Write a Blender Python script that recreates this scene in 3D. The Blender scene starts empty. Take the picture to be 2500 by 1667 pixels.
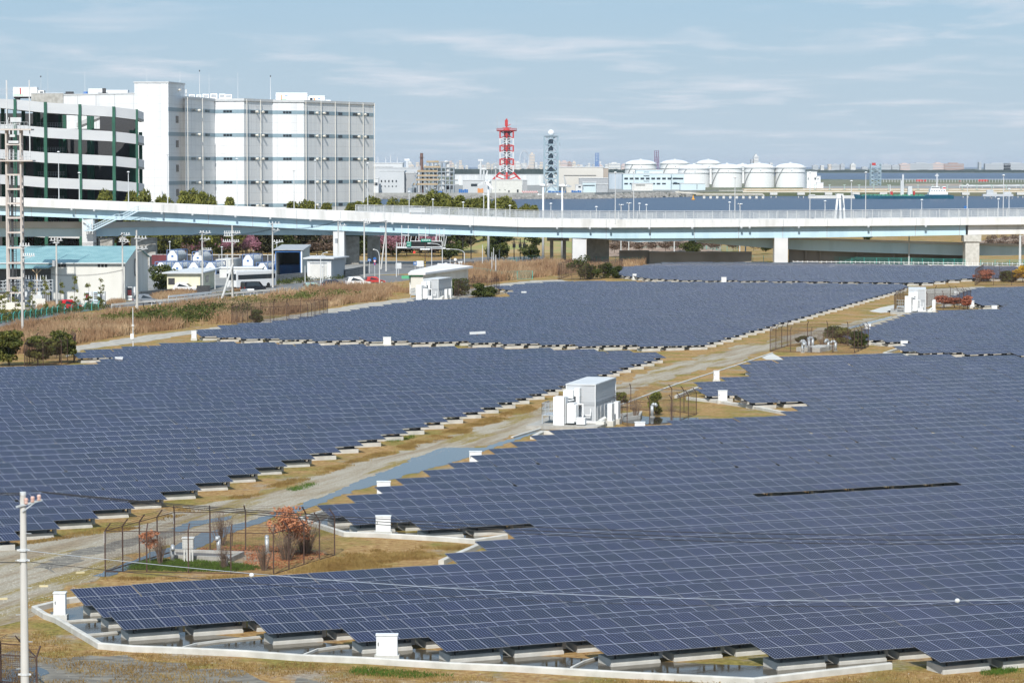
import bpy, math, random, bmesh
from math import sin, cos, pi, radians as R, atan2, hypot, floor
from mathutils import Vector, Matrix, noise as MN
random.seed(7)
SC=bpy.context.scene
COL=SC.collection
# ---------------------------------------------------------------- camera
F=6931.0; YH=405.0; HC=21.17; PITCH=math.atan((833.5-YH)/F)
cd=bpy.data.cameras.new('camera'); cam=bpy.data.objects.new('camera',cd); COL.objects.link(cam)
cd.sensor_width=36; cd.lens=F/2500*36; cd.clip_start=1; cd.clip_end=60000
cam.location=(0,0,HC); cam.rotation_euler=(pi/2-PITCH,0,0); SC.camera=cam
# ---------------------------------------------------------------- sky and sun
SUN_EL=R(43); SUN_AZ=R(9)          # azimuth measured behind the camera towards the left
W=bpy.data.worlds.new('World'); SC.world=W; W.use_nodes=True
def world_nodes():
    nt=W.node_tree; nt.nodes.clear(); N=nt.nodes.new; L=nt.links.new
    out=N('ShaderNodeOutputWorld'); bg=N('ShaderNodeBackground'); bg.inputs['Strength'].default_value=0.10
    sky=N('ShaderNodeTexSky'); sky.sky_type='NISHITA'; sky.sun_disc=False
    sky.sun_elevation=SUN_EL; sky.sun_rotation=pi+SUN_AZ; sky.altitude=0; sky.air_density=1.0; sky.dust_density=0.35; sky.ozone_density=1.6
    tc=N('ShaderNodeTexCoord'); sep=N('ShaderNodeSeparateXYZ'); L(tc.outputs['Generated'],sep.inputs[0])
    # clouds lie on a flat layer high above: project the view direction on it
    zz=N('ShaderNodeMath'); zz.operation='MAXIMUM'; L(sep.outputs['Z'],zz.inputs[0]); zz.inputs[1].default_value=0.004
    za=N('ShaderNodeMath'); za.operation='ADD'; L(zz.outputs[0],za.inputs[0]); za.inputs[1].default_value=0.045
    dx=N('ShaderNodeMath'); dx.operation='DIVIDE'; L(sep.outputs['X'],dx.inputs[0]); L(za.outputs[0],dx.inputs[1])
    dy=N('ShaderNodeMath'); dy.operation='DIVIDE'; L(sep.outputs['Y'],dy.inputs[0]); L(za.outputs[0],dy.inputs[1])
    cmb=N('ShaderNodeCombineXYZ'); L(dx.outputs[0],cmb.inputs[0]); L(dy.outputs[0],cmb.inputs[1])
    mp=N('ShaderNodeMapping'); L(cmb.outputs[0],mp.inputs[0]); mp.inputs['Scale'].default_value=(1.5,0.95,1); mp.inputs['Location'].default_value=(3.1,1.7,0)
    n1=N('ShaderNodeTexNoise'); L(mp.outputs[0],n1.inputs['Vector']); n1.inputs['Scale'].default_value=1.0; n1.inputs['Detail'].default_value=9; n1.inputs['Roughness'].default_value=0.6; n1.inputs['Distortion'].default_value=0.25
    cr=N('ShaderNodeValToRGB'); L(n1.outputs['Fac'],cr.inputs[0]); e=cr.color_ramp.elements; e[0].position=0.47; e[0].color=(0,0,0,1); e[1].position=0.70; e[1].color=(1,1,1,1)
    mp2=N('ShaderNodeMapping'); L(cmb.outputs[0],mp2.inputs[0]); mp2.inputs['Scale'].default_value=(0.5,0.55,1)
    n2=N('ShaderNodeTexNoise'); L(mp2.outputs[0],n2.inputs['Vector']); n2.inputs['Scale'].default_value=1.0; n2.inputs['Detail'].default_value=3
    cr2=N('ShaderNodeValToRGB'); L(n2.outputs['Fac'],cr2.inputs[0]); e=cr2.color_ramp.elements; e[0].position=0.42; e[0].color=(0.04,)*3+(1,); e[1].position=0.55; e[1].color=(1,1,1,1)
    m1=N('ShaderNodeMath'); m1.operation='MULTIPLY'; L(cr.outputs[0],m1.inputs[0]); L(cr2.outputs[0],m1.inputs[1])
    m2=N('ShaderNodeMath'); m2.operation='MULTIPLY'; L(m1.outputs[0],m2.inputs[0]); m2.inputs[1].default_value=0.75
    mix=N('ShaderNodeMix'); mix.data_type='RGBA'; L(m2.outputs[0],mix.inputs[0]); mix.inputs[7].default_value=(7.6,7.9,8.6,1)
    veil=N('ShaderNodeMix'); veil.data_type='RGBA'; veil.inputs[0].default_value=0.78; L(sky.outputs[0],veil.inputs[6]); veil.inputs[7].default_value=(3.3,5.1,7.1,1)
    hr=N('ShaderNodeMapRange'); L(zz.outputs[0],hr.inputs[0]); hr.inputs[1].default_value=0.0; hr.inputs[2].default_value=0.055; hr.inputs[3].default_value=0.75; hr.inputs[4].default_value=0.0
    hm=N('ShaderNodeMix'); hm.data_type='RGBA'; L(hr.outputs[0],hm.inputs[0]); L(veil.outputs[2],hm.inputs[6]); hm.inputs[7].default_value=(5.2,6.3,7.3,1)
    L(hm.outputs[2],mix.inputs[6]); L(mix.outputs[2],bg.inputs[0]); L(bg.outputs[0],out.inputs[0])
world_nodes()
sl=bpy.data.lights.new('sun','SUN'); sl.energy=4.8; sl.angle=R(0.5); sl.color=(1,0.955,0.89)
so=bpy.data.objects.new('sun',sl); COL.objects.link(so)
SD=Vector((-sin(SUN_AZ)*cos(SUN_EL),-cos(SUN_AZ)*cos(SUN_EL),sin(SUN_EL)))
so.rotation_euler=SD.to_track_quat('Z','Y').to_euler(); so.location=SD*300
SC.view_settings.view_transform='Standard'; SC.view_settings.look='None'; SC.view_settings.exposure=0.05; SC.view_settings.gamma=1
SC.cycles.max_bounces=5; SC.cycles.diffuse_bounces=2; SC.cycles.glossy_bounces=3; SC.cycles.transparent_max_bounces=12; SC.cycles.volume_bounces=0
# ---------------------------------------------------------------- helpers
_cp,_sp=cos(PITCH),sin(PITCH)
def at(px,py,z=0.0):                      # photo pixel -> point of the horizontal plane at height z
    a=(px-1250)/F; b=(833.5-py)/F
    d=Vector((a, _cp+b*_sp, -_sp+b*_cp)); t=(z-HC)/d.z
    return Vector((d.x*t,d.y*t,z))
def atd(px,D,z=0.0):                      # photo column at distance D
    return Vector(((px-1250)/F*(D*_cp-(z-HC)*_sp),D,z))
def zat(py,D):                            # height seen at photo row py at distance D
    b=(833.5-py)/F
    return HC+D*(-_sp+b*_cp)/(_cp+b*_sp)
def gd(py): return at(1250,py).y          # ground distance of photo row
MATS={}
def principled(name,col,rough=0.7,metal=0.0,spec=0.5):
    m=bpy.data.materials.new(name); m.use_nodes=True; b=m.node_tree.nodes['Principled BSDF']
    b.inputs['Base Color'].default_value=(*col,1); b.inputs['Roughness'].default_value=rough; b.inputs['Metallic'].default_value=metal
    b.inputs['Specular IOR Level'].default_value=spec
    MATS[name]=m; return m,m.node_tree,b
def mat(name,c1,c2=None,scale=1.0,rough=0.7,metal=0.0,spec=0.5,bump=0.0,stretch=(1,1,1),lo=0.35,hi=0.65,detail=5,coord='Object',bscale=None):
    m,nt,b=principled(name,c1,rough,metal,spec); N=nt.nodes.new; L=nt.links.new
    if c2 is not None:
        tc=N('ShaderNodeTexCoord'); mp=N('ShaderNodeMapping'); mp.inputs['Scale'].default_value=stretch
        L(tc.outputs[coord],mp.inputs[0]); n=N('ShaderNodeTexNoise'); n.inputs['Scale'].default_value=scale; n.inputs['Detail'].default_value=detail
        L(mp.outputs[0],n.inputs['Vector']); cr=N('ShaderNodeValToRGB'); L(n.outputs['Fac'],cr.inputs[0])
        e=cr.color_ramp.elements; e[0].position=lo; e[0].color=(*c1,1); e[1].position=hi; e[1].color=(*c2,1)
        L(cr.outputs[0],b.inputs['Base Color'])
        if bump:
            n2=n
            if bscale:
                n2=N('ShaderNodeTexNoise'); n2.inputs['Scale'].default_value=bscale; n2.inputs['Detail'].default_value=4; L(mp.outputs[0],n2.inputs['Vector'])
            bp=N('ShaderNodeBump'); bp.inputs['Strength'].default_value=1; bp.inputs['Distance'].default_value=bump
            L(n2.outputs['Fac'],bp.inputs['Height']); L(bp.outputs[0],b.inputs['Normal'])
    return m
def tag(o,label=None,cat=None,group=None,kind=None):
    if label: o['label']=label
    if cat: o['category']=cat
    if group: o['group']=group
    if kind: o['kind']=kind
    return o
def empty(name,loc,rz=0,label=None,cat=None,group=None):
    o=bpy.data.objects.new(name,None); COL.objects.link(o); o.location=loc; o.rotation_euler=(0,0,rz); o.empty_display_size=0.5
    return tag(o,label,cat,group)
class MB:
    def __init__(s): s.v=[]; s.f=[]; s.uv={}; s.m=[]; s.mi=0; s.M=None
    def add(s,vs,fs):
        n=len(s.v)
        s.v+= [tuple(s.M@Vector(v)) for v in vs] if s.M else [tuple(v) for v in vs]
        for f in fs: s.f.append(tuple(i+n for i in f)); s.m.append(s.mi)
    def box(s,x0,x1,y0,y1,z0,z1):
        if x0>x1:x0,x1=x1,x0
        if y0>y1:y0,y1=y1,y0
        if z0>z1:z0,z1=z1,z0
        s.add([(x0,y0,z0),(x1,y0,z0),(x1,y1,z0),(x0,y1,z0),(x0,y0,z1),(x1,y0,z1),(x1,y1,z1),(x0,y1,z1)],
              [(0,3,2,1),(4,5,6,7),(0,1,5,4),(1,2,6,5),(2,3,7,6),(3,0,4,7)]); return s
    def bar(s,a,b,w,h=None,n=4):          # square or round bar between two points
        a=Vector(a); b=Vector(b); d=b-a
        if d.length<1e-6: return s
        h=w if h is None else h
        d.normalize(); up=Vector((0,0,1)) if abs(d.z)<0.95 else Vector((0,1,0))
        x=d.cross(up).normalized(); y=x.cross(d)
        vs=[];fs=[]
        if n==4: ring=[(-w/2,-h/2),(w/2,-h/2),(w/2,h/2),(-w/2,h/2)]
        else: ring=[(w/2*cos(2*pi*i/n),w/2*sin(2*pi*i/n)) for i in range(n)]
        for p in (a,b):
            for r in ring: vs.append(p+x*r[0]+y*r[1])
        fs=[(i,(i+1)%n,n+(i+1)%n,n+i) for i in range(n)]+[tuple(range(n))[::-1],tuple(range(n,2*n))]
        s.add(vs,fs); return s
    def cone(s,a,b,r0,r1,n=8,cap=True):
        a=Vector(a); b=Vector(b); d=(b-a).normalized(); up=Vector((0,0,1)) if abs(d.z)<0.95 else Vector((0,1,0))
        x=d.cross(up).normalized(); y=x.cross(d); vs=[]
        for p,r in((a,r0),(b,r1)):
            for i in range(n): vs.append(p+x*r*cos(2*pi*i/n)+y*r*sin(2*pi*i/n))
        fs=[(i,(i+1)%n,n+(i+1)%n,n+i) for i in range(n)]
        if cap: fs+=[tuple(range(n))[::-1],tuple(range(n,2*n))]
        s.add(vs,fs); return s
    def lathe(s,prof,n=16,c=(0,0,0)):     # prof: (r,z) list
        vs=[];fs=[]
        for r,z in prof:
            for i in range(n): vs.append((c[0]+r*cos(2*pi*i/n),c[1]+r*sin(2*pi*i/n),c[2]+z))
        for k in range(len(prof)-1):
            for i in range(n): fs.append((k*n+i,k*n+(i+1)%n,(k+1)*n+(i+1)%n,(k+1)*n+i))
        fs.append(tuple(range(n))[::-1]); fs.append(tuple(range((len(prof)-1)*n,len(prof)*n)))
        s.add(vs,fs); return s
    def prism(s,poly,z0,z1):              # poly (x,y), z0/z1 number or per-vertex list
        n=len(poly); z0=[z0]*n if not hasattr(z0,'__len__') else z0; z1=[z1]*n if not hasattr(z1,'__len__') else z1
        s.add([(p[0],p[1],z0[i]) for i,p in enumerate(poly)]+[(p[0],p[1],z1[i]) for i,p in enumerate(poly)],
              [tuple(range(n))[::-1],tuple(range(n,2*n))]+[(i,(i+1)%n,n+(i+1)%n,n+i) for i in range(n)]); return s
    def sweep(s,pts,prof,closed=False):   # prof: (offset to the right, height) swept along pts (horizontal normals)
        n=len(prof); P=[Vector(p) for p in pts]; vs=[];fs=[]
        for i,p in enumerate(P):
            a=P[i-1] if (i>0 or closed) else None; b=P[(i+1)%len(P)] if (i<len(P)-1 or closed) else None
            d1=(p-a) if a is not None else (b-p); d2=(b-p) if b is not None else d1
            d1=Vector((d1.x,d1.y,0)).normalized(); d2=Vector((d2.x,d2.y,0)).normalized(); d=(d1+d2)
            d=d.normalized() if d.length>1e-6 else d1
            k=1/max(0.5,d.dot(d1)); nx=Vector((d.y,-d.x,0))*k
            for o,h in prof: vs.append(p+nx*o+Vector((0,0,h)))
        m=len(P); 
        for i in range(m if closed else m-1):
            j=(i+1)%m
            for q in range(n): fs.append((i*n+q,i*n+(q+1)%n,j*n+(q+1)%n,j*n+q))
        if not closed: fs+=[tuple(range(n)),tuple(range((m-1)*n,m*n))[::-1]]
        s.add(vs,fs); return s
    def quad(s,a,b,c,d): s.add([a,b,c,d],[(0,1,2,3)]); return s
    def build(s,name,mats,parent=None,smooth=False,fix=True,label=None):
        me=bpy.data.meshes.new(name); me.from_pydata(s.v,[],s.f)
        if not isinstance(mats,(list,tuple)): mats=[mats]
        for m in mats: me.materials.append(m)
        if len(mats)>1: me.polygons.foreach_set('material_index',s.m)
        if fix and len(s.f)<60000:
            bm=bmesh.new(); bm.from_mesh(me); bmesh.ops.recalc_face_normals(bm,faces=bm.faces); bm.to_mesh(me); bm.free()
        if smooth: me.polygons.foreach_set('use_smooth',[True]*len(me.polygons))
        me.update(); o=bpy.data.objects.new(name,me); COL.objects.link(o)
        if parent: o.parent=parent
        if label: o['label']=label
        return o
def dup(root,loc=None,rz=None,label=None,scale=None):
    def cp(o,par):
        c=o.copy(); COL.objects.link(c); c.parent=par
        for ch in KIDS.get(o.name) or list(o.children): cp(ch,c)
        return c
    c=root.copy(); COL.objects.link(c)
    for ch in list(root.children): cp(ch,c)
    if loc is not None: c.location=loc
    if rz is not None: c.rotation_euler=(0,0,rz)
    if label: c['label']=label
    if scale: c.scale=scale
    return c
KIDS={}
ORD=['first','second','third','fourth','fifth','sixth','seventh','eighth','ninth','tenth','eleventh','twelfth','thirteenth','fourteenth','fifteenth','sixteenth','seventeenth','eighteenth','nineteenth','twentieth','twenty-first','twenty-second','twenty-third','twenty-fourth','twenty-fifth','twenty-sixth','twenty-seventh','twenty-eighth','twenty-ninth','thirtieth']
# ---------------------------------------------------------------- shared materials
conc=mat('concrete',(0.46,0.45,0.41),(0.58,0.57,0.53),1.5,0.85)
conc_d=mat('concrete_weathered',(0.30,0.29,0.26),(0.44,0.43,0.40),1.2,0.9)
white=mat('white_paint',(0.66,0.67,0.66),(0.77,0.785,0.79),1.6,0.5,stretch=(2,2,.35),lo=.3,hi=.5)
offw=mat('off_white_paint',(0.66,0.66,0.63),(0.58,0.58,0.55),0.7,0.6)
steel=mat('galvanised_steel',(0.42,0.45,0.47),(0.52,0.55,0.57),3,0.45,0.3)
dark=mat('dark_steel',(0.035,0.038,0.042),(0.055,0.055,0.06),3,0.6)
rust=mat('rusty_brown_steel',(0.050,0.030,0.024),(0.085,0.045,0.033),6,0.8)
black=mat('black_void',(0.008,0.009,0.010),None,1,0.8)
grey=mat('grey_paint',(0.33,0.35,0.37),(0.40,0.42,0.44),1.0,0.6)
lgrey=mat('light_grey_paint',(0.55,0.57,0.58),(0.62,0.64,0.65),1.0,0.6)
glassd=mat('dark_glass',(0.03,0.04,0.05),None,1,0.12)
asphalt=mat('asphalt',(0.085,0.087,0.092),(0.13,0.13,0.13),0.6,0.85,bump=0.01)
wirem=mat('black_cable',(0.012,0.012,0.014),None,1,0.7)
redp=mat('red_paint',(0.50,0.035,0.03),(0.42,0.03,0.03),1,0.5)
bluep=mat('blue_paint',(0.03,0.16,0.45),(0.03,0.12,0.36),1,0.5)
greenp=mat('green_paint',(0.012,0.085,0.055),(0.02,0.12,0.075),0.5,0.6)
sign_g=mat('sign_green',(0.0,0.28,0.19),None,1,0.5)
# ---------------------------------------------------------------- solar fields
TH=R(25.225); TILT=R(10.56); TL=2.52; TS=3.748; TG=0.03; ZB=0.58; TP=3.0+TG; V0=130.68
_ct,_st=cos(TH),sin(TH); LC=TL*cos(TILT); ZT=ZB+TL*sin(TILT)
def w2uv(p): return (p.x*_ct+p.y*_st, -p.x*_st+p.y*_ct)
def uv2w(u,v,z=0): return Vector((u*_ct-v*_st,u*_st+v*_ct,z))
def ucol(px,v,z=ZT):
    a=(px-1250)/F
    return (a*_cp*v*_ct+a*(HC-z)*_sp+v*_st)/(_ct-a*_cp*_st)
def project(p):
    d=p.y*_cp-(p.z-HC)*_sp; up=p.y*_sp+(p.z-HC)*_cp
    return 1250+F*p.x/d, 833.5-F*up/d
def lerp(tab,r):
    if r<=tab[0][0]: return tab[0][1]
    for (a,x),(b,y) in zip(tab,tab[1:]):
        if r<=b: return x+(y-x)*(r-a)/(b-a) if b>a else y
    return tab[-1][1]
ROWS=[]   # (field, k, v, u0, u1, anchor)
def addrow(fld,r,xl=None,xr=None,ul=None,ur=None,anchor='L'):
    v=V0+r*TS
    a=ul if ul is not None else ucol(xl if xl is not None else -150,v)
    b=ur if ur is not None else ucol(xr if xr is not None else 2640,v)
    if b-a>2: ROWS.append((fld,r,v,a,b,anchor))
AL={-8:2216,-7:1819,-6:1418.8,-5:1032.6,-4:822,-3:608.5,-2:261.6,-1:213.8,0:171.3,1:1085.7,2:1159,3:1226.8,4:1279,5:989.5,6:825,7:772.7,8:845.4,9:913.8,10:965.3,11:1027.8,12:1092.3,13:1147.7,14:1191.8,15:1246,16:1292.5,17:1338,18:1626,19:1905,20:1928.5,21:1955,22:1988,23:1798.8,24:1786,25:1695.7,26:1698.5,27:1690.4,28:1757.4,29:1821,30:1814.7,31:1808,32:1801,33:1821.8,34:1902}
DRIFT=[(16,0),(18,-.15),(19,-.28),(22,-.2),(23,-.1),(26,0),(32,0),(34,.15)]
for k,x in AL.items(): addrow('A',k+lerp(DRIFT,k),xl=x,ur=lerp([(29,186),(30,181),(31,176),(32,171.5),(33,167.5),(34,162.5)],k)+2.9 if k>=30 else None)
CR=[(5,37),(6.48,41.9),(15.36,72.1),(25.47,106.1),(37.77,146.1),(38.65,143.4),(40.07,139.7),(41.08,135),(46.36,114),(47.6,109.6)]
CL={39.5:76,40.5:85.5,41.5:88,42.5:90.1,43.5:92.2,44.5:87.7,45.5:90.8,46.5:95.8,47.5:100.7}
r=4.48
while r<47.9:
    key=round(r+.02,1); addrow('C',r,ul=CL.get(key),ur=lerp(CR,r),anchor='R'); r+=1
DL=[(42.15,151),(43.19,145.5),(44.2,142.8),(50.57,117.5),(51.98,115.1),(52.73,112),(53.92,115.7),(54.8,119),(55.94,122),(61.71,142.7),(69.85,169.3),(70.69,178.3),(71.97,190.8),(72.0,'c1254'),(79.7,199.9),(81.68,205.5),(82.59,210.1),(83.74,215.2),(84.5,219.1)]
DR=[(42.16,160.2),(73.98,265.6),(74.83,267.4),(78.85,250),(82.69,231.8),(84.5,224)]
DL=[(a,b) for a,b in DL if not isinstance(b,str)]
for k in range(42,85):
    r=k+lerp([(42,.16),(51,-.05),(60,-.2),(84,-.3)],k)
    if 72.2<r<79.3: addrow('D',r,xl=1254+(r-72)*5,ur=lerp(DR,r),anchor='R')
    else: addrow('D',r,ul=lerp(DL,r),ur=lerp(DR,r),anchor='R')
EL=[(78.6,274),(83.7,253.5),(84.7,247.8),(85.9,244.8),(87.8,243.2),(92.4,246),(99.3,255.7),(100.9,267.8),(104.65,280.2),(105.7,284.3)]
ER=[(78.5,279.9),(79.5,286),(80.5,292),(81.2,297),(81.3,400),(86,346),(90.65,335),(96.66,320.5),(102.4,304),(105.7,288)]
for k in range(79,106):
    r=k-.25; addrow('E',r,ul=lerp(EL,r),ur=lerp(ER,r))
BC=[(32.7,2590),(33.76,2471),(35,2317.5),(35.84,2217),(36.91,2178),(37.9,2200),(38.9,2211),(39.9,2228),(40.3,2137.5),(41,2137.5),(41.5,2054),(42,2054),(44.2,2084),(45,2103),(46.7,2129),(47.7,2146),(49,2162),(50,2177.5),(52.2,2206.6),(53.1,2222),(53.7,2281),(54.3,2285),(54.5,2433),(55.9,2444),(57.9,2455),(58.5,2455),(58.6,2375),(59.5,2375),(60.5,2350),(61,2330),(62,2315),(63,2306),(64.6,2327),(67.2,2351.7),(69,2369.6),(70.6,2387.6)]
for k in range(33,71):
    r=k-.1; addrow('B',r,xl=lerp(BC,r))
# module material: UV counts modules
def module_material():
    m,nt,b=principled('solar_module_glass',(0.02,0.03,0.09),0.14,0.0,0.5); N=nt.nodes.new; L=nt.links.new
    def M(op,a,b2=None,c=None):
        n=N('ShaderNodeMath'); n.operation=op
        for i,v in enumerate((a,b2,c)):
            if v is None: continue
            if isinstance(v,(int,float)): n.inputs[i].default_value=v
            else: L(v,n.inputs[i])
        return n.outputs[0]
    tc=N('ShaderNodeUVMap'); sp=N('ShaderNodeSeparateXYZ'); L(tc.outputs[0],sp.inputs[0])
    fx=M('FRACT',sp.outputs[0]); fy=M('FRACT',sp.outputs[1])
    ex=M('MINIMUM',fx,M('SUBTRACT',1,fx)); ey=M('MINIMUM',fy,M('SUBTRACT',1,fy))
    fr=M('MAXIMUM',M('LESS_THAN',ex,0.0075),M('LESS_THAN',ey,0.015))
    cx=M('ABSOLUTE',M('SUBTRACT',M('FRACT',M('MULTIPLY',M('SUBTRACT',fx,0.03),6/0.94)),0.5))
    cy=M('ABSOLUTE',M('SUBTRACT',M('FRACT',M('MULTIPLY',M('SUBTRACT',fy,0.025),8/0.95)),0.5))
    dia=M('GREATER_THAN',M('ADD',cx,cy),0.835)
    lin=M('MAXIMUM',M('GREATER_THAN',cx,0.488),M('GREATER_THAN',cy,0.488))
    wht=M('MAXIMUM',dia,M('MULTIPLY',lin,0.12))
    n1=N('ShaderNodeTexWhiteNoise'); n1.noise_dimensions='3D'
    fl=N('ShaderNodeVectorMath'); fl.operation='FLOOR'; L(tc.outputs[0],fl.inputs[0])
    oi=N('ShaderNodeObjectInfo'); ad=N('ShaderNodeVectorMath'); ad.operation='ADD'; L(fl.outputs[0],ad.inputs[0]); L(oi.outputs['Random'],ad.inputs[1]); L(ad.outputs[0],n1.inputs['Vector'])
    cell=N('ShaderNodeMix'); cell.data_type='RGBA'; L(n1.outputs['Value'],cell.inputs[0]); cell.inputs[6].default_value=(0.005,0.006,0.022,1); cell.inputs[7].default_value=(0.012,0.013,0.045,1)
    m1=N('ShaderNodeMix'); m1.data_type='RGBA'; L(wht,m1.inputs[0]); L(cell.outputs[2],m1.inputs[6]); m1.inputs[7].default_value=(0.38,0.41,0.54,1)
    m2=N('ShaderNodeMix'); m2.data_type='RGBA'; L(fr,m2.inputs[0]); L(m1.outputs[2],m2.inputs[6]); m2.inputs[7].default_value=(0.30,0.31,0.33,1)
    L(m2.outputs[2],b.inputs['Base Color'])
    ge=N('ShaderNodeNewGeometry'); nn_=N('ShaderNodeTexNoise'); nn_.inputs['Scale'].default_value=.09; nn_.inputs['Detail'].default_value=5; L(ge.outputs['Position'],nn_.inputs['Vector']); nr=M('MULTIPLY_ADD',nn_.outputs['Fac'],.34,-.03)
    b.inputs['IOR'].default_value=1.36; b.inputs['Specular IOR Level'].default_value=.27
    rg=M('ADD',M('MULTIPLY',fr,0.25),M('ADD',nr,M('MULTIPLY',n1.outputs['Value'],.05))); L(rg,b.inputs['Roughness'])
    return m
modm=module_material()
def panel_mesh(name,nx,ny,w,d,t=0.04,face=None):     # slab with its top in the local XY plane, UV in modules
    me=bpy.data.meshes.new(name)
    me.from_pydata([(0,0,0),(w,0,0),(w,d,0),(0,d,0),(0,0,-t),(w,0,-t),(w,d,-t),(0,d,-t)],[],[(0,1,2,3),(7,6,5,4),(0,4,5,1),(1,5,6,2),(2,6,7,3),(3,7,4,0)])
    me.materials.append(modm); me.materials.append(dark); me.polygons.foreach_set('material_index',[0,1,1,1,1,1])
    uv=me.uv_layers.new(name='UVMap')
    for i,c in enumerate([(0,0),(nx,0),(nx,ny),(0,ny)]): uv.data[i].uv=(c[0]*.99999,c[1]*.99999)
    me.update(); return me
MD=(TL-0.012)/2
mod_me=panel_mesh('solar_module',1,1,0.992,MD,0.035)
foot_me=None
def make_table():
    t=empty('solar_table',(0,0,0))
    for j in range(2):
        for i in range(3):
            o=bpy.data.objects.new('solar_module',mod_me); COL.objects.link(o); o.parent=t
            y=j*(MD+0.012); o.location=(0.004+i*1.0,y*cos(TILT),ZB+y*sin(TILT)); o.rotation_euler=(TILT,0,0)
    m=MB()
    # footing: trough of cast concrete with a lower front lip
    m.prism([(0.35,0.34),(2.68,0.34),(2.68,1.55),(0.35,1.55)],-0.05,[0.31,0.31,0.37,0.37])
    m.box(0.33,2.70,0.29,0.34,-0.05,0.13)
    m.build('concrete_footing',conc,t)
    m=MB()
    for x in(0.6,2.4):
        m.bar((x,0.12,ZB-0.075),(x,LC-0.12,ZT-0.085),0.06,0.06)
        m.bar((x,0.45,0.3),(x,0.45,ZB+0.05),0.07,0.07); m.bar((x,1.4,0.3),(x,1.4,ZB+.22),0.07,0.07)
        m.bar((x,1.4,0.38),(x,2.05,ZT-0.16),0.045,0.045)
    for y in(0.35,1.1,1.35,2.1): m.bar((0.03,y*cos(TILT),ZB-0.055+y*sin(TILT)),(3.0,y*cos(TILT),ZB-0.055+y*sin(TILT)),0.05,0.03)
    m.build('mounting_frame',dark,t)
    m=MB(); m.box(2.74,2.93,0.55,0.85,0.18,0.5); m.build('junction_box',grey,t)
    return t
TAB=[]
for fld,r,v,a,b,an in ROWS:
    n=max(1,int(round((b-a)/TP))); base=a if an=='L' else b-n*TP+TG
    if fld=='A': n=int(math.ceil((b-a)/TP))
    acc=0
    for i in (range(n) if an=='L' else range(n-1,-1,-1)):
        acc+=random.choice((0,0,0,.03,.1,.22)) if fld!='A' or r>8 else 0
        u=base+i*TP+(acc if an=='L' else -acc); c=uv2w(u+1.5,v-LC/2,0.7); p=project(c)
        if -90<p[0]<2600 and p[1]<1760:
            TAB.append((c.y,fld,r,v,u,(i if an=='L' else n-1-i)))
SL=[(1847,2349,5)]
def gap_row(fld,r,u):
    if fld!='A' or r!=6: return False
    v=V0+r*TS; return ucol(1840,v)-1.5<u<ucol(2335,v)-1.5
TAB.sort(key=lambda t:t[0])
vis=[t for t in TAB if 0<project(uv2w(t[4]+1.5,t[3]-LC/2,0.7))[0]<2500]
near=set(id(t) for t in vis[:300])
proto=make_table(); pk=list(proto.children); used=False
arow=sorted(set(t[2] for t in TAB if t[1]=='A')); crow=sorted(set(t[2] for t in TAB if t[1]=='C'))
fm=MB(); fuv=[]
def far_table(t):
    _,fld,r,v,u,i=t; half=False
    o=uv2w(u,v-LC); ex=Vector((_ct,_st,0)); ey=Vector((-_st*cos(TILT),_ct*cos(TILT),sin(TILT))); eh=Vector((-_st,_ct,0)); ez=Vector((0,0,1))
    y0=MD+.012 if half else 0
    jz=random.uniform(-.02,.02); o=o+ez*(ZB+jz)
    ja=ez*random.gauss(0,.012); jb=ez*random.gauss(0,.012)
    P=[o+ey*y0+ja,o+ex*3+ey*y0-ja,o+ex*3+ey*TL+jb,o+ey*TL-jb]; Q=[p-ez*0.04 for p in P]
    n=len(fm.v); fm.v+=[tuple(p) for p in P+Q]
    fm.f+=[(n,n+1,n+2,n+3),(n+7,n+6,n+5,n+4),(n,n+4,n+5,n+1),(n+1,n+5,n+6,n+2),(n+2,n+6,n+7,n+3),(n+3,n+7,n+4,n)]; fm.m+=[0,1,1,1,1,1]
    k=random.randint(0,400)
    fuv.extend([(k,1 if half else 0),(k+3,1 if half else 0),(k+3,2),(k,2)]+[(0,0)]*20)
    b0=uv2w(u,v-LC)
    B=[b0+ex*x+eh*y for x,y in((.35,.2),(2.68,.2),(2.68,1.5),(.35,1.5))]
    n=len(fm.v); fm.v+=[(p.x,p.y,-.05) for p in B]+[(p.x,p.y,.32) for p in B]
    fm.f+=[(n,n+1,n+5,n+4),(n+1,n+2,n+6,n+5),(n+2,n+3,n+7,n+6),(n+3,n,n+4,n+7),(n+4,n+5,n+6,n+7)]; fm.m+=[2]*5; fuv.extend([(0,0)]*20)
    for x in(.6,2.4):
        p=b0+ex*x+eh*.3; q=b0+ex*(x+.1)+eh*1.5
        n=len(fm.v); fm.v+=[(p.x,p.y,.31),(q.x,q.y,.31),(q.x,q.y,.76),(p.x,p.y,.58)]; fm.f+=[(n,n+1,n+2,n+3)]; fm.m+=[1]; fuv.extend([(0,0)]*4)
nn=0
for t in TAB:
    if gap_row(t[1],t[2],t[4]): continue
    if id(t) not in near: far_table(t); continue
    _,fld,r,v,u,i=t
    if fld=='A': ri=arow.index(r); lab='%s solar table from the left in the %s row from the front'%(ORD[i],ORD[ri])
    else: ri=crow.index(r); lab='%s table from the right in the %s row of the left field'%(ORD[i],ORD[ri])
    if not used: root=proto; used=True
    else:
        root=proto.copy(); COL.objects.link(root)
        for ch in pk: c=ch.copy(); COL.objects.link(c); c.parent=root
    p=uv2w(u,v-LC); root.location=(p.x,p.y,random.uniform(-.015,.015)); root.rotation_euler=(0,0,TH)
    tag(root,lab,'solar table','solar tables of six modules on concrete footings')
    nn+=1
me=bpy.data.meshes.new('solar_table_rows'); me.from_pydata(fm.v,[],fm.f)
for m_ in (modm,dark,conc): me.materials.append(m_)
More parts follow.
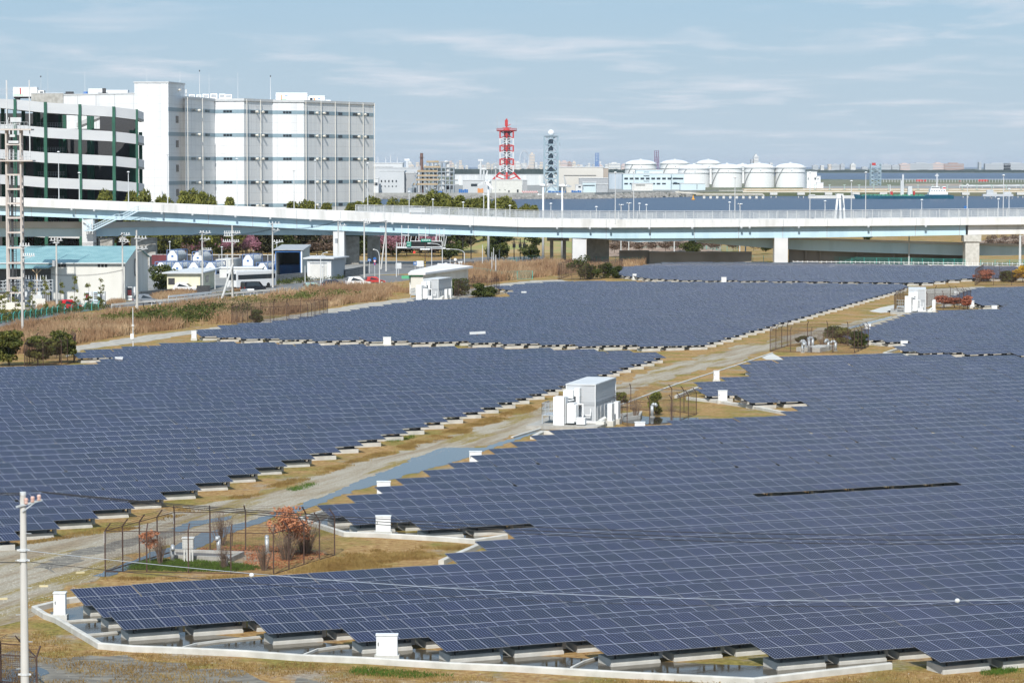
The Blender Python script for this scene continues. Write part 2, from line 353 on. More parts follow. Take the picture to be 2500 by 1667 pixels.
me.polygons.foreach_set('material_index',fm.m); ul=me.uv_layers.new(name='UVMap'); ul.data.foreach_set('uv',[c for p in fuv for c in p]); me.update()
o=bpy.data.objects.new('solar_table_rows',me); COL.objects.link(o)
tag(o,'thousands of farther dark blue solar tables in close rows across the fields','solar tables',None,'stuff')
print('TABLES',len(TAB),'near',nn)
# ---------------------------------------------------------------- ground, tracks, water
def noise(x,y,s=1.0,o=3): return MN.fractal(Vector((x*s,y*s,0.37)),1.0,2.0,o)
def ground_material():
    m,nt,b=principled('dry_grass_ground',(0.2,0.15,0.07),0.95,0,0.2); N=nt.nodes.new; L=nt.links.new
    tc=N('ShaderNodeTexCoord')
    def nz(s,d=6,r=.6,w=(1,1,1)):
        mp=N('ShaderNodeMapping'); mp.inputs['Scale'].default_value=w; L(tc.outputs['Object'],mp.inputs[0])
        n=N('ShaderNodeTexNoise'); n.inputs['Scale'].default_value=s; n.inputs['Detail'].default_value=d; n.inputs['Roughness'].default_value=r; L(mp.outputs[0],n.inputs['Vector']); return n.outputs['Fac']
    def ramp(f,*st):
        c=N('ShaderNodeValToRGB'); L(f,c.inputs[0]); e=c.color_ramp.elements
        while len(e)<len(st): e.new(0.5)
        for q,(p,col) in zip(e,st): q.position=p; q.color=(*col,1)
        return c.outputs[0]
    def mix(f,a,b2):
        n=N('ShaderNodeMix'); n.data_type='RGBA'; L(f,n.inputs[0]); L(a,n.inputs[6]); L(b2,n.inputs[7]); return n.outputs[2]
    g1=ramp(nz(2.6,9,.75),(0.30,(0.13,0.065,0.028)),(0.42,(0.27,0.15,0.06)),(0.55,(0.40,0.26,0.105)),(0.70,(0.54,0.41,0.22)))
    g2=ramp(nz(3.1,9,.75),(0.32,(0.09,0.075,0.02)),(0.5,(0.22,0.18,0.045)),(0.68,(0.38,0.31,0.09)))
    g3=ramp(nz(4.0,8,.8),(0.35,(0.14,0.12,0.10)),(0.5,(0.30,0.27,0.23)),(0.66,(0.50,0.48,0.43)))
    f1=ramp(nz(0.22,5,.65),(0.47,(0,0,0)),(0.60,(1,1,1)))
    f2=ramp(nz(0.16,6,.7),(0.55,(0,0,0)),(0.66,(.8,.8,.8)))
    c=mix(f2,mix(f1,g1,g2),g3)
    L(c,b.inputs['Base Color'])
    bp=N('ShaderNodeBump'); bp.inputs['Distance'].default_value=0.10; L(nz(5,6,.7),bp.inputs['Height']); L(bp.outputs[0],b.inputs['Normal'])
    return m
grm=ground_material()
def gravel_material():
    m,nt,b=principled('pale_gravel',(0.4,0.36,0.3),0.95,0,0.2); N=nt.nodes.new; L=nt.links.new; tc=N('ShaderNodeTexCoord')
    def nz(s,d=8,r=.7,sc=(1,1,1),rot=0):
        m0=N('ShaderNodeMapping'); m0.inputs['Rotation'].default_value=(0,0,rot); L(tc.outputs['Object'],m0.inputs[0]); mp=N('ShaderNodeMapping'); mp.inputs['Scale'].default_value=sc; L(m0.outputs[0],mp.inputs[0]); n=N('ShaderNodeTexNoise'); n.inputs['Scale'].default_value=s; n.inputs['Detail'].default_value=d; n.inputs['Roughness'].default_value=r; L(mp.outputs[0],n.inputs['Vector']); return n.outputs['Fac']
    def ramp(f,*st):
        c=N('ShaderNodeValToRGB'); L(f,c.inputs[0]); e=c.color_ramp.elements
        while len(e)<len(st): e.new(0.5)
        for q,(p,col) in zip(e,st): q.position=p; q.color=(*col,1)
        return c.outputs[0]
    def mix(f,a,c2):
        n=N('ShaderNodeMix'); n.data_type='RGBA'; L(f,n.inputs[0]); L(a,n.inputs[6]); L(c2,n.inputs[7]); return n.outputs[2]
    st=ramp(nz(7,6,.8),(0.30,(0.17,0.14,0.10)),(0.48,(0.36,0.32,0.25)),(0.62,(0.50,0.465,0.39)),(.75,(.62,.59,.52)))
    dirt=ramp(nz(2.2,9,.75),(0.35,(0.16,0.115,0.07)),(0.6,(0.33,0.26,0.17)))
    gr=ramp(nz(3,9,.75),(0.35,(0.16,0.115,0.035)),(0.6,(0.32,0.25,0.09)))
    d=2.02
    f1=ramp(nz(.75,6,.65,(.10,1,1),-1.265),(0.45,(0,0,0)),(0.62,(.85,.85,.85))); f2=ramp(nz(.42,7,.7,(.14,1,1),-1.265),(0.52,(0,0,0)),(0.60,(1,1,1)))
    L(mix(f2,mix(f1,st,dirt),gr),b.inputs['Base Color']); bp=N('ShaderNodeBump'); bp.inputs['Distance'].default_value=.07; L(nz(6,5,.75),bp.inputs['Height']); L(bp.outputs[0],b.inputs['Normal']); return m
grav=gravel_material()
gravf=mat('grey_crushed_stone',(0.30,0.28,0.24),(0.48,0.45,0.39),1.1,0.95,bump=0.05,detail=9)
mudw,_nt,_b=principled('puddle_water',(0.045,0.045,0.04),0.06,0,0.5); _b.inputs['IOR'].default_value=1.33
def water_mat(name,col,scale,dist,rough=.08,stretch=(1,1,1)):
    m,nt,b=principled(name,col,rough,0,.5); b.inputs['IOR'].default_value=1.33; N=nt.nodes.new; L=nt.links.new
    tc=N('ShaderNodeTexCoord'); mp=N('ShaderNodeMapping'); mp.inputs['Scale'].default_value=stretch; L(tc.outputs['Object'],mp.inputs[0])
    n=N('ShaderNodeTexNoise'); n.inputs['Scale'].default_value=scale; n.inputs['Detail'].default_value=6; n.inputs['Roughness'].default_value=.6; L(mp.outputs[0],n.inputs['Vector'])
    bp=N('ShaderNodeBump'); bp.inputs['Distance'].default_value=dist; L(n.outputs['Fac'],bp.inputs['Height']); L(bp.outputs[0],b.inputs['Normal'])
    return m
poolm=water_mat('shallow_pool_water',(0.075,0.06,0.038),3,0.006,.05)
seam=water_mat('sea_water',(0.018,0.045,0.10),0.28,1.1,.30,(1,.35,1)); seam.node_tree.nodes['Principled BSDF'].inputs['Specular IOR Level'].default_value=.22
farsea=water_mat('far_sea_water',(0.018,0.05,0.12),0.2,0.8,.3,(1,.5,1)); farsea.node_tree.nodes['Principled BSDF'].inputs['Specular IOR Level'].default_value=.2
m=MB()
n=0
gx=[-400,400]
m.quad((-420,40,0),(420,40,0),(420,1000,0),(-420,1000,0)); 
o=m.build('ground',grm,fix=False); tag(o,None,None,None,'structure')
def poly_sheet(name,pts,z,material,rough=0.6,step=1.2,kind='structure',amp=1.0,fq=.35):
    # densify a ground polygon, displace its outline with noise, triangulate
    P=[];n=len(pts)
    for i in range(n):
        a=pts[i]; b=pts[(i+1)%n]; L_=(b-a).length; k=max(1,int(L_/step))
        for j in range(k): P.append(a+(b-a)*(j/k))
    c=[]
    for p in P:
        dx=noise(p.x,p.y,fq,4)*rough*amp; dy=noise(p.x+31,p.y+17,fq,4)*rough*amp
        c.append((p.x+dx,p.y+dy*1.5,z))
    bm=bmesh.new(); vs=[bm.verts.new(q) for q in c]; es=[bm.edges.new((vs[i],vs[(i+1)%len(vs)])) for i in range(len(vs))]
    bmesh.ops.triangle_fill(bm,use_beauty=True,use_dissolve=False,edges=es)
    for f in bm.faces:
        if f.normal.z<0: f.normal_flip()
    me=bpy.data.meshes.new(name); bm.to_mesh(me); bm.free(); me.materials.append(material)
    o=bpy.data.objects.new(name,me); COL.objects.link(o)
    if kind: o['kind']=kind
    return o
def blobs(name,spots,z,material,seed=1,kind='structure'):     # ragged islands, one sheet; spots: (x,y,rx,ry,ang)
    rn=random.Random(seed); m=MB()
    for q,(x,y,rx,ry,an) in enumerate(spots):
        k=14; ph=rn.uniform(0,9); c=[]
        for i in range(k):
            t=2*pi*i/k; rr=1+.35*noise(cos(t)*1.3+ph,sin(t)*1.3+q,1.0,3)+rn.uniform(-.12,.12)
            a=rx*rr*cos(t); b=ry*rr*sin(t); c.append((x+a*cos(an)-b*sin(an),y+a*sin(an)+b*cos(an),z+q*0.00002))
        n=len(m.v); m.add(c,[tuple(range(k))])
    o=m.build(name,material,fix=False)
    if kind: o['kind']=kind
    return o
def gp(L_): return [at(x,y) for x,y in L_]
# main gravel track (runs from the lower left to the upper right between the fields)
poly_sheet('gravel_track',gp([(-120,1480),(-120,1345),(60,1325),(180,1300),(330,1290),(480,1235),(620,1212),(760,1160),(900,1125),(1020,1092),(1130,1060),(1260,1020),(1330,990),(1420,962),(1520,935),(1600,905),(1680,876),(1760,858),(1850,836),(1950,812),(2040,795),(2120,778),(2200,768),(2215,778),(2140,795),(2060,812),(1990,830),(1900,850),(1840,868),(1780,890),(1700,905),(1600,935),(1520,965),(1440,985),(1330,1040),(1230,1075),(1100,1100),(1010,1140),(900,1180),(800,1215),(690,1245),(560,1290),(430,1330),(330,1350),(260,1385),(200,1420),(110,1460),(60,1500),(0,1530),(-120,1560)]),0.004,grav,rough=1.3)
poly_sheet('gravel_track',gp([(2290,735),(2330,705),(2380,700),(2380,712),(2350,735),(2300,752)]),0.008,gravf,rough=.8)
poly_sheet('gravel_track',gp([(2255,706),(2410,700),(2370,712),(2310,735),(2250,755),(2190,770),(2170,762),(2230,735)]),0.012,gravf,rough=.8)
# service path along the left edge of the upper fields
poly_sheet('service_path',gp([(150,862),(178,846),(300,826),(420,812),(560,795),(640,782),(760,762),(860,745),(960,732),(1080,718),(1200,695),(1300,685),(1370,683),(1400,690),(1290,694),(1230,702),(1130,730),(1010,741),(880,758),(770,776),(640,797),(560,806),(480,812),(420,824),(300,840),(200,854),(165,872)]),0.006,gravf,rough=.7)
poly_sheet('gravel_patch',gp([(850,1667),(1000,1655),(1300,1662),(1500,1690),(900,1720)]),0.004,grav,rough=1.2)
mudm=mat('grey_mud',(0.11,0.10,0.085),(0.24,0.22,0.18),2.4,.9,bump=.04,detail=9,stretch=(.5,1,1))
poly_sheet('mud_patch',gp([(-60,1592),(60,1585),(200,1596),(330,1612),(520,1640),(760,1662),(900,1690),(-60,1700)]),.006,mudm,rough=1.4,fq=.5,step=.6)
poly_sheet('mud_patch',gp([(120,1395),(200,1360),(330,1330),(440,1300),(430,1290),(300,1320),(180,1345),(90,1385)]),.007,mudm,rough=.8,fq=.7,step=.6)
# ---------------------------------------------------------------- foliage helpers
def leafmat(name,c1,c2,c3=None,scale=.9):
    m,nt,b=principled(name,c1,0.75,0,0.25); N=nt.nodes.new; L=nt.links.new
    tc=N('ShaderNodeTexCoord'); n=N('ShaderNodeTexNoise'); n.inputs['Scale'].default_value=scale; n.inputs['Detail'].default_value=6; n.inputs['Roughness'].default_value=.75; L(tc.outputs['Object'],n.inputs['Vector'])
    cr=N('ShaderNodeValToRGB'); L(n.outputs['Fac'],cr.inputs[0]); e=cr.color_ramp.elements
    e[0].position=.33; e[0].color=(*c1,1); e[1].position=.66; e[1].color=(*c2,1)
    if c3: q=e.new(.5); q.color=(*c3,1)
    L(cr.outputs[0],b.inputs['Base Color'])
    tr=N('ShaderNodeBsdfTranslucent'); L(cr.outputs[0],tr.inputs[0]); mx=N('ShaderNodeMixShader'); mx.inputs[0].default_value=.25
    L(b.outputs[0],mx.inputs[1]); L(tr.outputs[0],mx.inputs[2]); L(mx.outputs[0],nt.nodes['Material Output'].inputs[0])
    return m
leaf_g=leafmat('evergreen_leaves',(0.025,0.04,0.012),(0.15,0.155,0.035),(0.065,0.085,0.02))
leaf_p=leafmat('pine_needles',(0.07,0.085,0.02),(0.30,0.29,0.06),(0.17,0.18,0.04))
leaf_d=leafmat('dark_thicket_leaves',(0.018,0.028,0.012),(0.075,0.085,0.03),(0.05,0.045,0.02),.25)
leaf_o=leafmat('orange_dead_leaves',(0.34,0.12,0.05),(0.62,0.30,0.17),None,2)
leaf_y=leafmat('yellow_leaves',(0.45,0.25,0.02),(0.62,0.42,0.05),None,2)
leaf_r=leafmat('russet_leaves',(0.30,0.09,0.05),(0.48,0.20,0.13),None,2)
leaf_k=leafmat('pink_blossom',(0.28,0.11,0.16),(0.50,0.26,0.32),None,1)
twigm=mat('brown_twigs',(0.11,0.075,0.055),(0.22,0.16,0.12),2,.9)
bark=mat('bark',(0.10,0.08,0.06),(0.20,0.17,0.14),4,.9)
reedm=leafmat('dry_reed',(0.24,0.13,0.075),(0.60,0.45,0.28),(0.40,0.26,0.15),.12)
weedm=leafmat('green_weeds',(0.07,0.09,0.02),(0.20,0.20,0.06),(0.12,0.14,0.035),.6)
grassm=leafmat('fresh_grass',(0.05,0.11,0.015),(0.12,0.20,0.03),None,1.5)
bladem=leafmat('dry_grass_blades',(0.22,0.13,0.045),(0.40,0.29,0.11),(0.30,0.20,0.07),.4)
def leaves(m,c,rad,n,size,rn,shell=.55,flat=1.0,asp=1.0):
    c=Vector(c); V=m.v; Fs=m.f; Mi=m.m
    for _ in range(n):
        while True:
            d=Vector((rn.uniform(-1,1),rn.uniform(-1,1),rn.uniform(-1,1)))
            l=d.length
            if .05<l<1: break
        d=d/l*(shell+(1-shell)*rn.random()**.6 if rn.random()<.8 else rn.random())
        p=c+Vector((d.x*rad[0],d.y*rad[1],d.z*rad[2]))
        s=size*rn.uniform(.6,1.4)
        a=Vector((rn.uniform(-1,1),rn.uniform(-1,1),rn.uniform(-1,1)*flat)).normalized(); b=a.cross(Vector((rn.uniform(-1,1),rn.uniform(-1,1),rn.uniform(-1,1)))).normalized()
        a=a*s*asp; b=b*s*.6
        k=len(V); V.extend([tuple(p-a),tuple(p+b*.8),tuple(p+a),tuple(p-b)]); Fs.append((k,k+1,k+2,k+3)); Mi.append(m.mi)
def crown_mesh(rn,W_,H_,z0,clumps,per,size,crad=.38,depth=None,asp=1.0,shape='round'):
    m=MB(); cs=[]
    for i in range(clumps):
        t=rn.random(); a=rn.uniform(0,2*pi)
        if shape=='round': h=t; r=math.sqrt(max(0,1-(2*h-1)**2))*rn.uniform(.35,.85)
        elif shape=='pine': h=t; r=(1-.75*h)*rn.uniform(.3,1)
        else: h=t**1.5; r=rn.uniform(.1,1)*(1-.4*h)
        x=cos(a)*r*W_/2; y=sin(a)*r*(depth or W_)/2; z=z0+h*H_
        cs.append((x,y,z)); k=crad*rn.uniform(.6,1.25)
        leaves(m,(x,y,z),(W_*k*.55,W_*k*.55,H_*k*.42),per,size,rn,asp=asp)
    return m,cs
def make_tree(name,loc,W_,H_,trunk_h,lm,label,cat='tree',group=None,clumps=12,per=60,size=.22,crad=.42,rn=None,shape='round',tr=.12,part='crown',depth=None,asp=1.0):
    rn=rn or random.Random(hash(name)%1000+int(loc[0]*10)%997); t=empty(name,loc,rn.uniform(0,6.28) if depth is None else 0,label,cat,group)
    m,cs=crown_mesh(rn,W_,H_-trunk_h,trunk_h,clumps,per,size,crad,depth,asp,shape)
    m.build(part,lm,t,fix=False)
    k=MB(); k.cone((0,0,-.1),(rn.uniform(-.1,.1)*W_*.3,0,trunk_h+(H_-trunk_h)*.55),tr,tr*.35,7)
    for c in cs[:9]:
        z=trunk_h*.7+rn.random()*(c[2]-trunk_h*.7)*.5 if c[2]>trunk_h else trunk_h*.6
        k.cone((0,0,max(.2,z)),c,tr*.4,tr*.1,5)
    k.build('trunk',bark,t)
    return t
def copy_tree(src,loc,rz=0,label=None,scale=1.0):
    c=src.copy(); COL.objects.link(c); c.location=loc; c.rotation_euler=(0,0,rz); c.scale=(scale,)*3 if not hasattr(scale,'__len__') else scale
    for ch in src.children: q=ch.copy(); COL.objects.link(q); q.parent=c
    if label: c['label']=label
    return c
def blades(name,samples,hgt,wid,material,label=None,seed=3,lean=.35,kind='stuff',n=3):
    rn=random.Random(seed); V=[];Fs=[]
    for p,hs in samples:
        for _ in range(n):
            x=p[0]+rn.uniform(-.25,.25); y=p[1]+rn.uniform(-.25,.25); h=hgt*hs*rn.uniform(.5,1.25); a=rn.uniform(0,2*pi); w=wid*rn.uniform(.6,1.5)
            lx=rn.gauss(0,lean)*h; ly=rn.gauss(0,lean)*h; dx=cos(a)*w; dy=sin(a)*w; k=len(V)
            V+=[(x-dx,y-dy,0),(x+dx,y+dy,0),(x+dx*.8+lx*.45,y+dy*.8+ly*.45,h*.6),(x+lx,y+ly,h),(x-dx*.8+lx*.45,y-dy*.8+ly*.45,h*.6)]
            Fs.append((k,k+1,k+2,k+3,k+4))
    me=bpy.data.meshes.new(name); me.from_pydata(V,[],Fs); me.materials.append(material); me.update()
    o=bpy.data.objects.new(name,me); COL.objects.link(o); tag(o,label,None,None,kind); return o
def inpoly(x,y,P):
    c=False; j=len(P)-1
    for i in range(len(P)):
        if (P[i][1]>y)!=(P[j][1]>y) and x<(P[j][0]-P[i][0])*(y-P[i][1])/(P[j][1]-P[i][1])+P[i][0]: c=not c
        j=i
    return c
def scatter(poly,n,rn,f=None):          # photo-outlined ground region -> world points, uniform on the ground
    P=[(q.x,q.y) for q in gp(poly)]; x0=min(p[0] for p in P); x1=max(p[0] for p in P); y0=min(p[1] for p in P); y1=max(p[1] for p in P); out=[]; g=0
    while len(out)<n and g<n*40:
        g+=1; x=rn.uniform(x0,x1); y=rn.uniform(y0,y1)
        if inpoly(x,y,P) and (f is None or f(x,y,rn)): out.append((x,y,0))
    return out
# ---------------------------------------------------------------- pools and kerbs by the front rows
poly_sheet('pool_water',gp([(120,1494),(190,1480),(262,1466),(420,1540),(640,1560),(860,1572),(1100,1590),(1500,1610),(1850,1625),(2180,1612),(2170,1632),(2000,1650),(1840,1668),(1560,1652),(1100,1630),(900,1615),(600,1600),(325,1587),(245,1582),(140,1516)]),0.008,poolm,rough=.05)
poly_sheet('pool_water',gp([(735,1272),(795,1252),(860,1290),(1000,1300),(1200,1310),(1230,1314),(1155,1322),(1000,1315),(845,1307),(790,1290)]),0.008,poolm,rough=.05)
puddle=[('puddle',[(640,1264),(700,1243),(780,1214),(880,1172),(960,1142),(1040,1106),(1090,1092),(1170,1094),(1250,1070),(1300,1054),(1338,1044),(1340,1047),(1300,1061),(1200,1096),(1130,1122),(1000,1158),(900,1188),(800,1220),(730,1250)],.35),
 ('puddle',[(226,1404),(298,1378),(367,1349),(438,1326),(498,1300),(540,1290),(600,1272),(661,1256),(672,1262),(600,1288),(540,1310),(470,1345),(400,1362),(330,1385),(270,1408)],.3),
 ('puddle',[(414,1290),(470,1272),(572,1258),(560,1268),(500,1280),(430,1298)],.3),
 ('puddle',[(1525,1012),(1600,1018),(1700,1020),(1712,1026),(1600,1036),(1520,1032)],.4),
 ('puddle',[(-60,1632),(60,1628),(120,1640),(100,1662),(20,1680),(-60,1690)],.6),
 ('puddle',[(2057,804),(2110,788),(2176,772),(2180,775),(2120,792),(2062,806)],.2),
 ('puddle',[(300,1372),(350,1362),(400,1372),(360,1392),(300,1390)],.3)]
for i,(n_,p_,r_) in enumerate(puddle): poly_sheet(n_,gp(p_),0.010+.001*i,mudw,rough=r_,amp=1,fq=.9,step=.5)
padm=mat('pale_concrete_pad',(0.50,0.50,0.47),(0.58,0.58,0.55),.5,.9)
poly_sheet('concrete_pad',gp([(2122,760),(2150,751),(2184,744),(2184,762),(2150,764)]),0.012,padm,rough=.05)
poly_sheet('concrete_pad',gp([(1902,871),(1885,862),(1860,873),(1870,878),(1912,879)]),0.012,padm,rough=.05)
kp=[(-.13,0),(-.13,.24),(-.07,.28),(.07,.28),(.13,.24),(.13,0)]
def kerb(pts,label,w=1.0,h=1.0,name='concrete_kerb'):
    m=MB(); P=gp(pts); Q=[]
    for a,b in zip(P,P[1:]): Q.append(a)
    Q.append(P[-1]); m.sweep(Q,[(o*w,z*h) for o,z in kp]); o=m.build(name,conc); tag(o,label,'kerb'); return o
kerb([(262,1464),(199,1468),(165,1472),(84,1492),(112,1510),(140,1520),(245,1583),(325,1590),(440,1594),(600,1602),(735,1612),(900,1619),(990,1625),(1100,1632),(1250,1638),(1400,1647),(1560,1656),(1700,1663),(1840,1670),(2000,1651),(2174,1632)],'long pale concrete kerb bending round the foot of the nearest solar rows')
kerb([(800,1252),(731,1273),(790,1292),(843,1309),(917,1311),(1000,1316),(1100,1322),(1159,1327),(1236,1315)],'concrete kerb around the small pool by the middle white cabinet')
kerb([(1077,1378),(1177,1334)],'short straight concrete kerb at the edge of the grass wedge',1.2)
kerb([(1650,972),(1703,951)],'short kerb in front of the far right pocket rows')
kerb([(1678,976),(1752,984),(1830,996),(1899,1009),(1920,1012)],'pale kerb under the overhanging rows beside the grass pocket')
kerb([(2192,855),(2158,866),(2243,873)],'V-shaped pale kerb at the front corner of the far right field')
kerb([(2360,878),(2420,873),(2484,868),(2540,882)],'kerb under the front edge of the far right field at the frame edge')
kerb([(2205,843),(2150,845),(2050,832)],'thin kerb under the subfield near the small fenced plot')
kerb([(1250,1068),(1526,985),(1650,939),(1799,892),(1886,862)],'long thin concrete drainage channel edge along the gravel track',.8,.35,'drain_edge')
kerb([(1470,1064),(1400,1062),(1323,1060),(1300,1072)],'low concrete plinth edge before the nearest inverter station',1.5)
# curved pool dividers
def divider(pts,label,r=.055): 
    m=MB(); P=gp(pts); m.sweep(P,[(-r,0),(-r,.1),(r,.1),(r,0)]); tag(m.build('pool_divider',conc),label,'divider','low dividers in the front pool')
divider([(444,1584),(480,1574),(540,1566),(640,1556)],'curved low divider in the pool under the second front table gap')
divider([(735,1604),(775,1588),(830,1580),(862,1578)],'curved low divider in the pool left of the front white cabinet')
divider([(1395,1633),(1425,1618),(1460,1607)],'curved low divider in the pool right of the front cabinet')
divider([(152,1520),(200,1516),(248,1514)],'straight low divider behind the left kerb corner, upper')
divider([(212,1552),(250,1549),(290,1545)],'straight low divider behind the left kerb corner, lower')
# ---------------------------------------------------------------- white cabinets
def cabinet(px,py,label,w=.9,h=.85,d=.42,base=.30,rz=0):
    p=at(px,py); t=empty('equipment_cabinet',p,rz,label,'cabinet','white equipment cabinets on concrete bases')
    m=MB(); m.box(-w/2-.08,w/2+.08,-d/2-.08,d/2+.08,-.05,base); m.build('base',conc,t)
    m=MB(); m.box(-w/2,w/2,-d/2,d/2,base,base+h); b=m.build('body',white,t)
    m=MB(); m.box(-w/2-.03,w/2+.03,-d/2-.04,d/2+.04,base+h,base+h+.04); m.build('top_cover',white,t)
    m=MB(); m.box(-w/2+.03,w/2-.03,-d/2-.015,-d/2,base+.04,base+h-.05); dd=m.build('door',white,t)
    m=MB(); m.box(-w/2+.07,-w/2+.10,-d/2-.05,-d/2-.015,base+h*.5,base+h*.5+.14); m.build('handle',dark,dd)
cabs=[(945,1614,'square white cabinet on the front kerb before the nearest solar rows',.9,.85),(147,1514,'narrow tall white cabinet at the front kerb corner beside the utility pole',.55,1.0),
 (936,1308,'white cabinet on the kerb of the middle pool',.85,.85),(1764,985,'white cabinet on the kerb below the right pocket rows',.8,.85),(1749,934,'small white cabinet on grass left of the right pocket rows',.55,.85)]
for x,y,l,w,h in cabs: cabinet(x,y,l,w,h)
tops=[(1161,1102,'pale cabinet half hidden behind the right field edge, nearer one',.85),(937,1175,'white cabinet top above the left edge rows near the puddle',.85),(1562,1030,'low white cabinet just right of the nearest inverter station',.8),(474,808,'white cabinet at the left tip of the middle field',.6),(291,872,'white cabinet beside the leftmost short table row',.8),(945,823,'white cabinet between the left field and the middle field',.9),(1767,677,'white cabinet before the farthest field, in the centre',.9),(1549,669,'white cabinet at the left tip of the farthest field',.7),(1279,712,'flat white cabinet right of the shrubs at the second station',.8),(2118,791,'white cabinet at the small plot, farther of two',.8),(2067,808,'white cabinet at the small plot, nearer of two',.8),(2207,832,'white cabinet at the end of the short right subfield',.8),(2373,734,'tall white cabinet right of the third station',.6),(2335,711,'white cabinet at the upper end of the far right field',.8),(2427,746,'small white cabinet in the notch of the far right field',.8)]
for x,yt,l,w in tops:
    yb=(yt-.0545*405)/.9455; cabinet(x,yb,l,w)
# ---------------------------------------------------------------- inverter stations
contm,_nt,_b=principled('corrugated_grey_panel',(0.46,0.48,0.50),0.5); 
def corrug(m,scale,axis='Z',amt=.35):
    nt=m.node_tree; b=nt.nodes['Principled BSDF']; N=nt.nodes.new; L=nt.links.new
    tc=N('ShaderNodeTexCoord'); w=N('ShaderNodeTexWave'); w.wave_type='BANDS'; w.bands_direction=axis; w.inputs['Scale'].default_value=scale; L(tc.outputs['Object'],w.inputs['Vector'])
    bp=N('ShaderNodeBump'); bp.inputs['Distance'].default_value=amt; L(w.outputs['Fac'],bp.inputs['Height']); L(bp.outputs[0],b.inputs['Normal'])
corrug(contm,1.6,'Z',.004)
def make_station(label):
    t=empty('inverter_station',(0,0,0),0,label,'inverter station','inverter stations between the solar fields')
    m=MB(); m.box(-5.0,.9,-3.3,8.4,-.1,.28); m.build('concrete_plinth',conc_d,t)
    m=MB(); m.box(-2.4,0,0,8,.30,3.35); b=m.build('container_body',contm,t)
    m=MB(); m.box(-2.46,.06,-.06,8.06,3.35,3.45); m.build('roof',lgrey,t)
    m=MB()
    for x in(-2.44,-.02):
        for y in(-.04,7.98): m.box(x,x+.06,y,y+.06,.28,3.35)
    m.box(-2.4,0,-.02,-.001,.28,.42); m.box(.002,.03,.02,7.98,.28,.42)
    m.build('corner_frame',white,t)
    m=MB(); m.box(.003,.035,.05,7.95,1.72,2.0); m.box(-1.15,-.05,-.03,-.002,1.72,2.0); m.build('vent_band',grey,t)
    for y in(.6,2.0,3.4,4.8,6.2):
        m=MB(); m.box(.004,.04,y,y+1.0,.5,1.6)
        for z in range(8): m.box(.04,.055,y+.05,y+.95,.58+z*.125,.63+z*.125)
        m.build('louvre_panel',lgrey,t)
    m=MB(); m.box(-2.95,-2.05,-2.4,-1.3,.28,2.55); m.build('transformer_cabinet',white,t)
    m=MB(); m.box(-2.0,-1.93,-2.35,-1.35,.4,2.5); m.box(-2.95,-2.05,-2.43,-2.401,1.05,1.09); m.build('cabinet_trim',lgrey,t)
    m=MB(); m.box(-1.85,-1.25,-2.3,-1.0,.45,2.05)
    for k in range(6): m.box(-1.25,-1.12,-2.2+k*.2,-2.12+k*.2,.55,1.95)
    m.build('radiator_bank',white,t)
    m=MB(); m.box(-2.4,-1.6,-1.2,-.02,2.35,3.0); m.box(-1.6,-1.15,-.7,-.02,2.5,3.15); m.box(-1.45,-1.15,-.75,-.25,1.8,2.5); m.build('air_duct',white,t)
    m=MB(); m.box(-1.5,-1.1,-.8,-.2,1.55,1.8); m.build('duct_grille',dark,t)
    m=MB(); m.bar((-1.5,-1.2,1.9),(-.75,-1.2,1.9),.13,n=8); m.bar((-.75,-1.2,1.96),(-.75,-1.2,.95),.13,n=8); m.bar((-.75,-1.2,.95),(-.75,-1.9,.7),.13,n=8); m.bar((-.3,-.4,.9),(-.3,-.4,1.5),.1,n=8); m.bar((-.3,-.4,.95),(-.8,-.4,.95),.1,n=8); m.bar((-1.9,-1.6,2.2),(-1.5,-1.2,2.25),.1,n=8); m.build('cable_pipe',white,t,smooth=False)
    m=MB(); m.box(-1.05,-.35,-2.3,-1.7,.35,.85); m.box(-1.08,-.32,-2.33,-1.67,.85,.9); m.build('cable_box',white,t)
    for (x,y,z) in((.95,.3,.45),(1.05,2.3,.45)):
        m=MB(); m.box(x,x+.38,y,y+.95,z,z+1.4); a=m.build('air_conditioner',white,t)
        m=MB()
        for k in range(11): m.box(x-.02,x,y+.08,y+.87,z+.1+k*.115,z+.15+k*.115)
        m.build('grille',grey,a)
        m=MB(); m.box(x-.1,x+.5,y-.05,y+1.0,z-.55,z); m.build('pedestal',conc,a)
    m=MB(); m.box(-4.1,-3.0,-1.6,1.0,.95,1.02)
    for x,y in((-4.05,-1.55),(-4.05,.95),(-3.05,-1.55),(-3.05,.95)): m.bar((x,y,.0),(x,y,.95),.07)
    m.build('platform',steel,t)
    m=MB()
    for z in(1.5,1.95): m.bar((-4.08,-1.58,z),(-4.08,1,z),.04); m.bar((-4.08,-1.58,z),(-3,-1.58,z),.04)
    for k in range(11): m.bar((-4.08,-1.58+k*.26,1.0),(-4.08,-1.58+k*.26,1.95),.03)
    for k in range(5): m.bar((-4.08+k*.27,-1.58,1.0),(-4.08+k*.27,-1.58,1.95),.03)
    m.build('railing',steel,t)
    m=MB(); m.box(.3,1.0,-1.2,-.5,.28,.55); m.bar((.5,-.9,.5),(.9,-.3,.75),.3,n=8); m.build('conduit_hood',offw,t)
    return t
st=make_station('nearest grey inverter station, beside the gravel track in the centre of the fields')
st.location=at(1453,1041); st.rotation_euler=(0,0,-R(14))
dup(st,at(1070,735),-R(14),'middle inverter station in front of the small flat-roofed white building')
dup(st,at(2259.5,765),-R(8),'inverter station at the upper right behind the far right field')
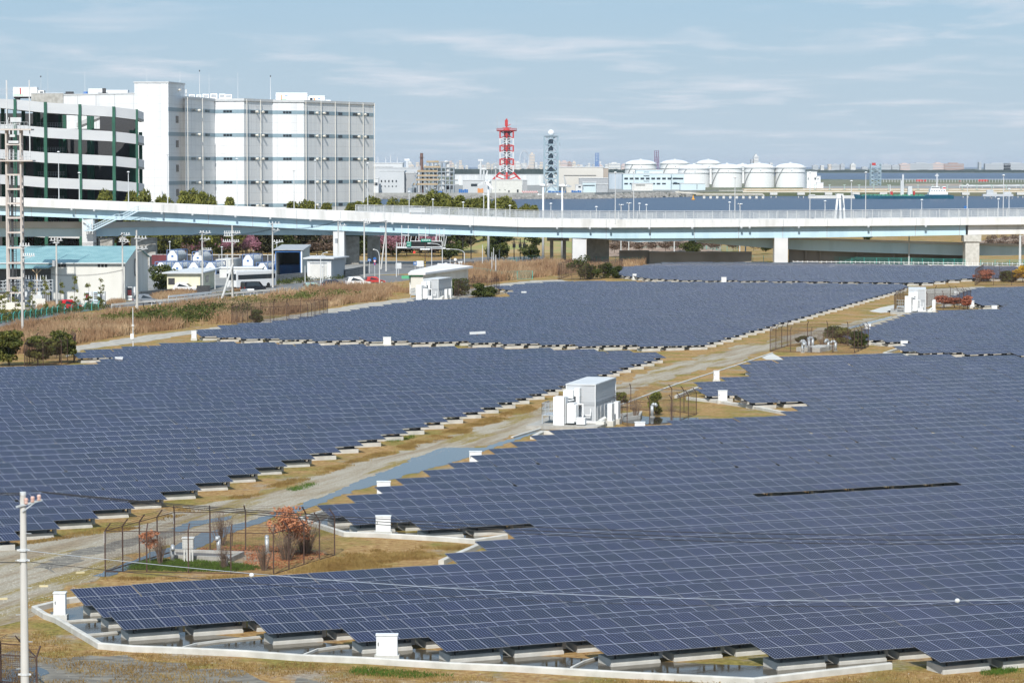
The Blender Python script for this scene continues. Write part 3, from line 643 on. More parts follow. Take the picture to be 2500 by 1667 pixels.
# ---------------------------------------------------------------- brown fences around planted plots
def fence(pts,label,h=2.15,sp=1.9,mesh=.08,wr=.006,closed=True,material=None,arm=.45,name='mesh_fence',cat='fence',group='rusty mesh fences round the wellhead plots',pw=.065,rails=(.02,)):
    material=material or rust; P=gp(pts) if not isinstance(pts[0],Vector) else pts
    o0=P[0].copy(); t=empty(name,o0,0,label,cat,group); C=sum(P,Vector((0,0,0)))/len(P)
    pm=MB(); mm=MB(); n=len(P); posts=[]
    for i in range(n if closed else n-1):
        a=P[i]-o0; b=P[(i+1)%n]-o0; L_=(b-a).length; k=max(1,round(L_/sp)); d=(b-a)/L_
        nx=Vector((-d.y,d.x,0)); 
        if nx.dot(C-o0-a)<0: nx=-nx
        for j in range(k+(0 if closed or i<n-2 else 1)): posts.append((a+d*L_*j/k,nx))
        s=0
        while s<L_ and mesh:
            p=a+d*s; mm.quad(p-d*wr/2,p+d*wr/2,p+d*wr/2+Vector((0,0,h)),p-d*wr/2+Vector((0,0,h))); s+=mesh
        z=.05
        while z<h+.001 and mesh:
            mm.quad(a+Vector((0,0,z-wr/2)),b+Vector((0,0,z-wr/2)),b+Vector((0,0,z+wr/2)),a+Vector((0,0,z+wr/2))); z+=mesh
        if arm:
            for q in(.15,.3,.43): mm.bar(a+nx*q*.7+Vector((0,0,h+q*.9)),b+nx*q*.7+Vector((0,0,h+q*.9)),.012)
        for z in (h,)+tuple(rails): mm.bar(a+Vector((0,0,z)),b+Vector((0,0,z)),.035)
    if mesh or arm: mm.build('wire_mesh',material,t,fix=False)
    for p,nx in posts:
        m=MB(); m.bar(p,p+Vector((0,0,h)),pw)
        if arm: m.bar(p+Vector((0,0,h)),p+Vector((0,0,h+arm*.9))+nx*arm*.7,pw*.85)
        m.build('post',material,t)
    return t
fence([(257,1395),(341,1370),(426,1345),(600,1344),(747,1348),(817,1355),(742,1378),(668,1402),(460,1398)],'large rusty mesh fence round the front plot with orange-leaved saplings',2.15,2.4)
fence([(1458,1003),(1540,1000),(1640,1003),(1700,1012),(1640,1032),(1531,1040)],'rusty mesh fence on the right side of the nearest inverter station',1.9,2.6)
fence([(1880,858),(1922,845),(2020,843),(2120,846),(2086,862),(1980,861)],'rusty mesh fence round the small plot with pipes in the right half',2.5,3,.1,.012)
fence([(2183,762),(2206,747),(2320,742),(2370,750),(2342,757)],'rusty mesh fence behind the upper right inverter station',2.5,3,.1,.014)
fence([(1362,683),(1392,672),(1450,668),(1521,669),(1495,678),(1430,684)],'rusty mesh fence round the evergreen shrubs before the viaduct',2.8,3,.1,.014)
fence([(1110,726),(1160,715),(1219,718),(1200,724)],'rusty mesh fence right of the middle inverter station',2.5,3,.1,.014)
fence([(566,798),(604,788),(700,782),(800,776),(751,792),(660,797)],'rusty mesh fence round the plot at the middle field left side',2.6,3,.1,.014)
fence([(2380,697),(2400,684),(2560,684),(2560,698)],'rusty mesh fence beside the red and yellow trees at the right edge',2.7,3,.1,.014)
fence([(-40,1690),(2,1664),(57,1668),(90,1700)],'rusty fence corner at the bottom left behind the utility pole',1.6,3,.08,.008)
fence([(60,900),(90,878),(185,872),(180,884),(150,893)],'rusty fence round the three round evergreen trees on the left',2.6,3,.1,.014)
# warning sleeves on corner posts
def sleeve(px,py,z0,z1,label):
    p=at(px,py); m=MB(); m.cone((0,0,z0),(0,0,z1),.055,.055,8); k=z0+.03
    o=m.build('reflector_sleeve',white); o.location=p; tag(o,label,'post sleeve','striped sleeves on fence corner posts')
sleeve(257,1394.5,1.5,2.1,'white striped sleeve on the leftmost corner post of the front plot fence')
sleeve(426,1344.5,1.5,2.1,'white striped sleeve on the rear corner post of the front plot fence')
# ---------------------------------------------------------------- front plot furniture
def basin():
    P=gp([(420,1352),(590,1358),(560,1372),(425,1366)]); t=empty('concrete_basin',P[0],0,'long low grey concrete basin frame in the front fenced plot','basin')
    Q=[p-P[0] for p in P]; m=MB(); m.sweep(Q,[(-.12,0),(-.12,.28),(.12,.28),(.12,0)],True); m.build('rim',conc_d,t)
    m=MB(); m.add([q+Vector((0,0,.14)) for q in Q],[(0,1,2,3)]); m.build('fill',asphalt,t)
basin()
p=at(460,1372); t=empty('weather_screen',p,0,'white louvred box on thin legs beside the basin in the front plot','instrument box')
m=MB(); m.box(-.28,.28,-.25,.25,.75,1.3); m.box(-.33,.33,-.3,.3,1.3,1.35)
for k in range(6): m.box(-.3,.3,-.27,.27,.8+k*.08,.83+k*.08)
m.build('louvred_box',offw,t)
for x in(-.24,-.09,.06,.2):
    m=MB(); m.box(x,x+.08,-.22,-.18,0,.75); m.build('leg',offw,t)
def gooseneck(px,py,label,h=.75,r=.11,dx=.35):
    p=at(px,py); t=empty('vent_pipe',p,random.uniform(0,6),label,'vent pipe','goosenecked vent pipes in the front plot')
    m=MB(); m.cone((0,0,0),(0,0,h),r,r,9); m.cone((0,0,h-.02),(dx*.5,0,h+r*1.1),r,r,9); m.cone((dx*.5,0,h+r*1.1),(dx,0,h-.1),r,r,9); m.build('pipe',steel,t,smooth=True)
    m=MB(); m.cone((0,0,0),(0,0,.08),r*1.7,r*1.7,9); m.build('flange',conc_d,t)
gooseneck(421,1370,'bent grey vent pipe at the left end of the basin')
gooseneck(534,1350,'grey vent pipe standing upright behind the basin',.8,.12,.12)
gooseneck(652,1351,'grey bent vent pipe under the large orange tree',.8,.12,.4)
gooseneck(552,1383,'grey vent pipe in front of the basin among twigs',.5,.11,.3)
gooseneck(1592,1018,'grey vent pipe in the plot right of the nearest station',1.0,.14,.4)
for i,(x,y,s) in enumerate([(1966,858,1.0),(1975,860,1.3),(1960,861,.9),(2022,856,1.0),(2040,857,.9),(1984,852,1.1)]):
    gooseneck(x,y,'%s grey pipe from the left in the small fenced plot on the right'%ORD[i],1.1*s,.16,.6)
m=MB(); P=gp([(1944,858),(1998,852),(2036,853),(2002,860)]); m.prism([(p.x,p.y) for p in P],-.02,.5); tag(m.build('concrete_slab',conc),'low concrete slab under the pipes in the small right plot','slab')
m=MB(); P=gp([(1515,1018),(1566,1012),(1560,1022),(1520,1028)]); m.sweep([Vector((p.x,p.y,0)) for p in P],[(-.12,0),(-.12,.3),(.12,.3),(.12,0)],True); tag(m.build('concrete_basin',conc),'low rectangular basin frame right of the nearest station','basin')
# ---------------------------------------------------------------- utility pole and cables in front
DP=88.0
polem=mat('concrete_pole',(0.50,0.49,0.46),(0.58,0.57,0.54),2,.8,stretch=(1,1,.3))
X0=atd(65,DP).x
t=empty('utility_pole',(X0,DP,0),0,'tall round concrete utility pole in the left foreground','utility pole')
zt=zat(1208,DP)
m=MB(); m.cone((0,0,-.1),(0,0,zt),.165,.095,20); m.build('pole',polem,t,smooth=False)
m=MB(); m.cone((0,0,zt),(0,0,zt+.1),.105,.1,16); m.build('cap',bluep if False else lgrey,t)
for yy in(1342,1367,1665-20):
    z=zat(yy,DP); m=MB(); m.cone((0,0,z-.03),(0,0,z+.03),.15,.15,12); m.bar((-.2,-.02,z),(.2,-.02,z),.05); m.build('clamp_band',lgrey,t)
za=zat(1228,DP); m=MB(); m.bar((-.2,-.12,za-.1),(.62,-.12,za+.12),.06); m.bar((0,-.12,za-.25),(.4,-.12,za+.05),.04); m.build('crossarm',steel,t)
ins=mat('brown_pink_porcelain',(0.55,0.33,0.27),(0.62,0.45,0.40),8,.35)
for k in range(3):
    m=MB(); x=.12+k*.2; z=za-.02+k*.055; m.lathe([(.03,0),(.065,.02),(.065,.06),(.045,.09),(.07,.12),(.06,.18),(.03,.2)],10,(x,-.12,z)); m.build('insulator',ins,t,smooth=True)
for k in range(9):
    z=zt-1.2-k*.85; s=-1 if k%2 else 1; m=MB(); m.bar((0,0,z),(s*.26,-.03,z),.022); m.build('step_bolt',steel,t)
def cable(x0,x1,xm,ym,k,label,r,material,D=DP,name='cable',cat='cable',group='cables hanging from the foreground pole'):
    m=MB(); pts=[]; n=46
    for i in range(n+1):
        x=x0+(x1-x0)*i/n; y=ym-k*(x-xm)**2; pts.append(Vector((atd(x,D).x,D-.12,zat(y,D))))
    for a,b in zip(pts,pts[1:]): m.bar(a,b,r*2,n=6)
    o=m.build(name,material,fix=False); tag(o,label,cat,group); return o
cable(84,3000,2200,1304,2.42e-5,'uppermost black cable sagging across the solar fields',.013,wirem)
cable(99,3000,2230,1316,2.62e-5,'middle black cable of three sagging across the solar fields',.013,wirem)
cable(114,3000,2230,1326,2.80e-5,'lowest black cable of the three from the insulators',.013,wirem)
cable(72,3000,2150,1465,2.86e-5,'pale grey messenger cable with white marker balls',.010,mat('dull_grey_cable',(0.34,0.38,0.42),None,1,.6))
cable(72,3000,2000,1478,2.95e-5,'thin black cable just below the pale marker cable',.010,wirem)
for i,y in enumerate((1198,1202,1367)): cable(-160,60,-200,y+3,-2e-5*(1 if i<2 else 1),'%s black cable leaving the pole to the left'%('upper','second','lower')[i],.016,wirem)
for x,y,l in((619,1402,'white marker ball on the pale cable above the first row'),(2330,1464,'white marker ball on the pale cable at the right')):
    m=MB(); p=Vector((atd(x,DP).x,DP-.12,zat(y,DP))); m.lathe([(.02,-.07),(.06,-.05),(.08,0),(.06,.05),(.02,.07)],12,p); tag(m.build('marker_ball',white,smooth=True),l,'marker ball','marker balls on the pale cable')
# ---------------------------------------------------------------- elevated expressway
bluegird=mat('pale_blue_girder_paint',(0.40,0.57,0.66),(0.50,0.68,0.78),.3,.55,stretch=(1,1,.15),lo=.28,hi=.5)
parap=mat('pale_parapet',(0.50,0.50,0.48),(0.70,0.70,0.69),.45,.7,stretch=(1,1,.12),lo=.25,hi=.48)
parag=mat('grey_parapet',(0.46,0.47,0.47),(0.54,0.54,0.54),.2,.8)
pierm=mat('pier_concrete',(0.60,0.61,0.62),(0.68,0.69,0.69),.3,.8)
VK=[(-160,592,476,495,519),(0,594,483,502,525.5),(400,599,498,519,541),(600,602,506,528,552),(780,605,514,537,562),(1060,606,525,547,572),(1280,605,534,555,579),(1500,604,536,556,583),(1750,605,536,554.5,582),(2000,606,535,552.5,580.5),(2200,604,533.5,551,577),(2370,602,532,549.5,574),(2640,598,529,547,570)]
def vk(px,i): return lerp([(a[0],a[i]) for a in VK],px)
def vd(px): return vk(px,1)
def vtop(px): return zat(vk(px,2),vd(px))
def smooth_cols(a,b,st=40):
    n=int((b-a)/st); return [a+(b-a)*i/n for i in range(n+1)]
def ribbon(m,cols,Df,z0f,z1f,th,yoff=0,thoff=None):   # long box following columns
    vs=[];fs=[]
    for px in cols:
        D=Df(px)+yoff; z0=z0f(px); z1=z1f(px); x=atd(px,Df(px),z1).x
        vs+= [(x,D,z0),(x,D,z1),(x,D+th,z1),(x,D+th,z0)]
    n=len(cols)
    for i in range(n-1):
        for q in range(4): fs.append((i*4+q,i*4+(q+1)%4,(i+1)*4+(q+1)%4,(i+1)*4+q))
    fs+=[(0,1,2,3),((n-1)*4+3,(n-1)*4+2,(n-1)*4+1,(n-1)*4)]; m.add(vs,fs)
cols=smooth_cols(-160,2640)
V=empty('viaduct',(0,0,0),0,'long white and pale blue elevated expressway crossing the whole view','viaduct')
zb=lambda p:zat(vk(p,3),vd(p)); zg=lambda p:zat(vk(p,4),vd(p))
m=MB(); ribbon(m,cols,vd,zb,vtop,.3); m.build('near_parapet',parap,V,fix=True)
m=MB(); ribbon(m,cols,vd,zb,lambda p:zb(p)+.35,10.5,.31); m.build('deck_slab',parag,V)
m=MB(); ribbon(m,cols,vd,lambda p:zb(p)+.36,lambda p:vtop(p),.3,10.5); m.build('far_parapet',parap,V)
m=MB(); ribbon(m,[c for c in cols if c<=2365],vd,zg,lambda p:zb(p)-.01,.25,1.25); 
ribbon(m,[c for c in cols if c<=2365],vd,zg,lambda p:zg(p)+.08,8,1.51)
m.build('girder',bluegird,V)
m=MB(); ribbon(m,[2366,2450,2550,2640],vd,lambda p:zg(p)+.02,lambda p:zb(p)-.01,8,1.2); m.build('concrete_girder',parap,V,label='white concrete span at the right end')
m=MB(); ribbon(m,[1440,1500,1560,1620,1680,1740,1790],vd,lambda p:zg(p)-lerp([(1440,.02),(1560,.75),(1680,.55),(1790,.04)],p),lambda p:zg(p)-.005,5,1.9); m.build('lower_flange',bluegird,V)
m=MB()
x=atd(-150,595).x
for k in range(26):
    px=-140+k*108; D=vd(px); q=atd(px,D).x; m.box(q-.05,q+.05,D-.02,D-.003,zb(px)+.02,vtop(px)-.02)
    m.box(q-.06,q+.06,D+1.19,D+1.245,zg(px)+.02,zb(px)-.05) if px<2360 else None
m.build('expansion_joint',steel,V)
# mesh fences on both parapets
for side,yo in((0,.15),(1,10.65)):
    m=MB(); px=868.0; st=[]
    fx=lambda p:Vector((atd(p,vd(p),vtop(p)).x,vd(p)+yo,vtop(p)))
    hh=lambda p:lerp([(868,1.5),(1000,1.75),(2640,1.95)],p)*(1 if side==0 else .75)
    x=fx(868).x; xe=fx(2640).x; table=[(fx(p).x,fx(p)) for p in range(868,2645,8)]
    def yz(xx):
        a=lerp([(t[0],t[1].y) for t in table],xx) if False else None
    import bisect
    xs=[t[0] for t in table]
    def P(xx):
        i=min(max(bisect.bisect(xs,xx)-1,0),len(xs)-2); f=(xx-xs[i])/(xs[i+1]-xs[i]); return table[i][1].lerp(table[i+1][1],f)
    sp=.11; w=.020; cur=x
    def pxof(xx,yy): return 1250+xx/yy*F
    while cur<xe:
        p=P(cur); h=hh(pxof(p.x,p.y)); m.quad(p-Vector((w,0,0)),p+Vector((w,0,0)),p+Vector((w,0,h)),p+Vector((-w,0,h))); cur+=sp
    p0=[table[i][1] for i in range(0,len(table),3)]
    for a,b in zip(p0,p0[1:]):
        ha=hh(pxof(a.x,a.y)); hb=hh(pxof(b.x,b.y)); k=0
        for k in range(12): m.quad(a+Vector((0,0,ha*k/12)),b+Vector((0,0,hb*k/12)),b+Vector((0,0,hb*k/12+w*1.6)),a+Vector((0,0,ha*k/12+w*1.6)))
    m.build('mesh_panel',steel,V,fix=False)
    m=MB(); cur=x
    while cur<xe:
        p=P(cur); h=hh(pxof(p.x,p.y)); m.bar(p-Vector((0,.2,.5)),p-Vector((0,.2,-h)),.10); cur+=2.0 if side==0 else 2.45
    for a,b in zip(p0,p0[1:]): m.bar(a+Vector((0,-.2,hh(pxof(a.x,a.y)))),b+Vector((0,-.2,hh(pxof(b.x,b.y)))),.07)
    m.build('fence_post_row',lgrey,V)
# piers
for px,w,off,dp,mt in((212,27,1.5,7.5,pierm),(826,27,1.5,7.5,pierm),(1415,34,1.5,7,pierm),(1908,33,1.0,3.5,pierm),(2374,34,.2,3.5,conc)):
    D=vd(px); sc=D/F; x=atd(px,D).x; m=MB(); m.box(x-w/2*sc,x+w/2*sc,D+off,D+off+dp,-.2,zg(px)-.02 if px<2300 else zg(px)-.02)
    if px==2374: m.box(x-w/2*sc-.35,x+w/2*sc+.35,D+off-.3,D+off+dp,zg(px)-1.4,zg(px)-.03)
    m.build('pier',mt,V)
# lamps fixed under the parapet and drain boxes
m=MB()
for px in (175,230,395,470,575,660,758,958,1148,1360,1440,1490,1585,1690,1810,1830,1950,2120,2260):
    p=Vector((atd(px,vd(px),zb(px)).x,vd(px)-.25,zb(px)-.35)); m.box(p.x-.2,p.x+.2,p.y,p.y+.3,p.z,p.z+.35)
m.build('drain_box',steel,V)
# lower ramps
def ramp(tab,label,w=5.5,name='ramp_bridge'):
    t=empty(name,(0,0,0),0,label,'ramp bridge'); f=lambda i:(lambda p:lerp([(a[0],a[i]) for a in tab],p)); cs=smooth_cols(tab[0][0],tab[-1][0],50)
    D=f(1); m=MB(); ribbon(m,cs,D,lambda p:zat(f(3)(p),D(p)),lambda p:zat(f(2)(p),D(p)),.3); ribbon(m,cs,D,lambda p:zat(f(3)(p),D(p))-.02,lambda p:zat(f(3)(p),D(p))+.3,w,.31); m.build('parapet',parag,t)
    m=MB(); ribbon(m,cs,D,lambda p:zat(f(4)(p),D(p)),lambda p:zat(f(3)(p),D(p))-.03,w-1.4,.8); m.build('girder',bluegird,t)
    return t
L1=ramp([(-160,599,538,553,577),(0,600,541,556,578.5),(250,602,542,557,578),(420,604,540,553,574),(640,608,543,556,574),(860,611,552,560,574.5),(1100,613,566,571,577.5)],'lower grey and blue ramp passing under the expressway on the left')
L2=ramp([(1700,611.5,577,580,592),(1800,611.5,578,582,600),(1950,611.5,580,585,611),(2150,610,586,591.5,618),(2357,609,592,598,624.5),(2640,607,600,606,622)],'lower blue ramp descending under the expressway on the right')
for px,D,w,zt_,t in((258,603,34,7.6,L1),(350,605,60,7.4,L1),(858,614,36,7.4,L1),(912,617,30,7.4,L1)):
    x=atd(px,D).x; sc=D/F; m=MB(); m.box(x-w/2*sc,x+w/2*sc,D,D+3,-.2,5.9); m.build('ramp_pier',conc_d,t)
for px,D,w,zt_ in((1460,615,54,6.0),(1347,616,8,4.9),(1378,616,8,4.9)):
    x=atd(px,D).x; sc=D/F; m=MB(); m.box(x-w/2*sc,x+w/2*sc,D,D+3,-.2,zt_)
    if w==8 and px==1347: m.box(x-1,x+atd(1378,D).x-x+1,D-.2,D+3.2,4.9,5.9)
    o=m.build('bridge_column',conc_d); tag(o,{1460:'broad shaded concrete column right behind the middle pier',1347:'left leg and crossbeam of the dark portal frame under the viaduct',1378:'right leg of the dark portal frame under the viaduct'}[px],'bridge column')
# stair on the left pier
S=empty('access_stair',(0,0,0),0,'light blue steel stair climbing the side of the expressway','stair'); D=vd(280)-1.6
pal=mat('pale_blue_rail_paint',(0.52,0.66,0.74),(0.58,0.70,0.77),.5,.5)
path=[(206,563),(228,563),(284,536),(298,536),(338,515.5),(371,515.5)]
Q=[Vector((atd(a,D).x,D,zat(b,D))) for a,b in path]
m=MB()
for a,b in zip(Q,Q[1:]): m.bar(a,b,.22,.22); m.bar(a+Vector((0,1.2,0)),b+Vector((0,1.2,0)),.22,.22); m.quad(a,b,b+Vector((0,1.2,0)),a+Vector((0,1.2,0)))
for a,b in((Q[1],Q[2]),(Q[3],Q[4])):
    for k in range(12):
        p=a.lerp(b,(k+.5)/12); m.box(p.x-.14,p.x+.14,D,D+1.2,p.z,p.z+.05)
m.build('flight',pal,S)
m=MB()
for yo in(0,1.2):
    for a,b in zip(Q,Q[1:]):
        for h in(.55,1.1): m.bar(a+Vector((0,yo,h)),b+Vector((0,yo,h)),.07)
        n=max(2,int((b-a).length/.45))
        for k in range(n+1): p=a.lerp(b,k/n)+Vector((0,yo,0)); m.bar(p,p+Vector((0,0,1.1)),.05)
m.build('handrail',pal,S)
m=MB(); m.bar((Q[0].x,D+.6,Q[0].z-.1),(Q[0].x+1.3,D+2.2,Q[0].z-.1),.2); m.bar((Q[0].x-.6,D+1.3,zat(535,D)),(Q[0].x+1.0,D+1.3,Q[0].z+1.2),.2)
for a in(205,213,222): m.bar((atd(a+6,D).x,D+1.3,Q[0].z),(atd(a+6,D).x,D+1.3,zat(538,D)),.12)
m.build('bracket',pal,S)
# street lamps on the expressway
def lamp_proto():
    t=empty('street_lamp',(0,0,0),0,'','street lamp','lamp posts along the expressway')
    m=MB(); m.cone((0,0,0),(0,0,1),.11,.07,8); m.build('post',lgrey,t)
    m=MB(); m.lathe([(.05,0),(.30,.05),(.34,.12),(.20,.24),(.04,.28)],10,(.0,-.05,-.05)); m.build('lamp_head',white,t,smooth=True)
    return t
LP=lamp_proto(); first=True
lamps=[(144,372),(194,423),(314,421),(409.5,378),(579,389),(718,417),(770,393),(898,400),(999,469),(1057,488),(1131,495),(1181,414),(1210,410),(1245,503),(1345,498),(1456,506),(1502,422),(1547,420),(1561,498),(1578,501),(1781,495),(1794,434),(1977,421),(2014,492),(2078,443),(2113,422),(2250,489),(2361,452),(2437,487),(2449,429),(2463,462)]
for i,(px,yt) in enumerate(lamps):
    far=(yt>460 or px<700); D=vd(px)+(10.2 if far else .1); zt_=zat(yt,D); z0=vtop(px)-.9; h=zt_-z0
    kind='tall' if yt<460 else 'short'
    lab='%s white lamp post on the expressway, %s from the left'%(kind,ORD[i] if i<30 else 'last')
    if first: t=LP; first=False; kids=list(LP.children)
    else:
        t=LP.copy(); COL.objects.link(t)
        for ch in kids: c=ch.copy(); COL.objects.link(c); c.parent=t
    t['label']=lab; t.location=(atd(px,D,z0).x,D,z0)
    for c in t.children:
        if c.name.startswith('post'): c.scale=(1,1,h)
        else: c.location=(0,0,h)
def slim_pole(px,yt,yb,label,r=.09,kind='pole',D=None,head=True,cat='pole',arm=0,material=None):
    D=D or gd(yb); p=atd(px,D); h=zat(yt,D); t=empty('lamp_post' if head else 'slim_pole',(p.x,D,0),0,label,cat,'lamp posts and poles below the expressway')
    m=MB(); m.cone((0,0,-.1),(0,0,h),r,r*.7,8); m.build('post',material or lgrey,t)
    if head: m=MB(); m.lathe([(.05,-.1),(.26,-.04),(.28,.05),(.04,.14)],9,(arm,0,h+.05)); m.build('lamp_head',white,t)
    if arm: m=MB(); m.bar((0,0,h-.3),(arm,0,h+.05),.08); m.build('arm',lgrey,t)
for px,yt,yb,l,hd,ar in((1467,556,642,'tall thin white lamp post right of the shrubs before the viaduct',1,.8),(1646,588,636,'short white lamp post at the bend of the teal fence',1,0),(1820,555,642,'tall white lamp post before the right middle of the viaduct',1,.7),(2219,549,646,'tall white lamp post left of the cream pier',1,.6),(2490,574,650,'thick white post at the right edge below the viaduct',1,1.0)):
    slim_pole(px,yt,yb,l,.17 if px<2400 else .3,head=True,cat='street lamp',arm=ar)
# wind turbines
def turbine(px,yh,yb,a0,label,face):
    D=628; p=atd(px,D); zh=zat(yh,D); t=empty('wind_turbine',(p.x,D,0),0,label,'wind turbine','small white wind turbines behind the expressway')
    m=MB(); m.cone((0,0,0),(0,0,zh),.30,.17,12); m.build('mast',white,t,smooth=True)
    m=MB(); m.lathe([(.02,-1.0),(.28,-.7),(.38,-.1),(.33,.5),(.1,.95)],12); o=m.build('nacelle',white,t,smooth=True); o.location=(0,0,zh+.1); o.rotation_euler=(R(90),0,R(face))
    d=Vector((sin(R(face)),-cos(R(face)),0)); s=Vector((d.y,-d.x,0))
    for k in range(3):
        a=R(a0+120*k); u=s*cos(a)+Vector((0,0,1))*sin(a); m=MB(); c=Vector((0,0,zh+.1))+d*.95
        n=d.cross(u); m.add([c+n*.05,c-n*.05+d*.06,c+u*.6+n*.42,c+u*.6-n*.30+d*.1,c+u*2.5+n*.16,c+u*2.5-n*.12+d*.05,c+u*.5+d*.08,c+u*2.3+d*.04],[(0,2,4,5,3,1),(0,1,3,5,7,4,2)] if False else [(0,2,6),(2,4,7,6),(0,6,1),(6,3,1),(6,7,5,3),(4,5,7),(0,1,3,2),(2,3,5,4)])
        m.build('blade',white,t)
    m=MB(); m.lathe([(.3,-.15),(.2,.15),(.03,.3)],10); o=m.build('hub',white,t); o.location=Vector((0,0,zh+.1))+d*.9; o.rotation_euler=(R(90),0,R(face))
    m=MB(); m.bar((-1.1,0,zat(475,D)),(0,0,zat(475,D)),.12); m.box(-1.25,-.9,-.15,.15,zat(475,D)-.1,zat(475,D)+.2); m.build('sensor_arm',white,t)
turbine(1192.5,445,532,100,'leftmost white wind turbine, standing apart',-35)
turbine(1326,454,518,55,'middle white wind turbine with two blades raised',60)
turbine(1372.5,455,536,65,'right white wind turbine beside the middle one',60)
# white A frame
D=vd(2050)+5; m=MB()
for s in(-1,1):
    xa=atd(2051,D).x; 
xl,xm1,xr=atd(2037,D).x,atd(2051,D).x,atd(2066,D).x; z0=vtop(2050)-.9; z1=zat(475,D); t=empty('white_portal',(xm1,D,0),0,'white A-shaped twin-leg frame standing on the expressway','frame')
for (a,b,y) in((xl,atd(2043,D).x,-.5),(atd(2051.5,D).x,atd(2048,D).x,-.5),(atd(2053,D).x,atd(2056,D).x,3),(xr,atd(2060,D).x,3)):
    m=MB(); m.bar((a-xm1,y,z0),(b-xm1,y,z1-.2),.42,.42); m.build('leg',white,t)
m=MB(); m.box(atd(2040,D).x-xm1,atd(2051,D).x-xm1,-.8,-.2,z1-.9,z1+.15); m.box(atd(2052,D).x-xm1,atd(2060,D).x-xm1,2.6,3.3,z1-.5,z1+.1); m.box(atd(2041,D).x-xm1,atd(2058,D).x-xm1,-.2,3,z1-.1,z1+.12); m.build('crossbeam',white,t)
# gantry sign hanging below the viaduct
G=empty('sign_gantry',(0,0,0),0,'hanging steel gantry with black message panel and green signs','sign gantry'); D=590.0
X=lambda px:atd(px,D).x; Z=lambda y:zat(y,D)
m=MB()
for px,y0 in((981,550),(997,551),(1023,553),(1039,555),(1066,557),(1073,557),(1084,557)): m.bar((X(px),D,Z(y0)),(X(px),D,Z(602)),.13)
for a,b in((982,1000),(1022,1046),(1064,1086)): m.bar((X(a),D,Z(574)),(X(b),D,Z(575)),.16)
m.bar((X(968),D,Z(604)),(X(1088),D,Z(606)),.28,.35); m.bar((X(968),D+1.2,Z(604)),(X(1088),D+1.2,Z(606)),.2,.25); m.quad((X(968),D,Z(603.5)),(X(1088),D,Z(605.5)),(X(1088),D+1.2,Z(605.5)),(X(968),D+1.2,Z(603.5)))
m.bar((X(1003),D-.1,Z(588.5)),(X(1080),D-.1,Z(589)),.14)
for px in(986,1000,1012,1060,1075,1086): m.bar((X(px),D+.2,Z(602)),(X(px+4),D+.8,Z(577)),.1)
for px in(970,975,980,985,990): m.bar((X(px),D+.6,Z(604)),(X(px),D+.6,Z(594)),.07)
m.bar((X(969),D+.6,Z(594)),(X(994),D+.6,Z(594)),.07)
m.build('frame',lgrey,G)
m=MB(); m.box(X(1004),X(1079),D-.35,D-.1,Z(602),Z(590)); m.build('message_panel',black,G)
m=MB(); m.box(X(1003),X(1080),D-.40,D-.35,Z(603.5),Z(602.1)); m.box(X(1079),X(1080.5),D-.4,D-.1,Z(602),Z(589)); m.build('panel_edge',white,G)
def glyphs(m,x0,x1,z0,z1,n,y,seed):            # small unreadable characters, strokes on a grid
    rn=random.Random(seed); w=(x1-x0)/n
    for i in range(n):
        cx=x0+w*i+w*.12; cw=w*.76; h=z1-z0
        for k in range(3): zz=z0+h*(.08+.36*k+rn.uniform(-.05,.05)); m.box(cx+rn.uniform(0,.2)*cw,cx+cw*rn.uniform(.8,1),y-.02,y,zz,zz+h*.13)
        for k in range(2): xx=cx+cw*(.15+.5*k+rn.uniform(-.1,.1)); m.box(xx,xx+cw*.15,y-.025,y-.001,z0+h*rn.uniform(0,.2),z0+h*rn.uniform(.8,1))
for (a,b,c,d,n,s) in((1028,1053,590,583.5,5,1),(993,1004,595.5,590,3,2),(993,1004,602,596.5,3,3)):
    m=MB(); m.box(X(a),X(b),D-.5,D-.42,Z(c),Z(d)); q=m.build('green_sign',sign_g,G)
    m=MB(); glyphs(m,X(a)+.15,X(b)-.15,Z(c)+.12,Z(d)-.1,n,D-.5,s); m.build('sign_characters',white,q)
# lorry and car on the deck, roadside cabinets
def truck(x,y,z,rz,label,L_=5.2,H_=2.3,W_=2.2,name='lorry',group=None,cab=True,stripes=()):
    t=empty(name,(x,y,z),rz,label,'lorry',group)
    m=MB(); m.box(0,L_,-W_/2,W_/2,.9,.9+H_); b=m.build('cargo_box',white,t)
    m=MB(); m.box(0,L_,-W_/2-.02,W_/2+.02,.9+H_-.3,.9+H_-.22); m.build('roof_trim',grey,b)
    m=MB(); m.box(L_+.15,L_+1.6,-W_/2+.05,W_/2-.05,.6,2.35); c=m.build('cab',white,t)
    m=MB(); m.box(L_+1.601,L_+1.63,-W_/2+.15,W_/2-.15,1.4,2.1); m.box(L_+.7,L_+1.4,-W_/2+.02,-W_/2+.049,1.4,2.05); m.build('windscreen',glassd,c)
    m=MB(); m.box(.1,L_+1.5,-.5,.5,.5,.88); m.build('chassis',dark,t)
    for px in(.9,L_+.9):
        for s in(-1,1):
            m=MB(); m.cone((px,s*W_/2*.95,.45),(px,s*W_/2*.7,.45),.45,.45,14); m.build('wheel',black,t)
    for (a,b2,c2,d2,mt) in stripes:
        m=MB(); m.box(a,b2,-W_/2-.03,-W_/2-.021,c2,d2); m.build('logo_stripe',mt,b)
    return t
orange=mat('orange_paint',(0.65,0.25,0.06),None); greenl=mat('light_green_paint',(0.12,0.5,0.2),None)
D=vd(1020)+2.6; zz=zb(1020)+.35
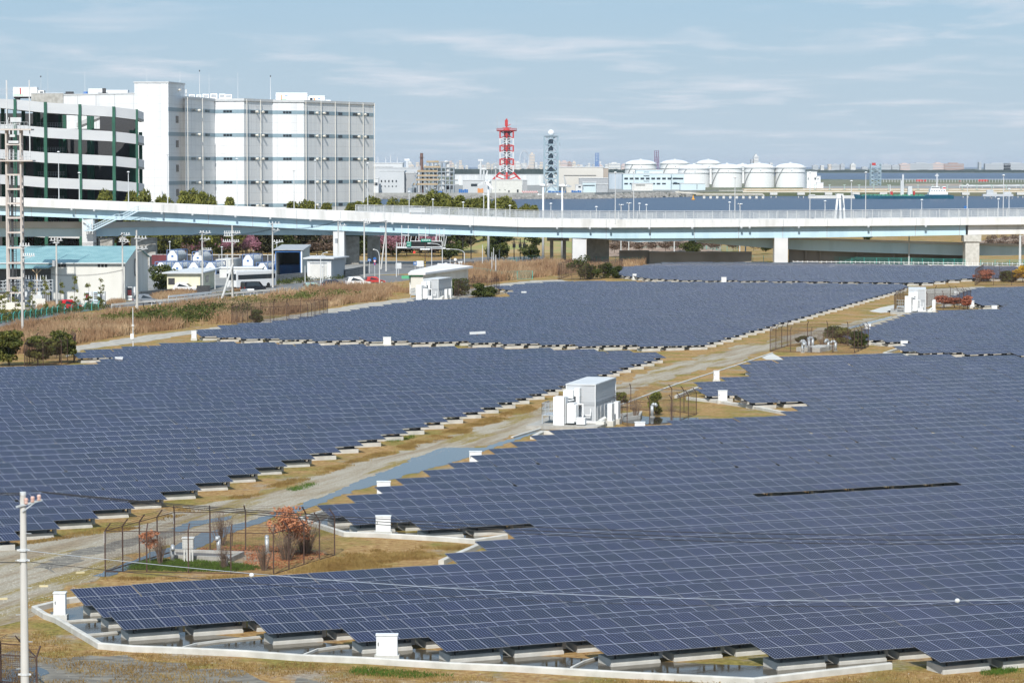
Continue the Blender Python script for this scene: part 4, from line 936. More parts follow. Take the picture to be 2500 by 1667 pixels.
t=truck(atd(1000,D).x,D,zz-.6,0,'white lorry with orange and green stripes passing on the expressway',3.3,2.5,2.0,stripes=[(.15,.35,1.6,2.5,orange),(.45,.6,1.6,2.5,greenl),(.8,.86,1.7,2.0,redp),(1.0,1.3,1.7,2.05,grey),(1.5,1.65,1.7,2.0,grey),(1.8,2.1,1.7,2.0,grey),(2.3,2.6,1.7,2.05,grey),(2.8,3.0,1.7,2.0,grey)])
for px,y0,y1,l in((1356,522,531,'small white signboard on the expressway right of the turbines'),(1360,531,536,'small white box beside the signboard on the expressway')):
    D=vd(px)+.6; m=MB(); m.box(atd(px-3,D).x,atd(px+3,D).x,D,D+.15,zat(y1,D),zat(y0,D)); m.bar((atd(px,D).x,D+.2,zat(y1,D)-1),(atd(px,D).x,D+.2,zat(y0,D)),.08); tag(m.build('small_sign',white),l,'sign')
m=MB(); D=vd(2357)+.3; m.box(atd(2352,D).x,atd(2361,D).x,D-.1,D,zat(509,D),zat(503,D)); tag(m.build('blue_sign',bluep),'small blue sign on the lamp post at the right','sign')
# multi-lamp clusters behind the fence
for px,yt,l in((1516,500,'cluster of floodlights on a short mast behind the fence, left'),(1806,498,'cluster of floodlights on a short mast behind the fence, right'),(1535,496,'round-headed white mast behind the expressway fence')):
    D=640; t=empty('floodlight_mast',(atd(px,D).x,D,0),0,l,'floodlight mast'); h=zat(yt,D); m=MB(); m.cone((0,0,0),(0,0,h),.12,.1,8); m.build('mast',lgrey,t)
    for k in range(5): m=MB(); a=k*1.25; m.lathe([(.05,0),(.2,.08),(.05,.2)],8,(.45*cos(a),.3*sin(a),h-.1+.12*sin(k*3))); m.bar((0,0,h-.2),(.45*cos(a),.3*sin(a),h),.05); m.build('lamp_head',white,t)
# ---------------------------------------------------------------- distribution warehouse with zigzag front
metalw=mat('white_metal_cladding',(0.66,0.68,0.70),(0.79,0.81,0.82),.22,.6,stretch=(2.5,2.5,.12),lo=.25,hi=.5)
def seams(m,sx,sz,dark_=.78):
    nt=m.node_tree; b=nt.nodes['Principled BSDF']; N=nt.nodes.new; L=nt.links.new; src=b.inputs['Base Color'].links[0].from_socket
    tc=N('ShaderNodeTexCoord'); sp=N('ShaderNodeSeparateXYZ'); L(tc.outputs['Object'],sp.inputs[0]); mx=[]
    a1=N('ShaderNodeMath'); a1.operation='ADD'; L(sp.outputs[0],a1.inputs[0]); L(sp.outputs[1],a1.inputs[1])
    for o_,s_,w_ in((a1.outputs[0],sx,.05),(sp.outputs[2],sz,.035)):
        d=N('ShaderNodeMath'); d.operation='DIVIDE'; L(o_,d.inputs[0]); d.inputs[1].default_value=s_; f=N('ShaderNodeMath'); f.operation='FRACT'; L(d.outputs[0],f.inputs[0]); c=N('ShaderNodeMath'); c.operation='LESS_THAN'; L(f.outputs[0],c.inputs[0]); c.inputs[1].default_value=w_; mx.append(c.outputs[0])
    q=N('ShaderNodeMath'); q.operation='MAXIMUM'; L(mx[0],q.inputs[0]); L(mx[1],q.inputs[1])
    k=N('ShaderNodeMix'); k.data_type='RGBA'; k.blend_type='MULTIPLY'; L(q.outputs[0],k.inputs[0]); L(src,k.inputs[6]); k.inputs[7].default_value=(dark_,dark_,dark_,1); L(k.outputs[2],b.inputs['Base Color'])
seams(metalw,1.6,2.02)
bandm=mat('blue_grey_window_band',(0.24,0.34,0.40),(0.28,0.38,0.44),1.2,.4,stretch=(1,1,.1))
downp=mat('cream_downpipe',(0.66,0.64,0.58),None,1,.6)
def pxy(px,D): return Vector((atd(px,D,25).x,D,0))
ZR=zat(247,745)
wp=[(150,715),(412,701),(452,715),(453,707),(525,732),(596,729.5),(665.5,742.5),(742,745),(912,779)]
WH=empty('distribution_warehouse',(0,0,0),0,'large white windowed warehouse with zigzag front and grey-blue bands','warehouse building')
W0=[pxy(*a) for a in wp]
m=MB(); body=[W0[3],W0[4],W0[5],W0[6],W0[7],W0[8],pxy(905,855),pxy(430,855)]
m.prism([(p.x,p.y) for p in body],0,ZR); m.build('main_wall',metalw,WH)
zl=zat(229,701); m=MB(); lw=[W0[0],pxy(330,701),pxy(330,785),pxy(120,785)]; m.prism([(p.x,p.y) for p in lw],0,zl); m.build('left_wing_wall',metalw,WH)
ztw=zat(202,701); m=MB(); tw=[pxy(329,700.9),W0[1],W0[2],pxy(385,745)]; m.prism([(p.x,p.y) for p in tw],0,ztw); m.build('stair_tower',metalw,WH)
m=MB()
m.sweep([Vector((p.x,p.y,ztw)) for p in tw],[(-.05,0),(-.05,.25),(.15,.25),(.15,-.1)],True); m.sweep([Vector((p.x,p.y,ZR)) for p in body],[(-.3,-.02),(-.3,.3),(.25,.3),(.25,-.35)],True); m.sweep([Vector((p.x,p.y,zl)) for p in lw],[(-.1,0),(-.1,.2),(.12,.2),(.12,-.1)],True)
m.build('parapet_cap',lgrey,WH)
yb=[465,524,583.5,642,726]   # not used directly
floors=[ZR-3.0-6.05*k for k in range(6)]
m=MB()
def face_seg(a,b,out,s0,s1,z0,z1,mm):     # thin box on a wall face from fraction s0 to s1
    d=(b-a); n=Vector((d.y,-d.x,0)).normalized()
    if n.y>0: n=-n
    p=a+d*s0; q=a+d*s1; mm.add([p+n*.005+Vector((0,0,z0)),q+n*.005+Vector((0,0,z0)),q+n*out+Vector((0,0,z0)),p+n*out+Vector((0,0,z0)),p+n*.005+Vector((0,0,z1)),q+n*.005+Vector((0,0,z1)),q+n*out+Vector((0,0,z1)),p+n*out+Vector((0,0,z1))],[(0,3,2,1),(4,5,6,7),(0,1,5,4),(1,2,6,5),(2,3,7,6),(3,0,4,7)])
segs=[(W0[0],W0[1]),(W0[1],W0[2]),(W0[3],W0[4]),(W0[4],W0[5]),(W0[5],W0[6]),(W0[6],W0[7]),(W0[7],W0[8])]
for k,z in enumerate(floors):
    for a,b in segs: face_seg(a,b,.04,0.0,1.0,z-.48,z+.48,m)
m.build('window_band',bandm,WH)
def windows(a,b,spans,zs,hh,name='window',n=3):
    for z in zs:
        for s0,s1 in spans:
            m=MB(); L_=(s1-s0)/n
            for i in range(n): face_seg(a,b,.09,s0+L_*i+L_*.07,s0+L_*(i+1)-L_*.07,z-hh,z+hh,m)
            m.build(name,glassd,WH)
windows(W0[4],W0[5],[(.29,.60)],floors,.30); windows(W0[6],W0[7],[(.33,.61)],floors,.30)
windows(W0[2+1],W0[4],[(.18,.34),(.66,.82)],floors,.33,n=4); windows(W0[5],W0[6],[(.22,.38),(.66,.84)],floors,.33,n=4)
windows(W0[7],W0[8],[(.07,.14),(.29,.35),(.48,.54),(.69,.76),(.885,.93)],floors,.36)
windows(W0[1],W0[2],[(.42,.60)],[f-2.4 for f in floors[:5]],.85,n=1)
# downpipes at the corners and between bays
for (a,b,L_) in ((W0[3],W0[4],(.02,.52)),(W0[5],W0[6],(.05,.53)),(W0[7],W0[8],(.01,.22,.42,.62,.825,.995))):
    for s in L_:
        d=(b-a).normalized(); n=Vector((d.y,-d.x,0)); n=n if n.y<0 else -n; p=a.lerp(b,s)+n*.45
        m=MB(); m.bar(p+Vector((0,0,2)),p+Vector((0,0,ZR+.1)),.16); m.build('downpipe',downp,WH)
for (a,b,L_) in ((W0[3],W0[4],(.42,)),(W0[5],W0[6],(.42,.62)),(W0[7],W0[8],(.17,.27,.77,.86))):
    for s in L_:
        d=(b-a).normalized(); n=Vector((d.y,-d.x,0)); n=n if n.y<0 else -n
        for z in floors: 
            p=a.lerp(b,s); m=MB(); q=p+n*.75+Vector((0,0,z)); m.cone(p+Vector((0,0,z)),q,.30,.34,8); m.build('vent_hood',downp,WH)
for z in (ztw-1.6,): 
    p=W0[1].lerp(W0[2],.6); n=Vector((.9,-.43,0)); m=MB(); m.cone(p+Vector((0,0,z)),p+n*.75+Vector((0,0,z)),.25,.3,8); m.build('vent_hood',downp,WH)
# ---------------------------------------------------------------- ramp building with green columns
RB=empty('ramp_building',(0,0,0),0,'open curved vehicle ramp building with white bands and dark green columns','ramp building')
bandw=mat('ramp_parapet_panel',(0.74,0.75,0.76),(0.79,0.80,0.80),.2,.7,stretch=(1,1,3))
rk=[(-170,602,212,240),(0,634,241.5,264),(40,637,243.5,268),(113,642,250.5,276),(197,648,256,281),(280,654,261.5,286),(336,660,268.5,293),(352,674,275,298)]  # px, D, top, bottom of the top band
pitch=59.2
def rz(py,D): return zat(py,D)
base_pts=[Vector((atd(a,D,20).x,D,0)) for a,D,_,_ in rk]
for k in range(6):
    m=MB(); V0_=[];
    for (a,D,t0,b0),p in zip(rk,base_pts):
        zt_=rz(t0,D)-k*5.62; zb_=rz(b0,D)-k*5.62; V0_.append((p,zt_,zb_))
    vs=[];fs=[]
    for p,zt_,zb_ in V0_: vs+=[(p.x,p.y,zb_),(p.x,p.y,zt_),(p.x-.15,p.y+.35,zt_),(p.x-.15,p.y+.35,zb_)]
    for i in range(len(V0_)-1):
        for q in range(4): fs.append((i*4+q,i*4+(q+1)%4,(i+1)*4+(q+1)%4,(i+1)*4+q))
    m.add(vs,fs); m.build('parapet_band',bandw,RB,label=None)
    # slab behind the band, with the open ramp well to the right
    m=MB(); n=len(V0_); 
    for i in range(n-1):
        (p,_,zb0),(q,_,zb1)=V0_[i],V0_[i+1]; dp=34 if i<3 else (16 if i==3 else 9)
        m.add([(p.x,p.y+.36,zb0+.5),(q.x,q.y+.36,zb1+.5),(q.x-2,q.y+dp,zb1+.5),(p.x-2,p.y+dp,zb0+.5),(p.x,p.y+.36,zb0+.05),(q.x,q.y+.36,zb1+.05),(q.x-2,q.y+dp,zb1+.05),(p.x-2,p.y+dp,zb0+.05)],[(0,1,2,3),(7,6,5,4),(0,4,5,1),(1,5,6,2),(2,6,7,3),(3,7,4,0)])
    m.build('floor_slab',conc_d,RB)
    # sloping inner ramp
    m=MB(); D=684; z=V0_[4][1]-.4
    a=Vector((atd(190,D).x,D,z-3.2)); b=Vector((atd(252,D).x,D,z-.6)); m.add([a,b,b+Vector((0,8,0)),a+Vector((0,8,0)),a-Vector((0,0,1)),b-Vector((0,0,1)),b+Vector((0,8,-1)),a+Vector((0,8,-1))],[(0,1,2,3),(7,6,5,4),(0,4,5,1),(1,5,6,2),(2,6,7,3),(3,7,4,0)]); m.build('inner_ramp',parag,RB)
    m=MB()
    for px in range(96,160,6): m.bar((atd(px,656).x,656,z-4.6),(atd(px,656).x,656,z-3.6),.06)
    for h in(3.6,3.95,4.3): m.bar((atd(94,656).x,656,z-h),(atd(160,656).x,656,z-h),.05)
    m.build('railing',steel,RB)
for px in(-90,-30,39.5,113.5,197.5,280,336):
    D=lerp([(a,b) for a,b,_,_ in rk],px)-.35; x=atd(px,D).x; zt_=zat(lerp([(a,c) for a,_,c,_ in rk],px)-1,D); w=.36 if px<330 else .28
    m=MB(); m.box(x-w,x+w,D,D+.7,0,zt_); m.build('green_column',greenp,RB)
for px,D in((60,652),(88,656),(97,660),(150,660),(160,666),(219,666),(228,670),(255,674),(322,670),(329,667),(345,676),(-20,652),(10,656)):
    x=atd(px,D).x; zt_=zat(lerp([(a,c) for a,_,c,_ in rk],px)+20,D)-(.3 if px<250 else 3); m=MB(); m.box(x-.38,x+.38,D,D+.7,0,zt_); m.build('green_column',greenp,RB)
# added dark sheets that stand in for the shade inside the ramp floors
m=MB(); m.box(atd(-160,674).x,atd(139,674).x,674,675,0,zat(272,674)-.5); m.box(atd(139,672).x,atd(338,672).x,672,673,0,zat(315,672)); m.box(atd(139,672).x,atd(166,672).x,671,671.9,0,zat(272,672)); m.box(atd(248,672).x,atd(338,672).x,671,671.9,0,zat(285,672)); m.build('interior_shade_sheet',dark,RB)
m=MB(); 
for k in range(5): m.box(atd(0,673).x+6+k*.1,atd(60,673).x,673,689.8,zat(330,673)-5.62*k-2,zat(330,673)-5.62*k-.6)
m.build('inner_wall',parag,RB)
D=652; m=MB(); m.box(atd(80,D).x,atd(158,D).x,D,D+.5,zat(255,D),zat(229,D)); m.build('stained_parapet',conc_d,RB)
m=MB(); m.box(atd(78,D).x,atd(159,D).x,D-.1,D+.7,zat(228.9,D),zat(227.5,D)); m.build('coping',white,RB)
# rooftop clutter: lorries, cars, antennas
t=truck(atd(38,664).x,664,zat(246,664),0,'white lorry with a red stripe on the ramp building roof',5.6,2.2,stripes=[(1.6,1.85,1.4,2.9,redp),(.1,2.4,1.15,1.3,greenl)],cab=True)
t=truck(atd(-6,645).x,645,zat(242,645),R(200),'white lorry cab facing out at the left edge of the roof',3.5,2.2)
t=truck(atd(676,760).x,760,ZR-.9,0,'rear white lorry with orange stripe on the warehouse roof',8.4,2.5,stripes=[(1.3,1.6,1.5,2.9,orange),(2.4,3.2,2.6,2.8,bluep),(1.4,2.8,1.5,1.65,greenl)])
t=truck(atd(757,767).x,767,ZR-1.6,0,'second white lorry with orange stripe on the right of the warehouse roof',4.2,2.6,stripes=[(1.3,1.6,1.5,2.9,orange),(2.4,3.0,2.6,2.8,bluep)])
for i,(a,b,y0,y1) in enumerate(((464,478,231,240),(482,494,231.5,240),(497,513,230,240),(516,533,229,240),(537,552,229.5,240),(552,568,231,240))):
    D=743; m=MB(); m.box(atd(a,D).x,atd(b,D).x,D,D+1.2,ZR-.5,zat(y0,D)); m.mi=1; m.box(atd(a+2,D).x,atd(b-2,D).x,D-.05,D-.002,zat(y1-1.5,D),zat(y0+2,D)); m.box(atd(a+2,D).x,atd(a+5,D).x,D-.06,D-.051,zat(y1-1.5,D),zat(y0+2,D))
    m.mi=0; o=m.build('chiller_unit',[white,grey]); tag(o,'%s white rooftop chiller from the left behind the warehouse parapet'%ORD[i],'chiller','white chillers along the warehouse roof')
for i,(a,b,y0,D) in enumerate(((160,184,226.5,725),(206,217,224,725))):
    m=MB(); x0=atd(a,D).x; x1=atd(b,D).x; z=zl+.02; L_=x1-x0
    m.prism([(x0,D),(x1,D),(x1,D+1.6),(x0,D+1.6)],z,z+.6); m.prism([(x0+L_*.15,D+.1),(x1-L_*.1,D+.1),(x1-L_*.1,D+1.5),(x0+L_*.15,D+1.5)],z+.6,z+1.1)
    tag(m.build('parked_car',dark if i==0 else bluep),('dark parked van on the roof of the left wing','small blue vehicle on the roof of the left wing')[i],'car')
m=MB(); D=740; m.box(atd(219,D).x,atd(258,D).x,D,D+3,zl,zat(216.5,D)); m.box(atd(262,D).x,atd(315,D).x,D,D+3,zl,zat(220,D)); tag(m.build('roof_screen',lgrey),'long grey louvred screen on the left wing roof','roof screen')
m=MB(); D=730; m.prism([(atd(243,D).x,D),(atd(265,D).x,D),(atd(265,D).x,D+2),(atd(243,D).x,D+2)],zl,[zat(227,D)]*4); m.box(atd(253,D).x,atd(261,D).x,D,D+1,zl,zat(216,D)); tag(m.build('roof_hatch',dark),'dark hatch housing before the grey roof screen','roof hatch')
def antenna(px,yt,D,z0,label,r=.07,tip=False):
    p=atd(px,D); t=empty('lightning_rod',(p.x,D,z0),0,label,'antenna','thin rods on the warehouse roofs'); h=zat(yt,D)-z0
    m=MB(); m.cone((0,0,0),(0,0,h),r,r*.4,6); m.build('rod',lgrey,t)
    if tip: m=MB(); m.box(-.12,.12,-.1,.1,h-.25,h+.15); m.build('sensor',dark,t)
for i,(px,yt,D,z0,r,tp) in enumerate(((22,197,648,24,.16,0),(75.5,196,648,24,.12,0),(104,187,715,zl,.05,1),(121,166,725,zl,.04,0),(211,173,725,zl,.05,0),(362,167,725,ztw-.5,.05,0),(442.5,172,715,ztw-.5,.05,0),(490,173,725,ZR,.11,1),(513,178,745,ZR,.05,0),(583,176,745,ZR,.06,0),(662.5,186,747,ZR,.12,1),(854,232,770,ZR-2,.05,0))):
    antenna(px,yt,D,z0,'thin rooftop rod, %s from the left'%ORD[i],r,tp)
m=MB(); D=713; m.bar((atd(457,D).x,D,ZR-.3),(atd(457,D).x,D,zat(219,D)),.25); m.box(atd(455,D).x,atd(459.5,D).x,D-.3,D+.1,zat(229,D),zat(219,D)); tag(m.build('cell_antenna',lgrey),'dark and white cell antenna at the junction of tower and warehouse','antenna')
# ---------------------------------------------------------------- teal roofed shed
tealr=mat('teal_metal_roof',(0.20,0.38,0.40),(0.29,0.49,0.50),.5,.45)
corrug(tealr,1.1,'X',.06)
wallw=mat('cream_plaster_wall',(0.52,0.51,0.46),(0.68,0.67,0.62),.25,.85,stretch=(1,1,.3),lo=.25,hi=.6)
T=empty('storage_shed',(0,0,0),0,'long cream storage shed with teal ribbed gable roof','shed')
D0=446.0; D1=476.0; Dm=461.0; x1=atd(305,D0).x; x0=atd(-90,D0).x; ze=zat(640.5,D0); zr=zat(600.5,Dm)
x1b=x1-.2
m=MB(); m.prism([(x0,D0),(x1,D0),(x1b,D1),(x0,D1)],-.1,ze-.02)
m.add([(x1,D0,ze-.02),(x1b,D1,ze-.02),(x1-.1,Dm,zr-.15)],[(0,1,2)]); m.build('wall',wallw,T,fix=False)
m=MB()
for (ya,yb_) in((D0-.4,Dm),(D1+.4,Dm)):
    m.add([(x0,ya,ze-.1),(x1+.25,ya,ze-.1),(x1+.15,yb_,zr),(x0,yb_,zr),(x0,ya,ze-.18),(x1+.25,ya,ze-.18),(x1+.15,yb_,zr-.09),(x0,yb_,zr-.09)],[(0,1,2,3),(7,6,5,4),(0,4,5,1),(1,5,6,2),(3,2,6,7)])
m.build('roof',tealr,T)
m=MB(); m.bar((x0,D0-.45,ze-.14),(x1+.2,D0-.45,ze-.14),.14); m.build('gutter',lgrey,T)
for a in((143,150,156.5),(239.5,248,256.5)):
    for q in a: m=MB(); m.box(atd(q,D0).x,atd(q+6,D0).x,D0-.05,D0-.003,zat(652,D0),zat(644.5,D0)); m.build('window',glassd,T)
m=MB(); m.cone((x1+.02,Dm-2,ze-.5),(x1+.10,Dm-2,ze-.5),.01,.01,6); 
for k in range(14):
    a=2*pi*k/14; b=2*pi*(k+1)/14; m.bar((x1+.08,Dm-3+1.1*cos(a),ze-1.2+1.4*sin(a)),(x1+.08,Dm-3+1.1*cos(b),ze-1.2+1.4*sin(b)),.09)
m.build('wall_emblem',dark,T)
m=MB(); xc=atd(128,D0).x; m.add([(x0,D0-3.2,zat(654,D0-3.2)),(xc,D0-3.2,zat(653,D0-3.2)),(xc+1,D0-.1,zat(646,D0)),(x0,D0-.1,zat(644,D0))],[(0,1,2,3)]); m.add([(x0,D0-3.2,zat(654,D0-3.2)-.12),(xc,D0-3.2,zat(653,D0-3.2)-.12),(xc+1,D0-.1,zat(646,D0)-.12),(x0,D0-.1,zat(644,D0)-.12)],[(3,2,1,0)]); m.bar((x0,D0-3.2,zat(654.5,D0-3.2)-.05),(xc,D0-3.2,zat(653.5,D0-3.2)-.05),.15); m.build('porch_roof',tealr,T)
m=MB(); m.box(x0,xc-.2,D0-.12,D0-.01,.1,zat(657,D0)); m.build('bay_shade_sheet',mat('painted_bay_shade',(0.10,0.10,0.10),(0.13,0.13,0.13),1,.8),T)  # dark sheet on the wall, the recess shade under the porch put into its colour
wood=mat('tan_timber',(0.52,0.36,0.22),(0.6,0.44,0.28),2,.8)
m=MB(); xp=atd(90.5,D0-3).x; m.bar((xp,D0-3,0),(xp,D0-3,zat(656,D0-3)),.2); m.bar((xp,D0-3,zat(667,D0)),(xp-.7,D0-3,zat(656,D0)),.13); m.bar((xp,D0-3,zat(667,D0)),(xp+.7,D0-3,zat(656,D0)),.13); m.build('porch_post',wood,T)
def wbox(name,px0,px1,ytop,ybase,depth,material,label,cat,D=None,roof=None,z0=-.1,parent=None,over=.15):
    D=D or gd(ybase); x0_,x1_=atd(px0,D).x,atd(px1,D).x; zt_=zat(ytop,D); m=MB(); m.box(x0_,x1_,D,D+depth,z0,zt_)
    if roof is None: o=m.build(name,material,parent); 
    else:
        o=empty(name,(0,0,0)); m.build('wall',material,o); m=MB(); m.box(x0_-over,x1_+over,D-over,D+depth+over,zt_,zt_+.18); m.build('roof',roof,o)
    if not parent: tag(o,label,cat)
    return o,D,x0_,x1_,zt_
# gate walls, kiosk, vending machines, substation
wbox('gate_wall',87,111,729,753,.3,wallw,'cream gate wall beside the red car, left of the entrance','wall')
wbox('gate_wall',198,207,716,748,.4,wallw,'narrow cream gate pillar right of the red car','wall')
wbox('boundary_wall',-60,18,716,756,1.5,wallw,'small flat-roofed cream hut at the left edge behind saplings','hut',roof=dark)
wbox('boundary_wall',18,60,738,756,.3,wallw,'low cream boundary wall by the substation','wall')
def vending(px,yb,w,label,col=white,D=None,h=1.85):
    p=at(px,yb); t=empty('vending_machine',p,0,label,'vending machine','vending machines by the shed'); m=MB(); m.box(0,w,0,.8,0,h); m.build('cabinet',col,t)
    m=MB(); m.box(.08,w*.62,-.03,-.002,.75,h-.12); m.build('display_window',glassd,t)
    m=MB(); m.box(w*.68,w-.06,-.03,-.002,.6,1.2); m.box(.1,w-.1,-.03,-.002,.25,.5); m.build('panel',grey,t)
    m=MB(); 
    for r_ in range(3):
        for k in range(5): m.box(.11+k*w*.1,.11+k*w*.1+.06,-.05,-.031,.85+r_*.28,1.02+r_*.28)
    m.build('can_display',redp if col is white else white,t); return t
vending(208,745,1.0,'white vending machine beside the gate pillar',white,h=2.0)
vending(228,742,1.0,'pale blue vending machine, middle of the entrance row',pal)
vending(242,741,.9,'grey vending machine, right of the entrance row',lgrey)
vending(309.5,733,1.35,'large white vending machine standing at the corner of the shed',white,h=2.1)
m=MB(); p=at(224,722); m.box(p.x,p.x+.55,p.y,p.y+.05,1.2,1.55); m.bar((p.x+.27,p.y+.1,0),(p.x+.27,p.y+.1,1.3),.05); tag(m.build('red_sign',redp),'small red sign standing above the vending machines','sign')
yel=mat('yellow_paint',(0.62,0.42,0.03),None,1,.6)
t=empty('sliding_gate',(0,0,0),0,'yellow sliding gate rail behind the red car','gate'); A=at(121,738); B=at(198,739); D=A.y+6
m=MB(); a=Vector((atd(119,D).x,D,zat(718,D))); b=Vector((atd(196,D).x,D,zat(733,D))); m.bar(a,b,.22); m.bar(a-Vector((0,0,.75)),b-Vector((0,0,.55)),.1)
for k in range(9): q=a.lerp(b,k/8); m.bar(q,q-Vector((0,0,.8)),.1)
m.build('rail',yel,t)
m=MB(); m.bar((a.x,D+.1,0.0),(b.x,D+.1,0),.1); m.bar((a.x,D-.2,.9),(atd(165,D).x,D-.2,.9),.08)
for k in range(20): q=a.lerp(b,k/19); m.bar((q.x,D-.2,0),(q.x,D-.2,.9),.04)
m.build('black_fence',dark,t)
# substation
SS=empty('substation',(0,0,0),0,'grey outdoor substation with insulators and transformers before the shed','substation')
D=430.0
m=MB()
for px in range(8,118,9):
    m.bar((atd(px,D).x,D,0),(atd(px,D).x,D,zat(686,D)),.10); m.bar((atd(px+3,D).x,D+4,0),(atd(px+3,D).x,D+4,zat(686,D)),.10)
for y in(686,694,702,712): m.bar((atd(2,D).x,D,zat(y,D)),(atd(120,D).x,D,zat(y,D)),.12); m.bar((atd(2,D).x,D+4,zat(y,D)),(atd(120,D).x,D+4,zat(y,D)),.12)
for px in range(5,118,14): m.bar((atd(px,D).x,D,zat(694,D)),(atd(px+10,D).x,D,zat(712,D)),.07)
m.build('frame',steel,SS)
for px in range(56,118,7):
    m=MB(); x=atd(px,D).x; z=zat(686,D); m.lathe([(.10,0),(.12,.1),(.07,.2),(.10,.3),(.06,.5),(.04,.85)],8,(x,D+.5,z)); m.build('insulator',lgrey,SS)
for px in(36,52,68,84,100): m=MB(); x=atd(px,D).x; m.box(x-.55,x+.45,D-1.6,D-.6,.2,1.7); m.box(x-.3,x+.2,D-1.4,D-.8,1.7,2.2); m.build('transformer',lgrey if px%3 else offw,SS)
for k,px in enumerate((40,47,54,60,66)): m=MB(); x=atd(px,D).x; m.cone((x,D-1.2,2.0),(x,D-1.2,2.6),.1,.05,8); m.build('bushing',offw,SS)
# ---------------------------------------------------------------- yard ground and road
yardm=mat('grey_yard_paving',(0.20,0.20,0.19),(0.28,0.28,0.27),.2,.9)
roadm=mat('worn_asphalt_road',(0.13,0.135,0.14),(0.19,0.19,0.19),.5,.9)
poly_sheet('yard',gp([(-120,700),(-120,762),(100,752),(200,742),(300,735),(380,727),(470,720),(560,710),(640,703),(700,692),(800,680),(900,672),(1000,668),(1090,664),(1180,655),(1150,640),(900,636),(700,632),(500,630),(300,640)]),.003,yardm,rough=.05)
poly_sheet('road',gp([(-120,818),(-20,802),(60,788),(150,769),(273,752),(450,737),(560,724),(669,715),(760,707),(850,698),(900,694),(950,690),(1000,684),(1000,672),(900,672),(800,681),(700,693),(640,704),(560,711),(470,721),(380,729),(300,737),(200,745),(100,756),(-120,772)]),.007,roadm,rough=.05)
poly_sheet('road',gp([(870,668),(990,668),(1100,660),(1200,650),(1330,640),(1330,626),(1180,628),(1010,640),(880,650)]),.009,roadm,rough=.05)
wl=mat('white_road_paint',(0.6,0.6,0.58),None,1,.8)
# guard rails
def guard(pts,label,h=.7):
    P=gp(pts); t=empty('guard_rail',P[0],0,label,'guard rail'); o0=P[0]; m=MB()
    for a,b in zip(P,P[1:]): m.bar(a-o0+Vector((0,0,h)),b-o0+Vector((0,0,h)),.06,.32)
    m.build('beam',white,t); m=MB()
    for a,b in zip(P,P[1:]):
        n=max(1,int((b-a).length/2.2))
        for k in range(n+1): q=a.lerp(b,k/n)-o0; m.bar(q+Vector((0,.08,0)),q+Vector((0,.08,h+.1)),.10)
    m.build('post_row',lgrey,t)
guard([(273,756),(350,748),(450,740),(560,727),(660,718),(700,714)],'long white guard rail along the near side of the road')
guard([(411,735),(470,729),(516,724)],'short white guard rail on the far side of the road before the cream house')
guard([(588,718),(604,716),(620,716)],'tiny white guard rail behind the black van',.6)
